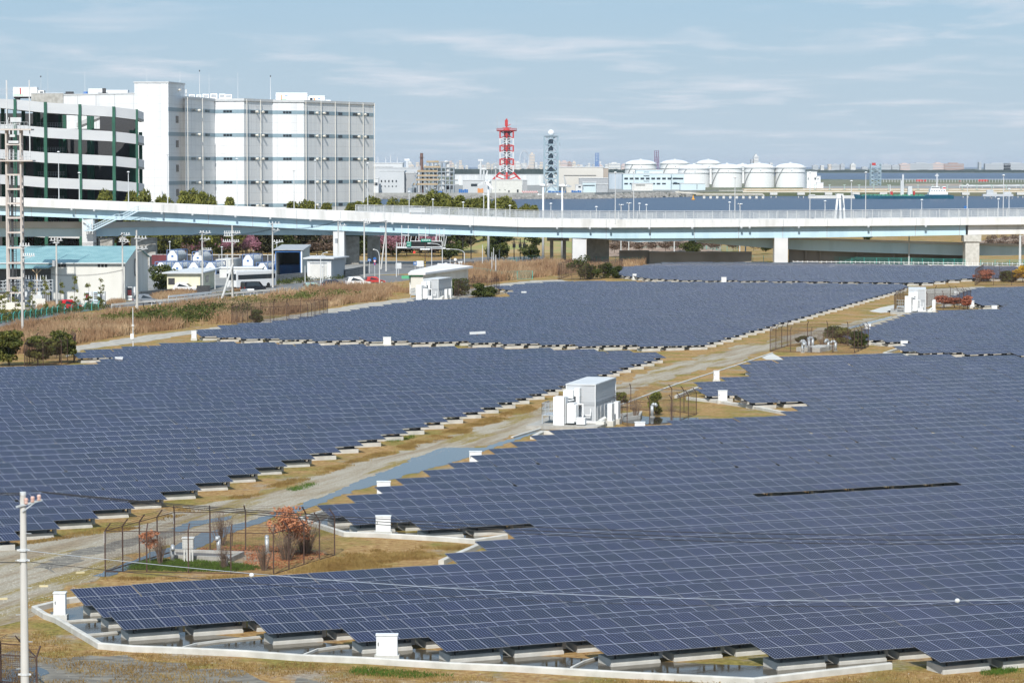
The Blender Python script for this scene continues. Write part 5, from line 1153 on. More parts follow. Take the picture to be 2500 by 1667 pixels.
# ---------------------------------------------------------------- cars
def car(px,py,rz,label,paint,L_=4.0,W_=1.65,H_=1.5,kind='hatch',name='parked_car'):
    p=at(px,py); t=empty(name,p,rz,label,'car')
    h1=H_*.56; g=.22
    prof=[(-L_/2,g+.1),(-L_/2,h1*.95),(-L_*.46,h1),(-L_*.40,H_*.93),(-L_*.30,H_),(L_*.05,H_),(L_*.22,h1*1.05),(L_*.46,h1*.82),(L_/2,h1*.6),(L_/2,g+.1)]
    if kind=='van': prof=[(-L_/2,g+.1),(-L_/2,H_*.9),(-L_*.45,H_),(L_*.22,H_),(L_*.38,H_*.62),(L_*.48,H_*.52),(L_/2,H_*.35),(L_/2,g+.1)]
    m=MB(); vs=[];n=len(prof)
    for s,w in((-1,1),(1,1)):
        for x,z in prof: k=1 if z<h1*1.1 else .86; vs.append((x,s*W_/2*k,z))
    fs=[tuple(range(n)),tuple(range(n,2*n))[::-1]]+[(i,i+n,(i+1)%n+n,(i+1)%n) for i in range(n)]
    m.add(vs,fs); m.build('body',paint,t)
    m=MB()
    for s in(-1,1):
        y=s*W_/2*.93; y2=s*W_/2*.872
        xa,xb=(-L_*.40,L_*.16) if kind!='van' else (-L_*.44,L_*.27)
        m.add([(xa,y*1.05,h1*1.06),(xb,y*1.05,h1*1.06),(xb-L_*.12,y2,H_*.93),(xa+L_*.04,y2,H_*.93)],[(0,1,2,3)])
    z0=h1*1.08; 
    m.add([(L_*.215+.02,-W_*.4,z0),(L_*.215+.02,W_*.4,z0),(L_*.06+.03,W_*.37,H_*.96),(L_*.06+.03,-W_*.37,H_*.96)],[(0,1,2,3)]) if kind!='van' else m.add([(L_*.37+.03,-W_*.4,H_*.64),(L_*.37+.03,W_*.4,H_*.64),(L_*.235+.03,W_*.38,H_*.95),(L_*.235+.03,-W_*.38,H_*.95)],[(0,1,2,3)])
    m.add([(-L_*.465-.02,-W_*.4,h1*1.06),(-L_*.465-.02,W_*.4,h1*1.06),(-L_*.405-.02,W_*.37,H_*.92),(-L_*.405-.02,-W_*.37,H_*.92)],[(3,2,1,0)])
    m.build('window',glassd,t,fix=False)
    for x in(-L_*.31,L_*.31):
        for s in(-1,1):
            m=MB(); m.cone((x,s*W_*.50,.3),(x,s*W_*.38,.3),.3,.3,16); w=m.build('wheel',black,t)
            m=MB(); m.cone((x,s*W_*.505,.3),(x,s*W_*.49,.3),.17,.17,12); m.build('rim',lgrey,w)
    for s in(-1,1):
        m=MB(); m.box(L_*.44,L_/2+.015,s*W_*.36-.14,s*W_*.36+.14,h1*.62,h1*.8); m.build('headlight',lgrey,t)
        m=MB(); m.box(-L_/2-.015,-L_*.46,s*W_*.41-.09,s*W_*.41+.09,h1*.7,h1*.95); m.build('tail_light',redp,t)
    m=MB(); m.box(-L_/2-.025,-L_/2-.002,-.17,.17,.45,.6); m.build('number_plate',yel if kind=='kei' else white,t)
    m=MB(); m.box(-L_*.46,L_*.46,-W_*.46,W_*.46,g-.05,g+.12); m.build('underbody',black,t)
    return t
red_car=mat('red_car_paint',(0.62,0.02,0.03),None,1,.25); silv=mat('silver_car_paint',(0.32,0.34,0.37),None,1,.3,.4); blk=mat('black_car_paint',(0.012,0.013,0.018),None,1,.2); wht=mat('white_car_paint',(0.75,0.76,0.77),None,1,.25); tealc=mat('pale_teal_car_paint',(0.30,0.46,0.44),None,1,.3); navy=mat('dark_blue_car_paint',(0.02,0.03,0.06),None,1,.25)
car(171,757,R(28),'small bright red car at the entrance behind the saplings',red_car,3.3,1.48,1.55,'kei')
car(355,741,R(35),'silver hatchback parked by the block wall below the shed corner',silv,3.6,1.65,1.45)
car(454,712.5,R(-15),'white car parked before the cream flat-roofed house',wht,4.1,1.65,1.5)
car(618,714,R(35),'black van on the road right of the leaning pole',blk,4.0,1.7,1.85,'van')
car(768,710,R(20),'pale teal car half hidden by reeds on the road',tealc,4.2,1.65,1.4)
car(816,702,R(20),'dark blue car with a light roof behind the reeds',navy,4.3,1.7,1.4)
car(874,699,R(15),'beige white estate car on the road above the reeds',wht,4.4,1.75,1.7)
car(915,693,R(15),'dark red car just right of the beige estate car',redp,3.6,1.6,1.3)
# bus
t=empty('white_bus',at(614,703),R(52),'white bus parked in the yard beside the block wall','bus')
m=MB(); m.box(-5,5,-1.2,1.2,.35,2.9); b=m.build('body',wht,t); m=MB(); m.box(-5.02,-5.001,-1.1,1.1,1.5,2.6); m.box(-4.6,4.8,-1.22,-1.201,1.6,2.4); m.box(-4.6,4.8,1.201,1.22,1.6,2.4); m.build('window',glassd,b)
m=MB(); m.box(-4.9,4.9,-1.05,1.05,2.9,3.05); m.build('roof',wht,t)
for x in(-3.2,3.0):
    for s in(-1,1): m=MB(); m.cone((x,s*1.22,.45),(x,s*.95,.45),.45,.45,14); m.build('wheel',black,t)
# ---------------------------------------------------------------- walls and yard buildings
blockm,_nt,_b=principled('concrete_block_wall',(0.2,0.2,0.19),.9)
def brickify(m,c1,c2,mortar,sc,w,h):
    nt=m.node_tree; b=nt.nodes['Principled BSDF']; N=nt.nodes.new; L=nt.links.new; tc=N('ShaderNodeTexCoord'); mp=N('ShaderNodeMapping'); mp.inputs['Rotation'].default_value=(R(90),0,0); L(tc.outputs['Object'],mp.inputs[0])
    k=N('ShaderNodeTexBrick'); k.inputs['Color1'].default_value=(*c1,1); k.inputs['Color2'].default_value=(*c2,1); k.inputs['Mortar'].default_value=(*mortar,1); k.inputs['Scale'].default_value=sc; k.inputs['Brick Width'].default_value=w; k.inputs['Row Height'].default_value=h; k.inputs['Mortar Size'].default_value=.03; L(mp.outputs[0],k.inputs['Vector']); L(k.outputs[0],b.inputs['Base Color'])
brickify(blockm,(0.24,0.245,0.24),(0.17,0.175,0.175),(0.10,0.10,0.10),1,1.1,.38)
def wall(pts,tops,label,material=blockm,th=.2,name='block_wall',D=None):
    P=gp(pts); o=empty(name,P[0],0) if False else None; m=MB()
    for i in range(len(P)-1):
        a,b=P[i],P[i+1]; d=(b-a).normalized(); n=Vector((-d.y,d.x,0))*th; h0=zat(tops[i],a.y); h1=zat(tops[i+1],b.y)
        m.add([a,b,b+n,a+n,a+Vector((0,0,h0)),b+Vector((0,0,h1)),b+n+Vector((0,0,h1)),a+n+Vector((0,0,h0))],[(0,3,2,1),(4,5,6,7),(0,1,5,4),(1,2,6,5),(2,3,7,6),(3,0,4,7)])
    tag(m.build(name,material),label,'wall'); 
wall([(613,697),(700,687),(803,676)],[677.5,669,660.5],'long grey block wall in front of the bus and blue container')
wall([(844,678),(878,672),(899,667)],[658,652,649],'grey block wall right of the grey-white garage')
wall([(339,729),(380,723),(421,717)],[712,708,705],'grey block wall behind the silver hatchback')
wall([(555,694),(600,690)],[682,680],'low dark wall beside the yard gate',conc_d)
# cream house
creamw=mat('cream_ribbed_wall',(0.70,0.66,0.48),(0.76,0.72,0.55),.4,.8,stretch=(6,6,.2)); 
t=empty('cream_house',(0,0,0),0,'cream flat-roofed house with white eave behind the white car','house'); D=478.0
xa,xb,xc_=atd(408,D).x,atd(489,D).x,atd(526,498).x; z=zat(668,D)
m=MB(); m.prism([(xa,D),(xb,D),(xc_,498),(xa+2,498)],-.1,z); m.build('wall',creamw,t)
m=MB(); m.prism([(xa-.8,D-.6),(xb+.4,D-.6),(xc_+.9,499),(xa+1.5,499)],z,z+.22); m.build('roof',lgrey,t)
m=MB(); q=Vector((xb,D,0)).lerp(Vector((xc_,498,0)),.35); r2=Vector((xb,D,0)).lerp(Vector((xc_,498,0)),.52); n_=Vector((.06,-.01,0)); m.add([q+n_+Vector((0,0,1.3)),r2+n_+Vector((0,0,1.3)),r2+n_+Vector((0,0,2.4)),q+n_+Vector((0,0,2.4))],[(0,1,2,3)]); w=m.build('window',glassd,t,fix=False)
m=MB(); m.box(xa+.2,xa+1.3,D-.05,D-.003,1.2,2.3); m.build('shutter',dark,t)
wbox('dark_gate',480,513,697,714,.2,dark,'black slatted gate panel right of the white car','gate')
# blue framed open shed
t=empty('open_garage',(0,0,0),0,'tall open-fronted garage with blue frame and dark interior','garage'); D=545.0
xl,xr=atd(672,D).x,atd(738,D).x; z=zat(611,D); dp=20
m=MB(); m.box(xl,xl+.2,D,D+dp,0,z); m.box(xr-.2,xr,D,D+dp,0,z); m.box(xl+.2,xr-.2,D+dp-.2,D+dp,0,z); m.build('wall',mat('pale_grey_green_siding',(0.42,0.45,0.42),(0.48,0.5,0.47),.4,.7,stretch=(4,4,.2)),t)
m=MB(); m.add([(xl-.3,D-.4,z+.15),(xr+.3,D-.4,z+.15),(xr+.3,D+dp,z+.55),(xl-.3,D+dp,z+.55),(xl-.3,D-.4,z),(xr+.3,D-.4,z),(xr+.3,D+dp,z+.1),(xl-.3,D+dp,z+.1)],[(0,1,2,3),(7,6,5,4),(0,4,5,1),(1,5,6,2),(2,6,7,3),(3,7,4,0)]); m.build('roof',grey,t)
m=MB(); m.box(xl+.02,xl+.16,D-.1,D-.001,0,z); m.box(xr-.42,xr-.27,D-.1,D-.001,0,z-.3); m.box(xl+.16,xr-.42,D-.1,D-.001,z-.38,z-.16); m.build('blue_frame',bluep,t)
m=MB(); m.box(xr-.25,xr,D-.12,D-.001,0,z); m.build('white_post',white,t)
# grey and white garage
t=empty('small_garage',(0,0,0),0,'low grey and white garage with roller door and flat roof','garage'); D=530.0
xa,xm_,xb=atd(750,D).x,atd(809,D).x,atd(842,D+9).x; z=zat(632,D)
m=MB(); m.prism([(xa,D),(xm_,D),(xb,D+9),(xa+.5,D+9)],-.1,z); m.build('wall',mat('grey_siding',(0.36,0.39,0.41),(0.42,0.45,0.47),.4,.7,stretch=(5,5,.2)),t)
m=MB(); m.prism([(xa-.7,D-.7),(xm_+.5,D-.7),(xb+.8,D+9.5),(xa,D+9.5)],z,z+.22); m.build('roof',lgrey,t)
m=MB(); m.box(atd(757,D).x,atd(798,D).x,D-.06,D-.002,.2,z-1.0); m.build('roller_door',offw,t)
m=MB(); m.box(xa,xm_,D-.12,D-.061,z-.7,z-.35); m.box(xa+.05,atd(757,D).x,D-.05,D-.003,0,z-.3); m.box(atd(799,D).x,xm_-.05,D-.05,D-.003,0,z-.7); m.build('fascia',white,t)
# blue container, vans
def shipping(px,py,rz,L_,W_,H_,label,mt,cat='container'):
    t=empty('cargo_container',at(px,py),rz,label,cat); m=MB(); m.box(0,L_,0,W_,.1,H_)
    k=0
    while k<L_-.3: m.box(k+.1,k+.25,-.04,-.001,.3,H_-.2); k+=.4
    m.build('body',mt,t); m=MB(); m.box(0,L_,-.06,-.041,H_-.18,H_); m.box(0,L_,-.06,-.041,.1,.28); m.build('edge_beam',mt,t)
shipping(676,671,R(12),4.6,8,1.9,'bright blue cargo container behind the block wall',bluep)
shipping(575,686,R(10),2.6,2,1.6,'small pale cargo box behind the bus in the yard',offw)
shipping(673,657,R(5),1.5,3,2.6,'beige box truck body at the mouth of the open garage',offw)
# tank containers
frm=mat('muted_blue_frame',(0.10,0.17,0.34),(0.14,0.22,0.40),1,.6)
def tank_container(px,py,D,label,frame_c=frm,rz=R(-12)):
    p=atd(px,D); t=empty('tank_container',(p.x,D,py),rz,label,'tank container','blue framed tank containers in the yard'); w=2.3;h=2.4;L_=6
    m=MB(); 
    for x in(0,w):
        for y in(0,L_): m.bar((x,y,0),(x,y,h),.14)
        for z in(0.05,h): m.bar((x,0,z),(x,L_,z),.12)
    for y in(0,L_):
        for z in(0.05,h): m.bar((0,y,z),(w,y,z),.12)
        m.bar((0,y,h*.5),(w*.35,y,h),.1); m.bar((w,y,h*.5),(w*.65,y,h),.1)
    m.build('frame',frame_c,t)
    m=MB(); m.add([(.1,-.02,.1),(w-.1,-.02,.1),(w-.1,-.02,h*.55),(w*.66,-.02,h-.1),(w*.34,-.02,h-.1),(.1,-.02,h*.55)],[(0,1,2,3,4,5)]); m.build('end_plate',white,t,fix=False)
    m=MB(); m.box(w*.4,w*.6,-.04,-.021,h*.4,h*.55); m.build('logo_plate',bluep,t)
    m=MB(); m.cone((w/2,.15,h/2),(w/2,L_-.15,h/2),1.05,1.05,20); 
    for k in range(5): m.cone((w/2,.6+k*1.15,h/2),(w/2,.7+k*1.15,h/2),1.09,1.09,20)
    m.build('tank',steel,t,smooth=False); return t
for i,(px,z) in enumerate(((379,0),(419,0),(459,0),(500,0))): tank_container(px,z,556,'%s white-ended tank container from the left in the front row'%ORD[i])
tank_container(408,1.6,580,'white-ended tank container stacked behind the front row, left')
tank_container(470,1.2,582,'pale tank container behind the front row, centre')
tank_container(592,1.0,570,'white-ended tank container right of the bus, farther')
tank_container(626,0,552,'white-ended tank container behind the bus roof')
shipping(527,665,R(-8),3.0,9,2.6,'white container with blue logo beside the tank containers',offw)
wbox('canopy_shelter',536,640,655,672,4,offw,'long low white canopy shelter behind the bus','shelter',D=538,roof=white)
# yard rail fence behind
t=empty('yard_fence',(0,0,0),0,'white pipe fence behind the tank containers','fence'); D=600; m=MB()
for a in range(365,800,17): m.bar((atd(a,D).x,D,0),(atd(a,D).x,D,zat(621,D)),.12)
m.bar((atd(360,D).x,D,zat(621.5,D)),(atd(668,D).x,D,zat(622.5,D)),.12); m.bar((atd(745,D).x,D,zat(625,D)),(atd(795,D).x,D,zat(624,D)),.12); m.build('pipe_frame',lgrey,t)
m=MB(); m.box(atd(365,D).x,atd(668,D).x,D+.3,D+.4,0,zat(626,D)); m.build('backing_panel',dark,t)
m=MB(); D=598; m.box(atd(372,D).x,atd(408,D).x,D-1,D,.5,zat(622,D)); tag(m.build('red_container',mat('maroon_paint',(0.16,0.03,0.035),(0.12,0.025,0.03),.5,.6)),'maroon container behind the white pipe fence','container')
# white flat building near the middle station
t=empty('flat_roof_building',(0,0,0),0,'low white building with a broad pale folded roof by the middle station','building')
D=468.0; xa=atd(1003,D).x; xb=atd(1033,D).x; xc_=atd(1143,500).x; z=zat(671,D)
m=MB(); m.prism([(xa,D),(xb,D),(xc_,500),(atd(1100,512).x,512),(xa,480)],-.1,z-.02); m.build('wall',wallw,t)
m=MB(); m.prism([(xa-.4,D-.5),(xb+.4,D-.5),(xc_+.9,499),(atd(1085,514).x,514),(xa-.3,478)],z,z+.35); m.build('roof',mat('pale_pinkish_roof',(0.70,0.68,0.68),(0.76,0.74,0.74),.2,.7),t)
m=MB(); m.box(atd(980,D).x,xa-.01,D+1,D+1.6,zat(681,D),zat(674,D)); m.box(xa,xb,D-.04,D-.003,zat(675,D),z-.03); m.build('green_awning',mat('green_awning_paint',(0.10,0.40,0.22),None,1,.7),t)
m=MB(); m.box(atd(999,D).x,xa-.02,D+1.7,D+2.1,0,z); m.build('white_post',white,t)
# ---------------------------------------------------------------- sea and far land
LZ=0.8
def atz(px,py,z=LZ): return at(px,py,z)
m=MB(); m.quad((-600,900,-2),(600,900,-2),(2600,9000,-2),(-2600,9000,-2)); o=m.build('sea',seam,fix=False); tag(o,kind='structure')
m=MB(); m.quad((-9000,9000.0,-2),(9000,9000.0,-2),(16000,45000,-2),(-16000,45000,-2)); o=m.build('sea',farsea,fix=False); tag(o,kind='structure')
landm=mat('airfield_grass',(0.10,0.12,0.06),(0.16,0.16,0.10),.01,.95,stretch=(1,.15,1))
shore=[(700,475),(1250,475),(1450,474.5),(1560,473),(1690,470.5),(1720,470),(1850,470),(2000,470),(2300,470),(2700,470)]
far=[(2700,439.5),(2200,439.5),(1990,438),(1960,431),(1500,427),(700,427)]
P=[at(x,y,LZ) for x,y in shore]+[at(x,y,LZ) for x,y in far]
m=MB(); m.prism([(p.x,p.y) for p in P],-3,LZ); tag(m.build('airport_land',landm),kind='structure')
apr=mat('apron_concrete',(0.25,0.25,0.24),(0.30,0.30,0.28),.02,.9)
m=MB(); Q=[at(x,y,LZ+.02) for x,y in((700,474.5),(1500,473),(1700,470),(1700,458),(1300,452),(700,452))]; m.add(Q,[tuple(range(6))]); tag(m.build('apron',apr,fix=False),kind='structure')
m=MB(); Q=[at(x,y,LZ+.03) for x,y in((1960,463),(2700,463),(2700,452),(1960,455))]; m.add(Q,[(0,1,2,3)]); tag(m.build('runway',apr,fix=False),kind='structure')
# sea wall and rock armour
wallg=mat('sea_wall_concrete',(0.30,0.30,0.28),(0.38,0.38,0.35),.15,.9,stretch=(4,1,1))
def strip(name,pts,h0,h1,material,label,cat,th=1.0,dy=0):
    P=[at(x,y,-2) for x,y in pts]; m=MB(); m.sweep([Vector((p.x,p.y+dy,0)) for p in P],[(0,h0),(0,h1),(th,h1),(th,h0)]); tag(m.build(name,material),label,cat)
strip('sea_wall',[(700,486),(1250,486),(1450,485),(1560,482),(1640,480)],-2,2.2,wallg,'long grey concrete sea wall along the airport shore','sea wall',1,8)
strip('sea_wall',[(1660,479),(1760,477),(1830,477)],-2,2.0,wallg,'short dark sea wall stretch below the storage tanks','sea wall',1,30)
rn=random.Random(5); m=MB()
def rock(m,x,y,z,s,rn):
    vs=[(x+rn.uniform(-1,1)*s*.3+s*a,y+s*b*.8,z+s*c+rn.uniform(-.2,.2)*s) for a,b,c in((-.6,-.5,0),(.6,-.5,0),(.6,.5,0),(-.6,.5,0),(-.35,-.3,.8),(.35,-.3,.7),(.3,.3,.85),(-.3,.3,.75))]
    m.add(vs,[(0,3,2,1),(4,5,6,7),(0,1,5,4),(1,2,6,5),(2,3,7,6),(3,0,4,7)])
seg=[(880,486.6),(1250,486.6),(1450,485.6),(1560,483.6),(1690,481)]
for i in range(1500):
    t_=rn.random()*(len(seg)-1); k=int(t_); f=t_-k; px=seg[k][0]+(seg[k+1][0]-seg[k][0])*f; py=seg[k][1]+(seg[k+1][1]-seg[k][1])*f
    p=at(px,py,-2); u=rn.random(); hh=1.9 if px<1500 else 3.2; rock(m,p.x,p.y+u*11,-2.2+u*hh,rn.uniform(.7,1.5),rn)
rockm=mat('grey_rubble',(0.16,0.16,0.15),(0.34,0.33,0.31),.3,.95); tag(m.build('rock_armour',rockm,fix=False),'grey rubble and wave breaking blocks heaped along the airport sea wall','rocks',None,'stuff')
# generic far boxes with window strips
def fbox(px0,px1,yt,D,dep,material,label,cat='building',name='airport_building',wins=(),wm=None,z0=0,cap=None,extra=None):
    x0_,x1_=atd(px0,D).x,atd(px1,D).x; zt_=zat(yt,D); t=empty(name,(x0_,D,z0),0,label,cat)
    m=MB(); m.box(0,x1_-x0_,0,dep,0,zt_-z0); m.build('wall',material,t)
    m=MB(); m.box(-.3,x1_-x0_+.3,-.3,dep+.3,zt_-z0,zt_-z0+.5); m.build('roof',cap or lgrey,t)
    for a,b,c,d in wins:
        m=MB(); m.box(atd(a,D).x-x0_,atd(b,D).x-x0_,-.25,-.02,zat(d,D)-z0,zat(c,D)-z0); m.build('window',wm or glassd,t)
    return t
plg=mat('pale_grey_cladding',(0.46,0.49,0.51),(0.52,0.54,0.56),.05,.7); beig=mat('beige_cladding',(0.56,0.54,0.49),(0.6,0.58,0.54),.05,.7); lbl=mat('light_blue_cladding',(0.50,0.61,0.66),(0.56,0.66,0.70),.05,.7)
wins=[(930+i*9,933+i*9,440,445) for i in range(5)]+[(930+i*9,932.5+i*9,453.5,456.5) for i in range(5)]
fbox(925.5,987,418,2105,40,plg,'pale grey factory with two rows of small windows left of the pipework',wins=wins)
fbox(987.3,1017,423,2112,30,grey,'darker grey wing joined to the factory right side')
fbox(905,1028,410.5,2160,40,plg,'long pale building behind the factory'); fbox(905,983,399,2230,30,lgrey,'higher pale building with masts behind the factory',wins=[(905,960,408,410)])
fbox(905,924,436,2090,10,lgrey,'small hall at the edge of the warehouse',wins=[(913,922,446,453)])
fbox(1109,1490,427,3000,20,mat('striped_white_fence_wall',(0.50,0.53,0.54),(0.66,0.68,0.68),.25,.8,stretch=(1,.01,.01)),'very long pale ribbed hall across the airfield',)
fbox(1130,1199,441,2120,20,plg,'low grey hall left of the red and white tower',wins=[(1150,1166,449,455)])
fbox(1200,1275,440,2062,25,offw,'square pale building under the red and white tower',wins=[(1219,1221,463,465),(1232,1234,463,465),(1241,1244,465,470),(1262,1266,463,470)],z0=0)
fbox(1276,1287,441,2100,20,grey,'small grey block right of the pale tower building')
t=fbox(1363,1473,409,2130,60,beig,'large beige hangar with slatted window band right of the radar tower',wins=[(1377,1455,428,429.2)])
fbox(1473.3,1485,411,2131,50,mat('brown_grey_cladding',(0.36,0.31,0.26),(0.40,0.35,0.30),.05,.8),'narrow brown end wall of the hangar')
fbox(1414,1484,436,2110,12,grey,'dark glazed front block before the beige hangar'); fbox(1422,1455,446,2095,8,lbl,'pale blue glass box before the hangar',wins=[(1424,1452,452,454)]); fbox(1405,1422,452,2092,8,lgrey,'small grey cabin left of the pale blue box',wins=[(1412,1418,455,458)]); fbox(1456,1484,450,2090,8,grey,'grey lattice enclosure right of the pale blue box')
fbox(1487,1521,424,2500,30,mat('blue_grey_ribbed',(0.34,0.41,0.47),(0.44,0.5,0.56),.3,.7,stretch=(1,.01,.1)),'blue grey ribbed hall behind the hangar')
win2=[(1524+i*13.2,1533+i*13.2,434,438.5) for i in range(10)]+[(1524+i*13.2,1533+i*13.2,447,450.5) for i in range(8)]+[(1571,1585,420,421.5),(1571,1585,429,430.5),(1571,1585,442,443)]
fbox(1521,1638,425,2420,30,lbl,'long light blue office before the storage tanks',wins=win2); fbox(1553,1618,416,2425,20,lbl,'raised upper storey of the light blue office',z0=zat(425.5,2425)); fbox(1638.5,1670,425,2424,25,lbl,'right wing of the light blue office',wins=[(1642,1668,434.5,438),(1642,1668,447,450)])
fbox(1543.5,1594,449,2330,15,offw,'low beige store before the light blue office',wins=[(1552,1575,451.5,453)]); fbox(1661,1722,449,2380,12,lbl,'low pale blue block at the foot of the left front tank',wins=[(1701,1702,450,462)])
fbox(1970,1994,420,2600,15,white,'white control block right of the tanks',wins=[(1972,1974,434,439),(1988,1992,434,439)]); fbox(1994,2003,431,2598,12,white,'stepped white annex right of the control block',wins=[(1996,1998,435,439)]); fbox(1994,2010,447,2596,8,white,'lowest white annex right of the tanks')
# rooftop masts over factory
for i,(px,y) in enumerate(((923,383),(942,383),(954,378),(970,383),(995,395))):
    D=2235; o=MB().cone((atd(px,D).x,D,zat(400,D)),(atd(px,D).x,D,zat(y,D)),.35,.15,6).build('roof_mast',lgrey); tag(o,'thin mast above the pale factory roofs, %s from the left'%ORD[i],'mast','masts above the factory roofs')
# process plant
PL=empty('process_plant',(0,0,0),0,'multi-storey open steel process plant with brown pipes and tall chimney','industrial plant'); D=2095
X=lambda px,D=2095:atd(px,D).x; Z=lambda y,D=2095:zat(y,D)
tanp=mat('tan_platform',(0.36,0.27,0.16),(0.44,0.35,0.24),.2,.8); stl=mat('blue_grey_structural_steel',(0.22,0.27,0.31),(0.30,0.34,0.38),.2,.7)
m=MB()
lev=[(1008,1119,452),(1016,1117,441),(1019,1110,431),(1019,1110,420),(1035,1109,410),(1041,1096,397)]
for a,b,y in lev:
    for dy in(0,14): m.bar((X(a),D+dy,Z(y)),(X(b),D+dy,Z(y)),.9,.7)
for px in range(1008,1118,10):
    top=397 if 1040<px<1097 else (409 if 1033<px<1111 else (420 if px>1018 else 452))
    for dy in(0,14): m.bar((X(px),D+dy,.8),(X(px),D+dy,Z(top)),.75)
for px in range(1010,1110,20): m.bar((X(px),D,Z(452)),(X(px+10),D,Z(441)),.5); m.bar((X(px+10),D+14,Z(431)),(X(px),D+14,Z(420)),.5)
m.build('steel_frame',stl,PL)
m=MB()
for a,b,y in lev: m.box(X(a),X(b),D,D+14,Z(y)-.2,Z(y)+.5); m.box(X(a),X(a+(b-a)*.55),D-.6,D,Z(y),Z(y)+1.3)
m.build('platform',tanp,PL)
m=MB(); rn=random.Random(8)
for k in range(26):
    px=rn.uniform(1018,1104); y=rn.choice((441,431,420,452,463)); w=rn.uniform(1,3); h=rn.uniform(2,5); m.box(X(px),X(px)+w,D+3,D+8,Z(y),Z(y)+h)
m.build('equipment',grey,PL)
m=MB()
for px,a,b,r in((1040,424,463,1.3),(1094,401,432,1.7),(1079.5,437,462,2.0),(1062,432,460,1.1)): m.cone((X(px),D+2,Z(b)),(X(px),D+2,Z(a)),r,r,12)
m.bar((X(1085),D+2,Z(396)),(X(1092),D+2,Z(394)),1.4,n=8); m.bar((X(1092),D+2,Z(394)),(X(1095),D+2,Z(400)),1.4,n=8); m.bar((X(1070),D+2,Z(428)),(X(1085),D+2,Z(428)),1.3,n=8)
m.build('vessel',lgrey,PL)
m=MB(); m.cone((X(1029),D+4,.8),(X(1029),D+4,Z(374)),1.5,1.1,14); m.cone((X(1029),D+4,Z(385)),(X(1029),D+4,Z(384)),2.0,2.0,12); m.build('chimney',mat('dark_brown_stack',(0.10,0.06,0.05),(0.2,0.12,0.1),.3,.8),PL)
m=MB(); m.bar((X(1004),D-1,Z(455)),(X(1018),D-1,Z(428)),.8); m.bar((X(1003),D-1,.8),(X(1018),D-1,Z(445)),.7); m.cone((X(1002),D-2,.8),(X(1002),D-2,Z(459)),2,2,12); m.build('stair_tower',stl,PL)
for i,(a,b,y0,y1,mt,l) in enumerate(((1120,1143,462,469,bluep,'blue tarpaulin covered stack on the quay'),(1062,1080,466,469.5,bluep,'small blue boat shape on the quay below the plant'),(1166,1182,460,464,orange,'orange construction machines left of the pale tower building'),(1338,1382,466,470,bluep,'long blue tarpaulins right of the checkered barrier'),(1395,1420,465,470,bluep,'blue sheeted stack before the hangar'))):
    D=2055; m=MB(); n=5
    for k in range(n): xx=X(a,D)+(X(b,D)-X(a,D))*k/n; m.box(xx,xx+(X(b,D)-X(a,D))/n*.9,D,D+2,1,zat(y0+(k%3)*.8,D))
    tag(m.build('quay_goods',mt),l,'goods')
m=MB(); m2=[]
D=2058; a,b=X(1274,D),X(1313,D); n=14
m=MB()
for i in range(n):
    for j in range(3):
        m.mi=(i+j)%2; w=(b-a)/n; z=1+j*.65; m.box(a+i*w,a+(i+1)*w,D,D+.5,z,z+.65)
tag(m.build('checkered_barrier',[redp,white]),'red and white checkered barrier beside the pale tower building','barrier')
# red and white tower
RT=empty('radio_tower',(0,0,0),0,'tall red and white lattice control tower with round top platform','tower'); D=2075
xc=X(1237,D); hw=(X(1253,D)-X(1221,D))/2
yy=[421,404,388,371,355,338,321]
for k,(ya,yb_) in enumerate(zip(yy,yy[1:])):
    red=k in(1,3,5); m=MB(); za,zb_=Z(ya,D),Z(yb_,D)
    cs=[(xc-hw,D-4.5),(xc+hw,D-4.5),(xc+hw,D+4.5),(xc-hw,D+4.5),(xc,D-5)]
    for c in cs: m.bar((*c,za),(*c,zb_),1.05)
    for i in range(4):
        p,q=cs[i],cs[(i+1)%4]; zm=(za+zb_)/2; mx=((p[0]+q[0])/2,(p[1]+q[1])/2); m.bar((*p,za),(*mx,zm),.55); m.bar((*q,za),(*mx,zm),.55); m.bar((*p,zb_),(*mx,zm),.55); m.bar((*q,zb_),(*mx,zm),.55); m.bar((*p,zb_),(*q,zb_),.7 if red else .45)
    m.build('lattice_section',redp if red else lgrey,RT)
m=MB(); zb_=Z(421,D); z0=Z(441,D)
for sx in(-1,1):
    for sy in(-1,1): m.bar((xc+sx*hw,D+sy*4.5,zb_),(xc+sx*hw*2.2,D+sy*9,z0),1.0)
m.bar((xc,D-5,zb_),(xc,D-6,z0),1.3)
for sx in(-1,1): m.bar((xc+sx*hw*1.6,D-6,(z0+zb_)/2),(xc,D-6,z0),.8); m.bar((xc+sx*hw,D-4.5,zb_-1),(xc,D-6,(z0+zb_)/2),.6)
m.build('leg',redp,RT)
m=MB(); m.box(xc-2,xc+2.6,D-2,D+2,z0,Z(321,D)); m.build('lift_shaft',mat('grey_blue_shaft',(0.22,0.25,0.28),(0.3,0.33,0.36),.3,.7),RT)
m=MB(); m.lathe([(6.9,0),(7.4,.4),(7.4,.9),(6.9,.9)],20,(xc,D,Z(321,D))); 
for k in range(20): a=2*pi*k/20; m.bar((xc+7.3*cos(a),D+7.3*sin(a),Z(321,D)+.9),(xc+7.3*cos(a),D+7.3*sin(a),Z(321,D)+2.1),.2)
for h in(1.5,2.1):
    for k in range(20): a=2*pi*k/20; b=2*pi*(k+1)/20; m.bar((xc+7.3*cos(a),D+7.3*sin(a),Z(321,D)+h),(xc+7.3*cos(b),D+7.3*sin(b),Z(321,D)+h),.18)
m.build('platform',redp,RT)
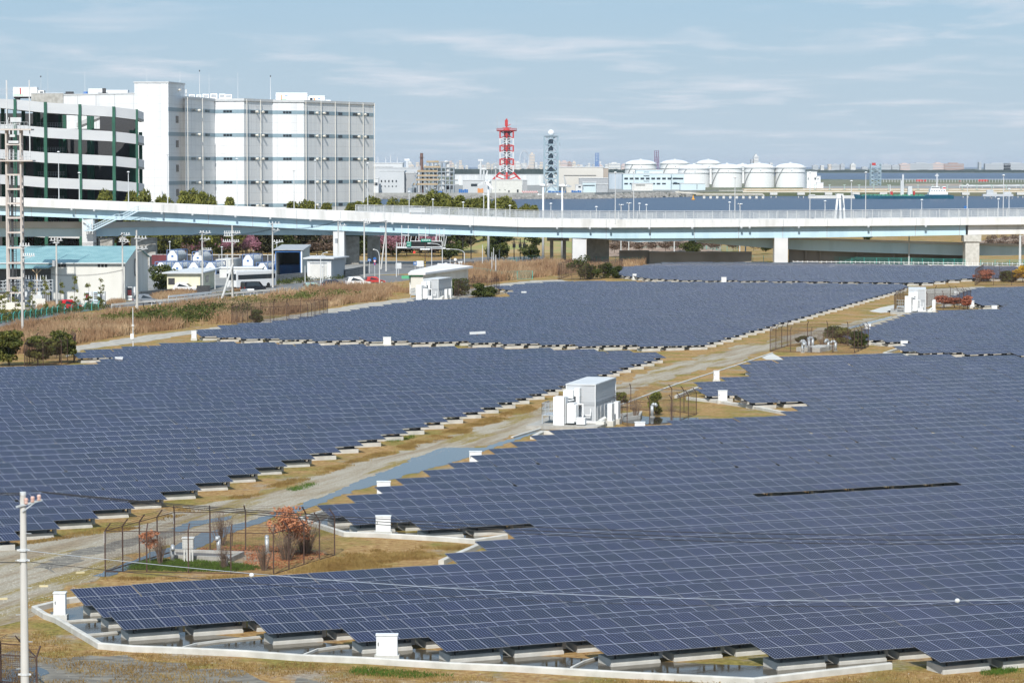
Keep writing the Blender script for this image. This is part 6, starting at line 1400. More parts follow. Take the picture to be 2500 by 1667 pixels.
m=MB(); m.cone((xc,D,Z(320,D)),(xc,D,Z(312,D)),2.6,1.2,12); m.bar((xc,D,Z(314,D)),(xc,D,Z(290,D)),1.0); m.box(xc-1.3,xc+.9,D-1,D+1,Z(309,D),Z(293,D)); m.bar((xc,D,Z(309,D)),(xc+2.8,D,Z(304,D)),.5); m.bar((xc-3,D,Z(312,D)),(xc+3.2,D,Z(312,D)),.4); m.build('top_mast',redp,RT)
m=MB()
for dx in(-22.5,23.5): m.bar((xc+dx*.298,D,Z(318,D)),(xc+dx*.298,D,Z(285,D)),.12)
m.build('whip_antenna',grey,RT)
# radar tower
BT=empty('radar_tower',(0,0,0),0,'blue grey lattice radar tower with a white radome ball on top','tower'); D=2085
xc=X(1345.3,D); hw=(X(1362,D)-X(1329,D))/2; bt=mat('blue_grey_tower_paint',(0.26,0.36,0.42),(0.33,0.42,0.48),.2,.6)
m=MB(); ys=[470,452,436,420,404,388,372,353,334]
cs=[(xc-hw,D-5),(xc+hw,D-5),(xc+hw,D+5),(xc-hw,D+5)]
for c in cs: m.bar((*c,LZ),(*c,Z(334,D)),1.2)
for ya,yb_ in zip(ys,ys[1:]):
    za,zb_=Z(ya,D),Z(yb_,D)
    for i in range(4):
        p,q=cs[i],cs[(i+1)%4]; mx=((p[0]+q[0])/2,(p[1]+q[1])/2); m.bar((*p,za),(*mx,zb_),.75); m.bar((*q,za),(*mx,zb_),.75); m.bar((*p,zb_),(*q,zb_),.8)
m.build('lattice_frame',bt,BT)
m=MB()
for ya,yb_ in zip(ys,ys[1:]): za,zb_=Z(ya,D),Z(yb_,D); m.box(xc-3.6,xc+3.6,D-2,D+2,zb_-.7,zb_); m.bar((xc-2.5,D-2,za),(xc+2.5,D-2,zb_-.5),.7)
m.box(xc-2.0,xc+1.6,D+2,D+5,LZ,Z(340,D)); m.box(xc+2,xc+hw+1.6,D-5.5,D-2,Z(356,D),Z(349,D)); m.build('stair_core',mat('grey_stair_core',(0.26,0.33,0.38),(0.32,0.38,0.43),.2,.7),BT)
m=MB(); m.box(xc-hw-.4,xc+hw+.4,D-5.4,D+5.4,Z(334,D),Z(334,D)+.4); m.build('top_deck',bt,BT)
m=MB(); r=2.45; m.lathe([(r*sin(a),-r*cos(a)) for a in [.35+i*(pi-.4)/9 for i in range(10)]],18,(xc,D,Z(334,D)+.4+r*.92)); m.cone((xc,D,Z(334,D)+.4),(xc,D,Z(334,D)+1.0),1.2,1.2,12); m.build('radome',white,BT,smooth=True)
fbox(1329,1360,457,2080,6,lbl,'small pale blue hut at the foot of the radar tower')
# white lamp masts by the quay
for i,(px,yt) in enumerate(((1173.5,393),(994,392),(1181,414))):
    D=2200; t=empty('floodlight_mast',(X(px,D),D,LZ),0,'%s tall white floodlight mast on the airport apron from the left'%ORD[(1,0,2)[i]],'mast'); h=Z(yt,D)-LZ
    m=MB(); m.cone((0,0,0),(0,0,h),.9,.7,8); m.build('mast',lgrey,t); m=MB(); m.box(-2,2,-.6,.6,h-.3,h+1.3); m.build('lamp_bank',lgrey,t)
# storage tanks
def tank(px0,px1,ys,ya,D,label):
    r=(X(px1,D)-X(px0,D))/2; x=(X(px1,D)+X(px0,D))/2; t=empty('storage_tank',(x,D+r,LZ),0,label,'storage tank','white domed storage tanks behind the harbour'); hs=Z(ys,D)-LZ; ha=Z(ya,D)-LZ
    m=MB(); m.lathe([(r,0),(r,hs)],40); m.build('shell',white,t,smooth=False)
    m=MB(); m.lathe([(r*cos(a),(ha-hs)*sin(a)) for a in [i*pi/2/7 for i in range(7)]]+[(.3,ha-hs)],40,(0,0,hs)); m.build('dome_roof',white,t,smooth=True)
    m=MB()
    for f in(1.0,.78): m.lathe([(r+.05,0),(r+.7,.05),(r+.7,.45),(r+.05,.5)],40,(0,0,hs*f-.2))
    for k in range(40): a=2*pi*k/40; m.bar(((r+.5)*cos(a),(r+.5)*sin(a),hs),((r+.5)*cos(a),(r+.5)*sin(a),hs+1.3),.15)
    m.build('ring_walkway',lgrey,t)
    m=MB(); n=12
    for k in range(n):
        a0=pi*1.06+k*.07; a1=pi*1.06+(k+1)*.07; m.bar(((r+.6)*cos(a0),(r+.6)*sin(a0),hs*(k/n)),((r+.6)*cos(a1),(r+.6)*sin(a1),hs*((k+1)/n)),.7,.5)
    m.build('spiral_stair',grey,t)
    m=MB(); m.box(-1,1,-1,1,ha-.2,ha+.9); m.box(-.5,.5,-r-.7,-r+.5,hs*.86,hs*.86+1.2); m.build('vent_cap',lgrey,t)
    return t
tank(1527,1604,401,390,2900,'white domed storage tank behind the light blue office, leftmost of all')
tank(1614,1684,400,390,3000,'second white storage tank in the back row, behind the office right wing')
tank(1701,1761,400,390,3150,'white storage tank in the back row, third from the left'); tank(1796,1832,407,400,3300,'small white tank dome peeping between front tanks')
tank(1658,1735,412.5,401,2680,'front white storage tank, leftmost of the four'); tank(1740,1815,411,400,2680,'front white storage tank, second of the four'); tank(1819.5,1894,410,398.5,2680,'front white storage tank, third of the four'); tank(1895.5,1970,410,398.5,2680,'front white storage tank, rightmost of the four')
# jetties
JM=mat('cream_pipe_bridge',(0.66,0.60,0.48),(0.72,0.69,0.60),.1,.7); JT=empty('pipe_jetty',(0,0,0),0,'cream and orange pipe jetty running along the harbour','jetty'); D=2070
m=MB(); m.box(X(1814,D),X(2700,D),D,D+4,Z(470,D),Z(467.5,D)); m.box(X(1818,D),X(2700,D),D+6,D+9,Z(464.5,D),Z(462.8,D)); m.build('deck',JM,JT)
m=MB(); m.bar((X(1814,D),D+1,Z(466.3,D)),(X(2700,D),D+1,Z(466.3,D)),.4); m.bar((X(1814,D),D+7,Z(461.8,D)),(X(2700,D),D+7,Z(461.8,D)),.35); m.build('pipe',mat('faded_orange_pipe',(0.50,0.34,0.20),(0.58,0.44,0.28),.2,.7),JT)
m=MB()
for px in range(1880,2700,67): m.box(X(px,D),X(px+18,D),D,D+5,Z(476,D),Z(470.5,D)); m.box(X(px+2,D),X(px+4,D),D+1,D+3,-3,Z(476,D)); m.box(X(px+14,D),X(px+16,D),D+1,D+3,-3,Z(476,D))
m.build('pier_cap',offw,JT)
pgp=mat('pale_green_pole',(0.4,0.52,0.45),None,1,.6)
for k,px in enumerate(range(1990,2640,36)): m=MB(); m.bar((X(px,D),D+2,Z(467,D)),(X(px,D),D+2,Z(452,D)),.35); m.bar((X(px-3,D),D+2,Z(452,D)),(X(px+3,D),D+2,Z(452,D)),.4); m.build('light_pole',pgp,JT)
pass
J2=empty('low_jetty',(0,0,0),0,'low cream jetty with dark arches reaching out from the rocks','jetty'); D=2015
m=MB(); m.box(X(1700,D),X(1864,D),D,D+6,Z(477,D),Z(474,D)); m.bar((X(1649,D),D+2,Z(469,D)),(X(1720,D),D+2,Z(474,D)),.8); m.bar((X(1700,D),D-.2,Z(473.3,D)),(X(1862,D),D-.2,Z(473.3,D)),.5); m.build('deck',JM,J2)
m=MB()
for px in range(1716,1864,16): m.box(X(px,D),X(px+6,D),D+.5,D+4,-2.5,Z(476.8,D)+.4)
m.build('pile',offw,J2)
m=MB(); D=2020; m.box(X(1974,D),X(2092,D),D,D+5,-2.2,Z(477.5,D)); m.box(X(1976,D),X(1990,D),D-.3,D+5,Z(477.5,D),Z(475,D)); tag(m.build('quay_platform',offw),'low pale quay platform left of the ship bow','quay')
m=MB(); D=2015; m.box(X(2400,D),X(2474,D),D,D+5,Z(480,D),Z(474,D)); m.box(X(2410,D),X(2426,D),D+1,D+4,Z(474,D),Z(464,D)); m.box(X(2452,D),X(2470,D),D+1,D+4,Z(474,D),Z(469,D))
for px in(2403,2420,2438,2456,2470): m.box(X(px,D),X(px+3,D),D+1,D+3,-3,Z(480,D))
tag(m.build('mooring_dolphin',plg),'grey mooring platform with small cabins at the right end of the jetty','mooring')
# tanker
SH=empty('tanker_ship',(X(2206,2003),2003,-2),0,'dark teal coastal tanker with white bridge moored at the jetty','ship'); D=2003; s=D/F
def xs(px): return (px-2206)*s
def zs(y): return zat(y,D)+2
hullm=mat('dark_teal_hull',(0.015,0.10,0.16),(0.02,0.13,0.19),.2,.5)
m=MB(); sec=[(2084,.2,474.3),(2092,2.2,474.8),(2110,4.6,477.2),(2180,5.5,478.6),(2255,5.5,478.6),(2262,5.4,475.5),(2312,5.0,475.3),(2327,3.4,477.5)]
vs=[];fs=[]
for px,w,y in sec: x=xs(px); vs+=[(x,-w,zs(y)),(x,w,zs(y)),(x+(1.5 if px<2100 else 0),w*.8,-1),(x+(1.5 if px<2100 else 0),-w*.8,-1)]
for i in range(len(sec)-1):
    for q in range(4): fs.append((i*4+q,i*4+(q+1)%4,(i+1)*4+(q+1)%4,(i+1)*4+q))
fs+=[(3,2,1,0),tuple(range(len(vs)-4,len(vs)))]; m.add(vs,fs); m.build('hull',hullm,SH)
m=MB(); m.box(xs(2100),xs(2256),-4,4,zs(478.8),zs(477.6)); 
for k in range(14): m.box(xs(2112+k*10),xs(2116+k*10),-3,3,zs(477.6),zs(475.5-(k%3)*.6))
m.bar((xs(2105),0,zs(476)),(xs(2255),0,zs(475.6)),.5); m.build('deck_piping',mat('deck_green',(0.05,0.22,0.15),(0.08,0.3,0.2),.3,.7),SH)
m=MB(); m.box(xs(2266),xs(2312),-4.2,4.2,zs(475.5),zs(470)); m.box(xs(2269),xs(2305),-3.8,3.8,zs(470),zs(462)); m.box(xs(2271),xs(2292),-3.2,3.2,zs(462),zs(456)); m.box(xs(2300),xs(2308),-2,2,zs(470),zs(455.5)); m.build('superstructure',white,SH)
m=MB(); m.box(xs(2272),xs(2291),-3.3,-3.21,zs(459.5),zs(457.8))
for k in range(6): m.box(xs(2272+k*6),xs(2274+k*6),-3.9,-3.81,zs(467),zs(465))
m.build('window',glassd,SH)
m=MB(); m.bar((xs(2287),0,zs(456)),(xs(2287),0,zs(424)),.8); m.box(xs(2282),xs(2291),-.6,.6,zs(430.5),zs(427.5)); m.bar((xs(2204),0,zs(477)),(xs(2204),0,zs(426)),1.2); m.bar((xs(2200),0,zs(477)),(xs(2200),0,zs(441)),.9); m.bar((xs(2173),0,zs(477)),(xs(2173),0,zs(451)),.5); m.box(xs(2216),xs(2226),-1.5,1.5,zs(477),zs(455)); m.build('mast',lgrey,SH)
m=MB(); m.box(xs(2173),xs(2179),-2,2,zs(476),zs(468)); m.box(xs(2229),xs(2233),-2,2,zs(476),zs(467)); m.box(xs(2300.5),xs(2307.5),-2.05,-2.01,zs(461),zs(457.5)); m.build('deck_gear',redp,SH)
# airfield items
for i,(a,b,y0,y1,D,mt,l) in enumerate(((2343,2500,458,467,2600,lgrey,'low pale wavy roofed shelter behind the jetty at the right'),(2210,2350,449,461,2900,mat('dun_wall',(0.30,0.27,0.24),(0.34,0.31,0.28),.05,.9),'dun coloured bank behind the ship masts'),)):
    m=MB(); n=10; x0_,x1_=X(a,D),X(b+120 if b>=2500 else b,D)
    if i==0:
        pr=[(x0_+(x1_-x0_)*k/20,Z(452-2.0*(k/20)+1.0*abs(sin(k*1.1)),D)) for k in range(21)]
        m.add([(x,D,z) for x,z in pr]+[(x,D+25,z) for x,z in pr]+[(x,D,z-.9) for x,z in pr]+[(x,D+25,z-.9) for x,z in pr],[(k,k+1,k+22,k+21) for k in range(20)]+[(k+42,k+63,k+64,k+43) for k in range(20)]+[(k,k+42,k+43,k+1) for k in range(20)])
        for k in range(0,21,2): m.bar((pr[k][0],D+1,LZ),(pr[k][0],D+1,pr[k][1]),.5)
    else: m.box(x0_,x1_,D,D+10,LZ,Z(y0,D))
    tag(m.build('shelter' if i==0 else 'earth_bank',mt),l,'shelter' if i==0 else 'bank')
for i,(a,b,y) in enumerate(((2237,2253,441),(2256,2262,441),(2341,2348,444),(2388,2412,441))):
    D=3700; m=MB(); m.box(X(a,D),X(b,D),D,D+2,LZ,Z(y-1.6,D)); m.box(X(a,D)+1,X(b,D)-1,D+.2,D+1.8,Z(y-1.6,D),Z(y-2.4,D)); tag(m.build('airfield_hut',redp),'small red hut on the airfield, %s from the left'%ORD[i],'hut','red huts on the airfield')
t=empty('approach_tower',(0,0,0),0,'pale grey lattice mast tower with a red box on top','tower'); D=2900; xc=X(2137,D); hw=5.0
m=MB(); cs=[(xc-hw,D-4),(xc+hw,D-4),(xc+hw,D+4),(xc-hw,D+4)]; ys=[455,446,437,428,418,408,400]
for c in cs: m.bar((*c,LZ),(*c,Z(400,D)),.8)
for ya,yb_ in zip(ys,ys[1:]):
    za,zb_=Z(ya,D),Z(yb_,D)
    for i in range(4):
        p,q=cs[i],cs[(i+1)%4]; m.bar((*p,za),(*q,zb_),.45); m.bar((*q,za),(*p,zb_),.45); m.bar((*p,zb_),(*q,zb_),.5)
m.build('lattice_frame',bt,t); m=MB(); m.box(xc-4,xc-.4,D-4.5,D-1,Z(404,D),Z(398,D)); m.build('red_box',redp,t)
m=MB()
for px in range(2150,2640,7): m.bar((X(px,3500),3500,LZ),(X(px,3500),3500,Z(437,3500)),.4)
m.bar((X(2150,3500),3500,Z(438,3500)),(X(2640,3500),3500,Z(438,3500)),.4); tag(m.build('airfield_fence',lgrey,fix=False),'long thin pale airfield fence before the far water','fence')
p=at(1692.5,488,-2); t=empty('buoy',p,0,'orange yellow navigation buoy in the water before the rocks','buoy'); m=MB(); m.lathe([(1.2,-.2),(1.4,.4),(1.0,.7),(.3,.9)],14); m.build('float',mat('buoy_orange',(0.75,0.36,0.05),None,1,.5),t); m=MB(); m.cone((0,0,.8),(0,0,2.6),.7,.3,8); m.lathe([(.3,0),(.45,.3),(.1,.6)],8,(0,0,2.6)); m.build('tower',MATS['buoy_orange'],t)
# far shores
D=6600; form=leafmat('far_forest',(0.018,0.035,0.03),(0.03,0.05,0.04),None,.02)
def hillband(x0,x1,D,yt,amp,material,label,seed,name='forest',cat='forest',dep=250):
    rn=random.Random(seed); m=MB(); n=160; pr=[]
    for i in range(n+1):
        px=x0+(x1-x0)*i/n; pr.append((atd(px,D).x,max(1,Z(yt,D)-LZ+noise(i*.31,seed,1,4)*amp*F/D*0+noise(i*.31,seed,1,4)*amp)))
    vs=[(x,D,-2) for x,_ in pr]+[(x,D+10,h) for x,h in pr]+[(x,D+dep,h*.9) for x,h in pr]
    m.add(vs,[(i,i+1,n+2+i,n+1+i) for i in range(n)]+[(n+1+i,n+2+i,2*n+3+i,2*n+2+i) for i in range(n)])
    o=m.build(name,material,fix=False); tag(o,label,cat,None,'stuff')
hillband(1095,1536,D,412.5,2.0,form,'dark distant wood across the water left of the tanks',3)
hillband(1880,2640,9300,415,2.5,form,'thin dark distant wood on the far shore at the right',4)
hillband(905,1110,7800,411,1.5,form,'dark distant wood behind the factory roofs',6)
m=MB(); Q=[(atd(850,6500).x,6500),(atd(1560,6500).x,6500),(atd(1560,6900).x,7300),(atd(850,6900).x,7300)]; m.prism(Q,-3,-.5); tag(m.build('far_land',landm),kind='structure')
m=MB(); Q=[(-4000,9250),(4200,9250),(6000,20000),(-6000,20000)]; m.prism(Q,-3,-1); tag(m.build('far_land',landm),kind='structure')
cm=[mat('city_pale_%s'%n,c,None,1,.8) for n,c in(('white',(0.62,0.62,0.60)),('cream',(0.58,0.52,0.45)),('pinkish',(0.55,0.45,0.42)),('grey',(0.40,0.43,0.46)),('brown',(0.36,0.26,0.23)))]
rn=random.Random(11); ci=0
def city(px,w,yt,D,mi,label,group=None,base=0,name='city_block',step=None):
    global ci
    x=atd(px,D).x; W_=w*D/F; h=Z(yt,D); m=MB(); m.mi=0; m.box(-W_/2,W_/2,0,30,-1,h)
    if W_>12: m.box(-W_*.25,W_*.2,4,20,h,h+min(6,h*.12))
    m.mi=1; n=max(2,int(h/9)); 
    for k in range(n): z=h*(k+.5)/n; m.box(-W_*.46,W_*.46,-.6,-.02,z-.9,z+.9)
    o=m.build(name,[cm[mi],cm[3]]); o.location=(x,D,0); tag(o,label,'city building',group); return o
LAB='small pale block in the hazy city skyline between the warehouse and the tanks'
for i in range(96):
    px=rn.uniform(1000,1545); 
    if 1215<px<1262 and False: continue
    yt=404-rn.random()**2.2*10; city(px,rn.uniform(4,11),yt,rn.uniform(9400,9900),rn.choice((0,0,1,1,2,3)),LAB,'small blocks of the far city skyline')
for px,w,yt,mi,l in((1299,13,377,1,'tallest cream tower right of the ferris wheel'),(1308,8,397,0,'white tower at the foot of the tallest cream tower'),(1264,10,396,0,'white block left of the ferris wheel'),(1124,7,392,1,'cream pointed block left of the red and white tower'),(1100,6,393,2,'pinkish block behind the process plant'),(1378,18,395,2,'pinkish white block above the beige hangar'),(1391,10,397,4,'brownish block above the beige hangar'),(1500,28,399,0,'wide white block left of the leftmost tank'),(1523,12,402,2,'reddish block just left of the leftmost tank'),(1846,11,381,0,'pale tower rising behind the front tanks'),(1836,5,389,3,'thin grey tower beside the pale tower behind the tanks'),(1883,7,398,0,'white dome like block behind the third tank')):
    city(px,w,yt,9300,mi,l)
for px,w,yt,mi,l in((1991,14,404,3,'low grey block right of the last tank on the far shore'),(2008,8,404,0,'low white block on the far shore right of the tanks'),(2026,7,401,1,'narrow cream block on the far shore'),(2040,20,402,3,'grey block on the far shore left of the blue tower'),(2057,10,401,3,'dark blue grey block on the far shore'),(2083,12,401,0,'pale pair of towers on the far shore'),(2112,14,408,3,'low grey block left of the lattice mast'),(2164,24,402,3,'grey block right of the lattice mast'),(2188,20,404,3,'stepped grey block on the far shore'),(2209,26,400.5,2,'reddish long apartment block on the far shore'),(2250,56,399,3,'long grey apartment slab, left half of the widest'),(2291,26,399,2,'pinkish grey apartment slab in the middle of the widest group'),(2329,48,400,4,'brownish apartment slab at the right of the widest group'),(2393,6,396,3,'thin distant tower between the two slab groups'),(2436,62,400,3,'long grey slab near the right edge'),(2480,60,399,3,'grey slab at the right edge of the far shore')):
    city(px,w,yt,9600,mi,l)
# ferris wheel
t=empty('ferris_wheel',(atd(1280,9200).x,9200,0),0,'distant pale ferris wheel seen at an angle beside the cream tower','ferris wheel'); zc=Z(390,9200); m=MB(); rr=29.5; ca=.5; sa=.86
rp=lambda a,r=rr:(r*cos(a)*ca,r*cos(a)*sa,zc+r*sin(a))
for k in range(36):
    a,b=2*pi*k/36,2*pi*(k+1)/36
    m.bar(rp(a),rp(b),1.1); m.bar(rp(a,rr-3),rp(b,rr-3),.6)
m.build('rim',lgrey,t); m=MB()
for k in range(18): a=2*pi*k/18; m.bar((0,0,zc),rp(a),.35)
m.build('spokes',lgrey,t); m=MB()
for sx in(-9,9):
    for sy in(-6,6): m.bar((0,0,zc),(sx,sy,0),1.4)
m.build('support',lgrey,t)
m=MB()
for k in range(36): q=rp(2*pi*k/36); m.box(q[0]-.9,q[0]+.9,q[1]-.9,q[1]+.9,q[2]-2.2,q[2]-.4)
m.build('gondola_ring',white,t)
# harbour cranes
for px0,px1,yt,D,mt,l in((1453,1463,374,5200,bluep,'dark blue harbour crane above the beige hangar'),(1597,1609,368,5200,mat('purple_grey_crane',(0.16,0.08,0.17),None,1,.6),'purple harbour crane rising behind the leftmost tanks')):
    t=empty('harbour_crane',(X(px0,D),D,0),0,l,'crane'); W_=X(px1,D)-X(px0,D); h=Z(yt,D); m=MB(); hm=Z(396 if px0<1500 else 384,D)
    for q in(.12,.5,.88): m.bar((W_*q,0,hm),(W_*q,0,h),.9); m.bar((W_*q,6,hm),(W_*q,6,h),.9)
    for q in range(3): z=hm+(h-hm)*(q+1)/3.05; m.bar((W_*.1,0,z),(W_*.9,0,z),.6)
    m.build('boom',mt,t); m=MB()
    for q in(0,.35,.65,1): m.bar((W_*q,0,0),(W_*(.1+.8*q),0,hm),1.2)
    for z in(.35,.6,.85,1): m.bar((0,0,hm*z),(W_,0,hm*z),1.1)
    m.bar((0,0,hm*.35),(W_,0,hm*.85),.8); m.build('portal_frame',mt,t)
# golf net frame
t=empty('net_frame',(0,0,0),0,'tall thin net frame on the horizon left of the red and white tower','frame'); D=6400; m=MB()
for px in range(1180,1217,4): m.bar((X(px,D),D,0),(X(px,D),D,Z(396,D)),.6)
for y in(396,402,408): m.bar((X(1180,D),D,Z(y,D)),(X(1216,D),D,Z(y,D)),.5)
m.build('pole_grid',grey,t)
# air between here and the far shore
hz=bpy.data.materials.new('haze'); hz.use_nodes=True; nt=hz.node_tree; nt.nodes.clear(); ho=nt.nodes.new('ShaderNodeOutputMaterial'); hv=nt.nodes.new('ShaderNodeVolumePrincipled')
hv.inputs['Color'].default_value=(0.80,0.88,1.0,1); hv.inputs['Density'].default_value=2.4e-5; nt.links.new(hv.outputs[0],ho.inputs['Volume'])
m=MB(); m.box(-17000,17000,-30,46000,-4,90); o=m.build('haze',hz); tag(o,kind='stuff')
# ---------------------------------------------------------------- utility poles of the west side
def upole(px,yt,yb,label,arms=(),r=.17,lean=0,D=None,trans=False,name='utility_pole'):
    D=D or gd(yb); p=atd(px,D); h=zat(yt,D); t=empty(name,(p.x,D,0),0,label,'utility pole'); m=MB(); m.cone((0,0,-.1),(lean,0,h),r,r*.62,10); m.build('pole',polem,t)
    for (y,w,off,ni) in arms:
        z=zat(y,D); m=MB(); m.bar((off-w/2,-.15,z),(off+w/2,-.15,z),.10); m.bar((0,-.15,z-.5),(off+w*.35,-.15,z),.05); a=m.build('crossarm',lgrey,t)
        m=MB()
        for k in range(ni): x=off-w/2+w*(k+.5)/ni; m.lathe([(.05,0),(.09,.06),(.05,.14),(.09,.2),(.04,.3)],7,(x,-.15,z+.05))
        m.build('insulator_row',white,a)
    if trans: m=MB(); m.cone((-.35,-.3,h*.6),(-.35,-.3,h*.6+.9),.25,.25,10); m.build('transformer',grey,t)
    return t
upole(55,575,812,'tall thin pole with a dark sleeved base beside the lattice mast',[(600,1.4,.4,4),(625,1.6,.9,6)],.16)
upole(139,583,751,'concrete pole with small crossarm before the left half of the shed',[(587,1.9,0,4),(593,1.0,0,2)],.18,trans=True)
upole(300,568.5,737,'concrete pole standing at the front corner of the shed',[(573,1.5,.5,4),(590,1.7,.3,3)],.17)
upole(335,562,761,'tall pole right of the shed corner by the guard rail',[(582,1.9,.6,4),(607,1.7,.8,3)],.19)
upole(494.5,564,713.6,'pole with double crossarms before the cream house',[(568,2.0,.5,4),(584,1.8,.5,3),(610,1.6,.8,5)],.17,trans=True)
upole(568,550,741,'pole with four crossarms and a leaning strut in the road middle',[(569,2.6,0,8),(576,1.4,-.6,4),(590,2.6,-.2,8)],.19)
D=gd(741); a=Vector((atd(569,D).x,D,zat(644,D))); b=at(535,750); m=MB(); m.bar(a,b,.34,n=8); tag(m.build('leaning_strut',polem),'leaning concrete strut propping the pole with four crossarms','strut')
upole(666,545.7,702,'concrete pole with crossarms before the block wall',[(546,2.2,.3,4),(562,1.4,.6,2),(590,1.8,1.0,4)],.17)
upole(826,538,677.5,'dark-boxed concrete pole left of the gantry by the grey garage',[(539,2.6,.3,6),(550,1.6,.8,2)],.18,trans=True)
upole(889.5,538,678,'concrete pole beside the curved lamp left of the gantry',[(539,1.7,.2,4),(545,1.2,.6,3)],.18)
upole(942.6,539,662,'upright concrete pole of the crossed pair left of the gantry',[(541,2.4,-.3,6),(556,1.0,-.8,3)],.18)
upole(930,552,657,'leaning concrete pole of the crossed pair left of the gantry',[],.17,lean=1.1)
# lattice mast at the far left
t=empty('lattice_mast',(atd(37,425).x,425,0),0,'tall pinkish white ladder-like telecom mast rising at the left edge','mast'); D=425; mastm=mat('faded_pink_white_paint',(0.50,0.42,0.38),(0.60,0.56,0.52),.8,.7,stretch=(1,1,.3))
xl,xr=(19-37)*D/F,(54-37)*D/F; zt_=zat(318,D); m=MB()
for x in(xl,xr):
    for y in(0,1.6): m.cone((x,y,0),(x,y,zt_),.17,.15,8)
m.build('column',mastm,t); m=MB()
for y in(353,427,462,497,532,568,605,642,679,715): z=zat(y,D); m.bar((xl,0,z),(xr,0,z),.26); m.bar((xl,1.6,z),(xr,1.6,z),.26); m.bar((xl,0,z),(xl,1.6,z),.2); m.bar((xr,0,z),(xr,1.6,z),.2)
m.build('rung',mastm,t); m=MB()
for x in(-.25,.15): m.bar((x,.5,0),(x,.5,zat(330,D)),.09)
k=0.3
while k<zat(330,D): m.bar((-.25,.5,k),(.15,.5,k),.05); k+=.35
m.box(-.55,-.3,.4,.7,0,zt_); m.build('cable_ladder',dark,t); m=MB()
for y,w in((315,1.9),(391,2.1)): z=zat(y,D); m.box(xl-w*.9,xr+w*.9,-.6,2.2,z-.22,z)
m.build('platform',mastm,t); m=MB()
for y,w in((315,1.6),(391,2.0)):
    z=zat(y,D)
    for h in(.5,1.0): m.bar((xl-w*.8,-.6,z+h),(xr+w*.8,-.6,z+h),.05)
    for q in range(9): x=xl-w*.8+(xr-xl+1.6*w)*q/8; m.bar((x,-.6,z),(x,-.6,z+1.0),.05)
    m.build('railing',steel,t); m=MB()
m=MB(); z=zat(315,D); m.box(-.4,1.2,-.2,.6,z+1.0,z+1.7)
for x in(-1.1,-.5,.3,1.1): m.bar((x,0,z),(x*.6,0,z+1.7),.09); m.bar((-1.1,0,z+.2+abs(x)),(1.1,0,z+.7+abs(x)*.5),.07)
m.box(-.5,.3,-.4,.1,zat(335,D),zat(329,D)); m.box(-.7,.8,-.3,.1,zat(350,D),zat(344,D)); m.build('antenna_cluster',lgrey,t); m=MB()
for x,y1 in((atd(21.5,D).x-atd(37,D).x,196),(atd(77,D).x-atd(37,D).x,196)): m.bar((x,0,zat(315 if x<0 else 391,D)),(x,0,zat(y1,D)),.14)
m.build('whip_mast',lgrey,t)
# thin wires between poles
def wires(p0,p1,n,label,sag=.6,sp=.5):
    m=MB()
    for k in range(n):
        a=Vector(p0)+Vector((k*sp*.3,0,k*.12)); b=Vector(p1)+Vector((k*sp*.3,0,k*.12)); q=[a.lerp(b,i/10)-Vector((0,0,sag*4*(i/10)*(1-i/10))) for i in range(11)]
        for u,v in zip(q,q[1:]): m.bar(u,v,.035)
    o=m.build('wire_bundle',wirem,fix=False); tag(o,label,'wires')
def tp(px,y,yb): D=gd(yb); return Vector((atd(px,D).x,D-.2,zat(y,D)))
wires(tp(55,600,812),tp(139,587,751),3,'three wires between the two leftmost poles before the shed')
wires(tp(139,590,751),tp(300,575,737),4,'sagging wires along the shed roof between two poles',1.0)
wires(tp(335,584,761),tp(494,570,713),3,'wires from the shed corner pole to the cream house pole')
wires(tp(494,572,713),tp(666,560,702),3,'wires crossing the yard between two poles')
wires(tp(666,560,702),tp(826,541,677),3,'wires under the expressway to the dark boxed pole')
wires(tp(826,541,677),tp(942,541,662),3,'wires between the poles left of the gantry')
wires(tp(55,660,812),tp(300,660,737),2,'low wires crossing the front of the shed',.8)
# lamps, signs and posts around the junction
def curved(px,yt,yb,dx,label,D=None):
    D=D or gd(yb); p=atd(px,D); h=zat(yt,D); t=empty('street_lamp',(p.x,D,0),0,label,'street lamp'); m=MB(); m.cone((0,0,0),(0,0,h*.8),.10,.08,8)
    pts=[Vector((0,0,h*.8)),Vector((dx*.12,0,h*.9)),Vector((dx*.4,0,h*.97)),Vector((dx,0,h))]
    for a,b in zip(pts,pts[1:]): m.bar(a,b,.12,n=6)
    m.build('curved_post',lgrey,t); m=MB(); m.box(min(dx,dx*1.25),max(dx,dx*1.25),-.14,.14,h-.08,h+.08); m.build('lamp_head',white,t)
curved(926.5,609,698,-.9,'curved white street lamp left of the blue and red round signs'); curved(783,616,702,1.0,'curved white street lamp before the grey-white garage'); curved(1080,594,660,-2.4,'long-armed curved lamp under the gantry'); curved(1134,608,658,-3.0,'lamp with long straight arm right of the gantry')
m=None
for px,yt,yb,l in((745,649,707,'short white post by the road before the garage'),(788,650,702,'thin white post beside the curved lamp'),(968,591,676,'tall white post with a grey plate left of the gantry'),(1054,602,660,'tall white post under the gantry right side'),(1099,631,660,'short white post before the round mirrors'),(1178,598,655,'white post at the right of the junction'),(1201,616,676,'white rod standing in the reeds, nearer of three'),(1210.5,622,681,'white rod at the right of three in the reeds'),(1205,605,652,'white rod behind the other two in the reeds'),(1219,608,645,'short white rod before the round dark tree'),(415,591,661,'white yard lamp with round head by the left tank containers'),(542,604,668,'white yard lamp beside the white container'),(556,621,702,'slim white post before the yard gate'),(618,551,622,'tall grey post behind the yard'),(676,594,666,'white lamp post at the blue framed garage'),(525,665,706,'thin post beside the cream house')):
    slim_pole(px,yt,yb,l,.09,head='lamp' in l,cat='post')
slim_pole(325,750,846,'slim white instrument pole standing at the field edge on the left',.07,head=False,cat='post')
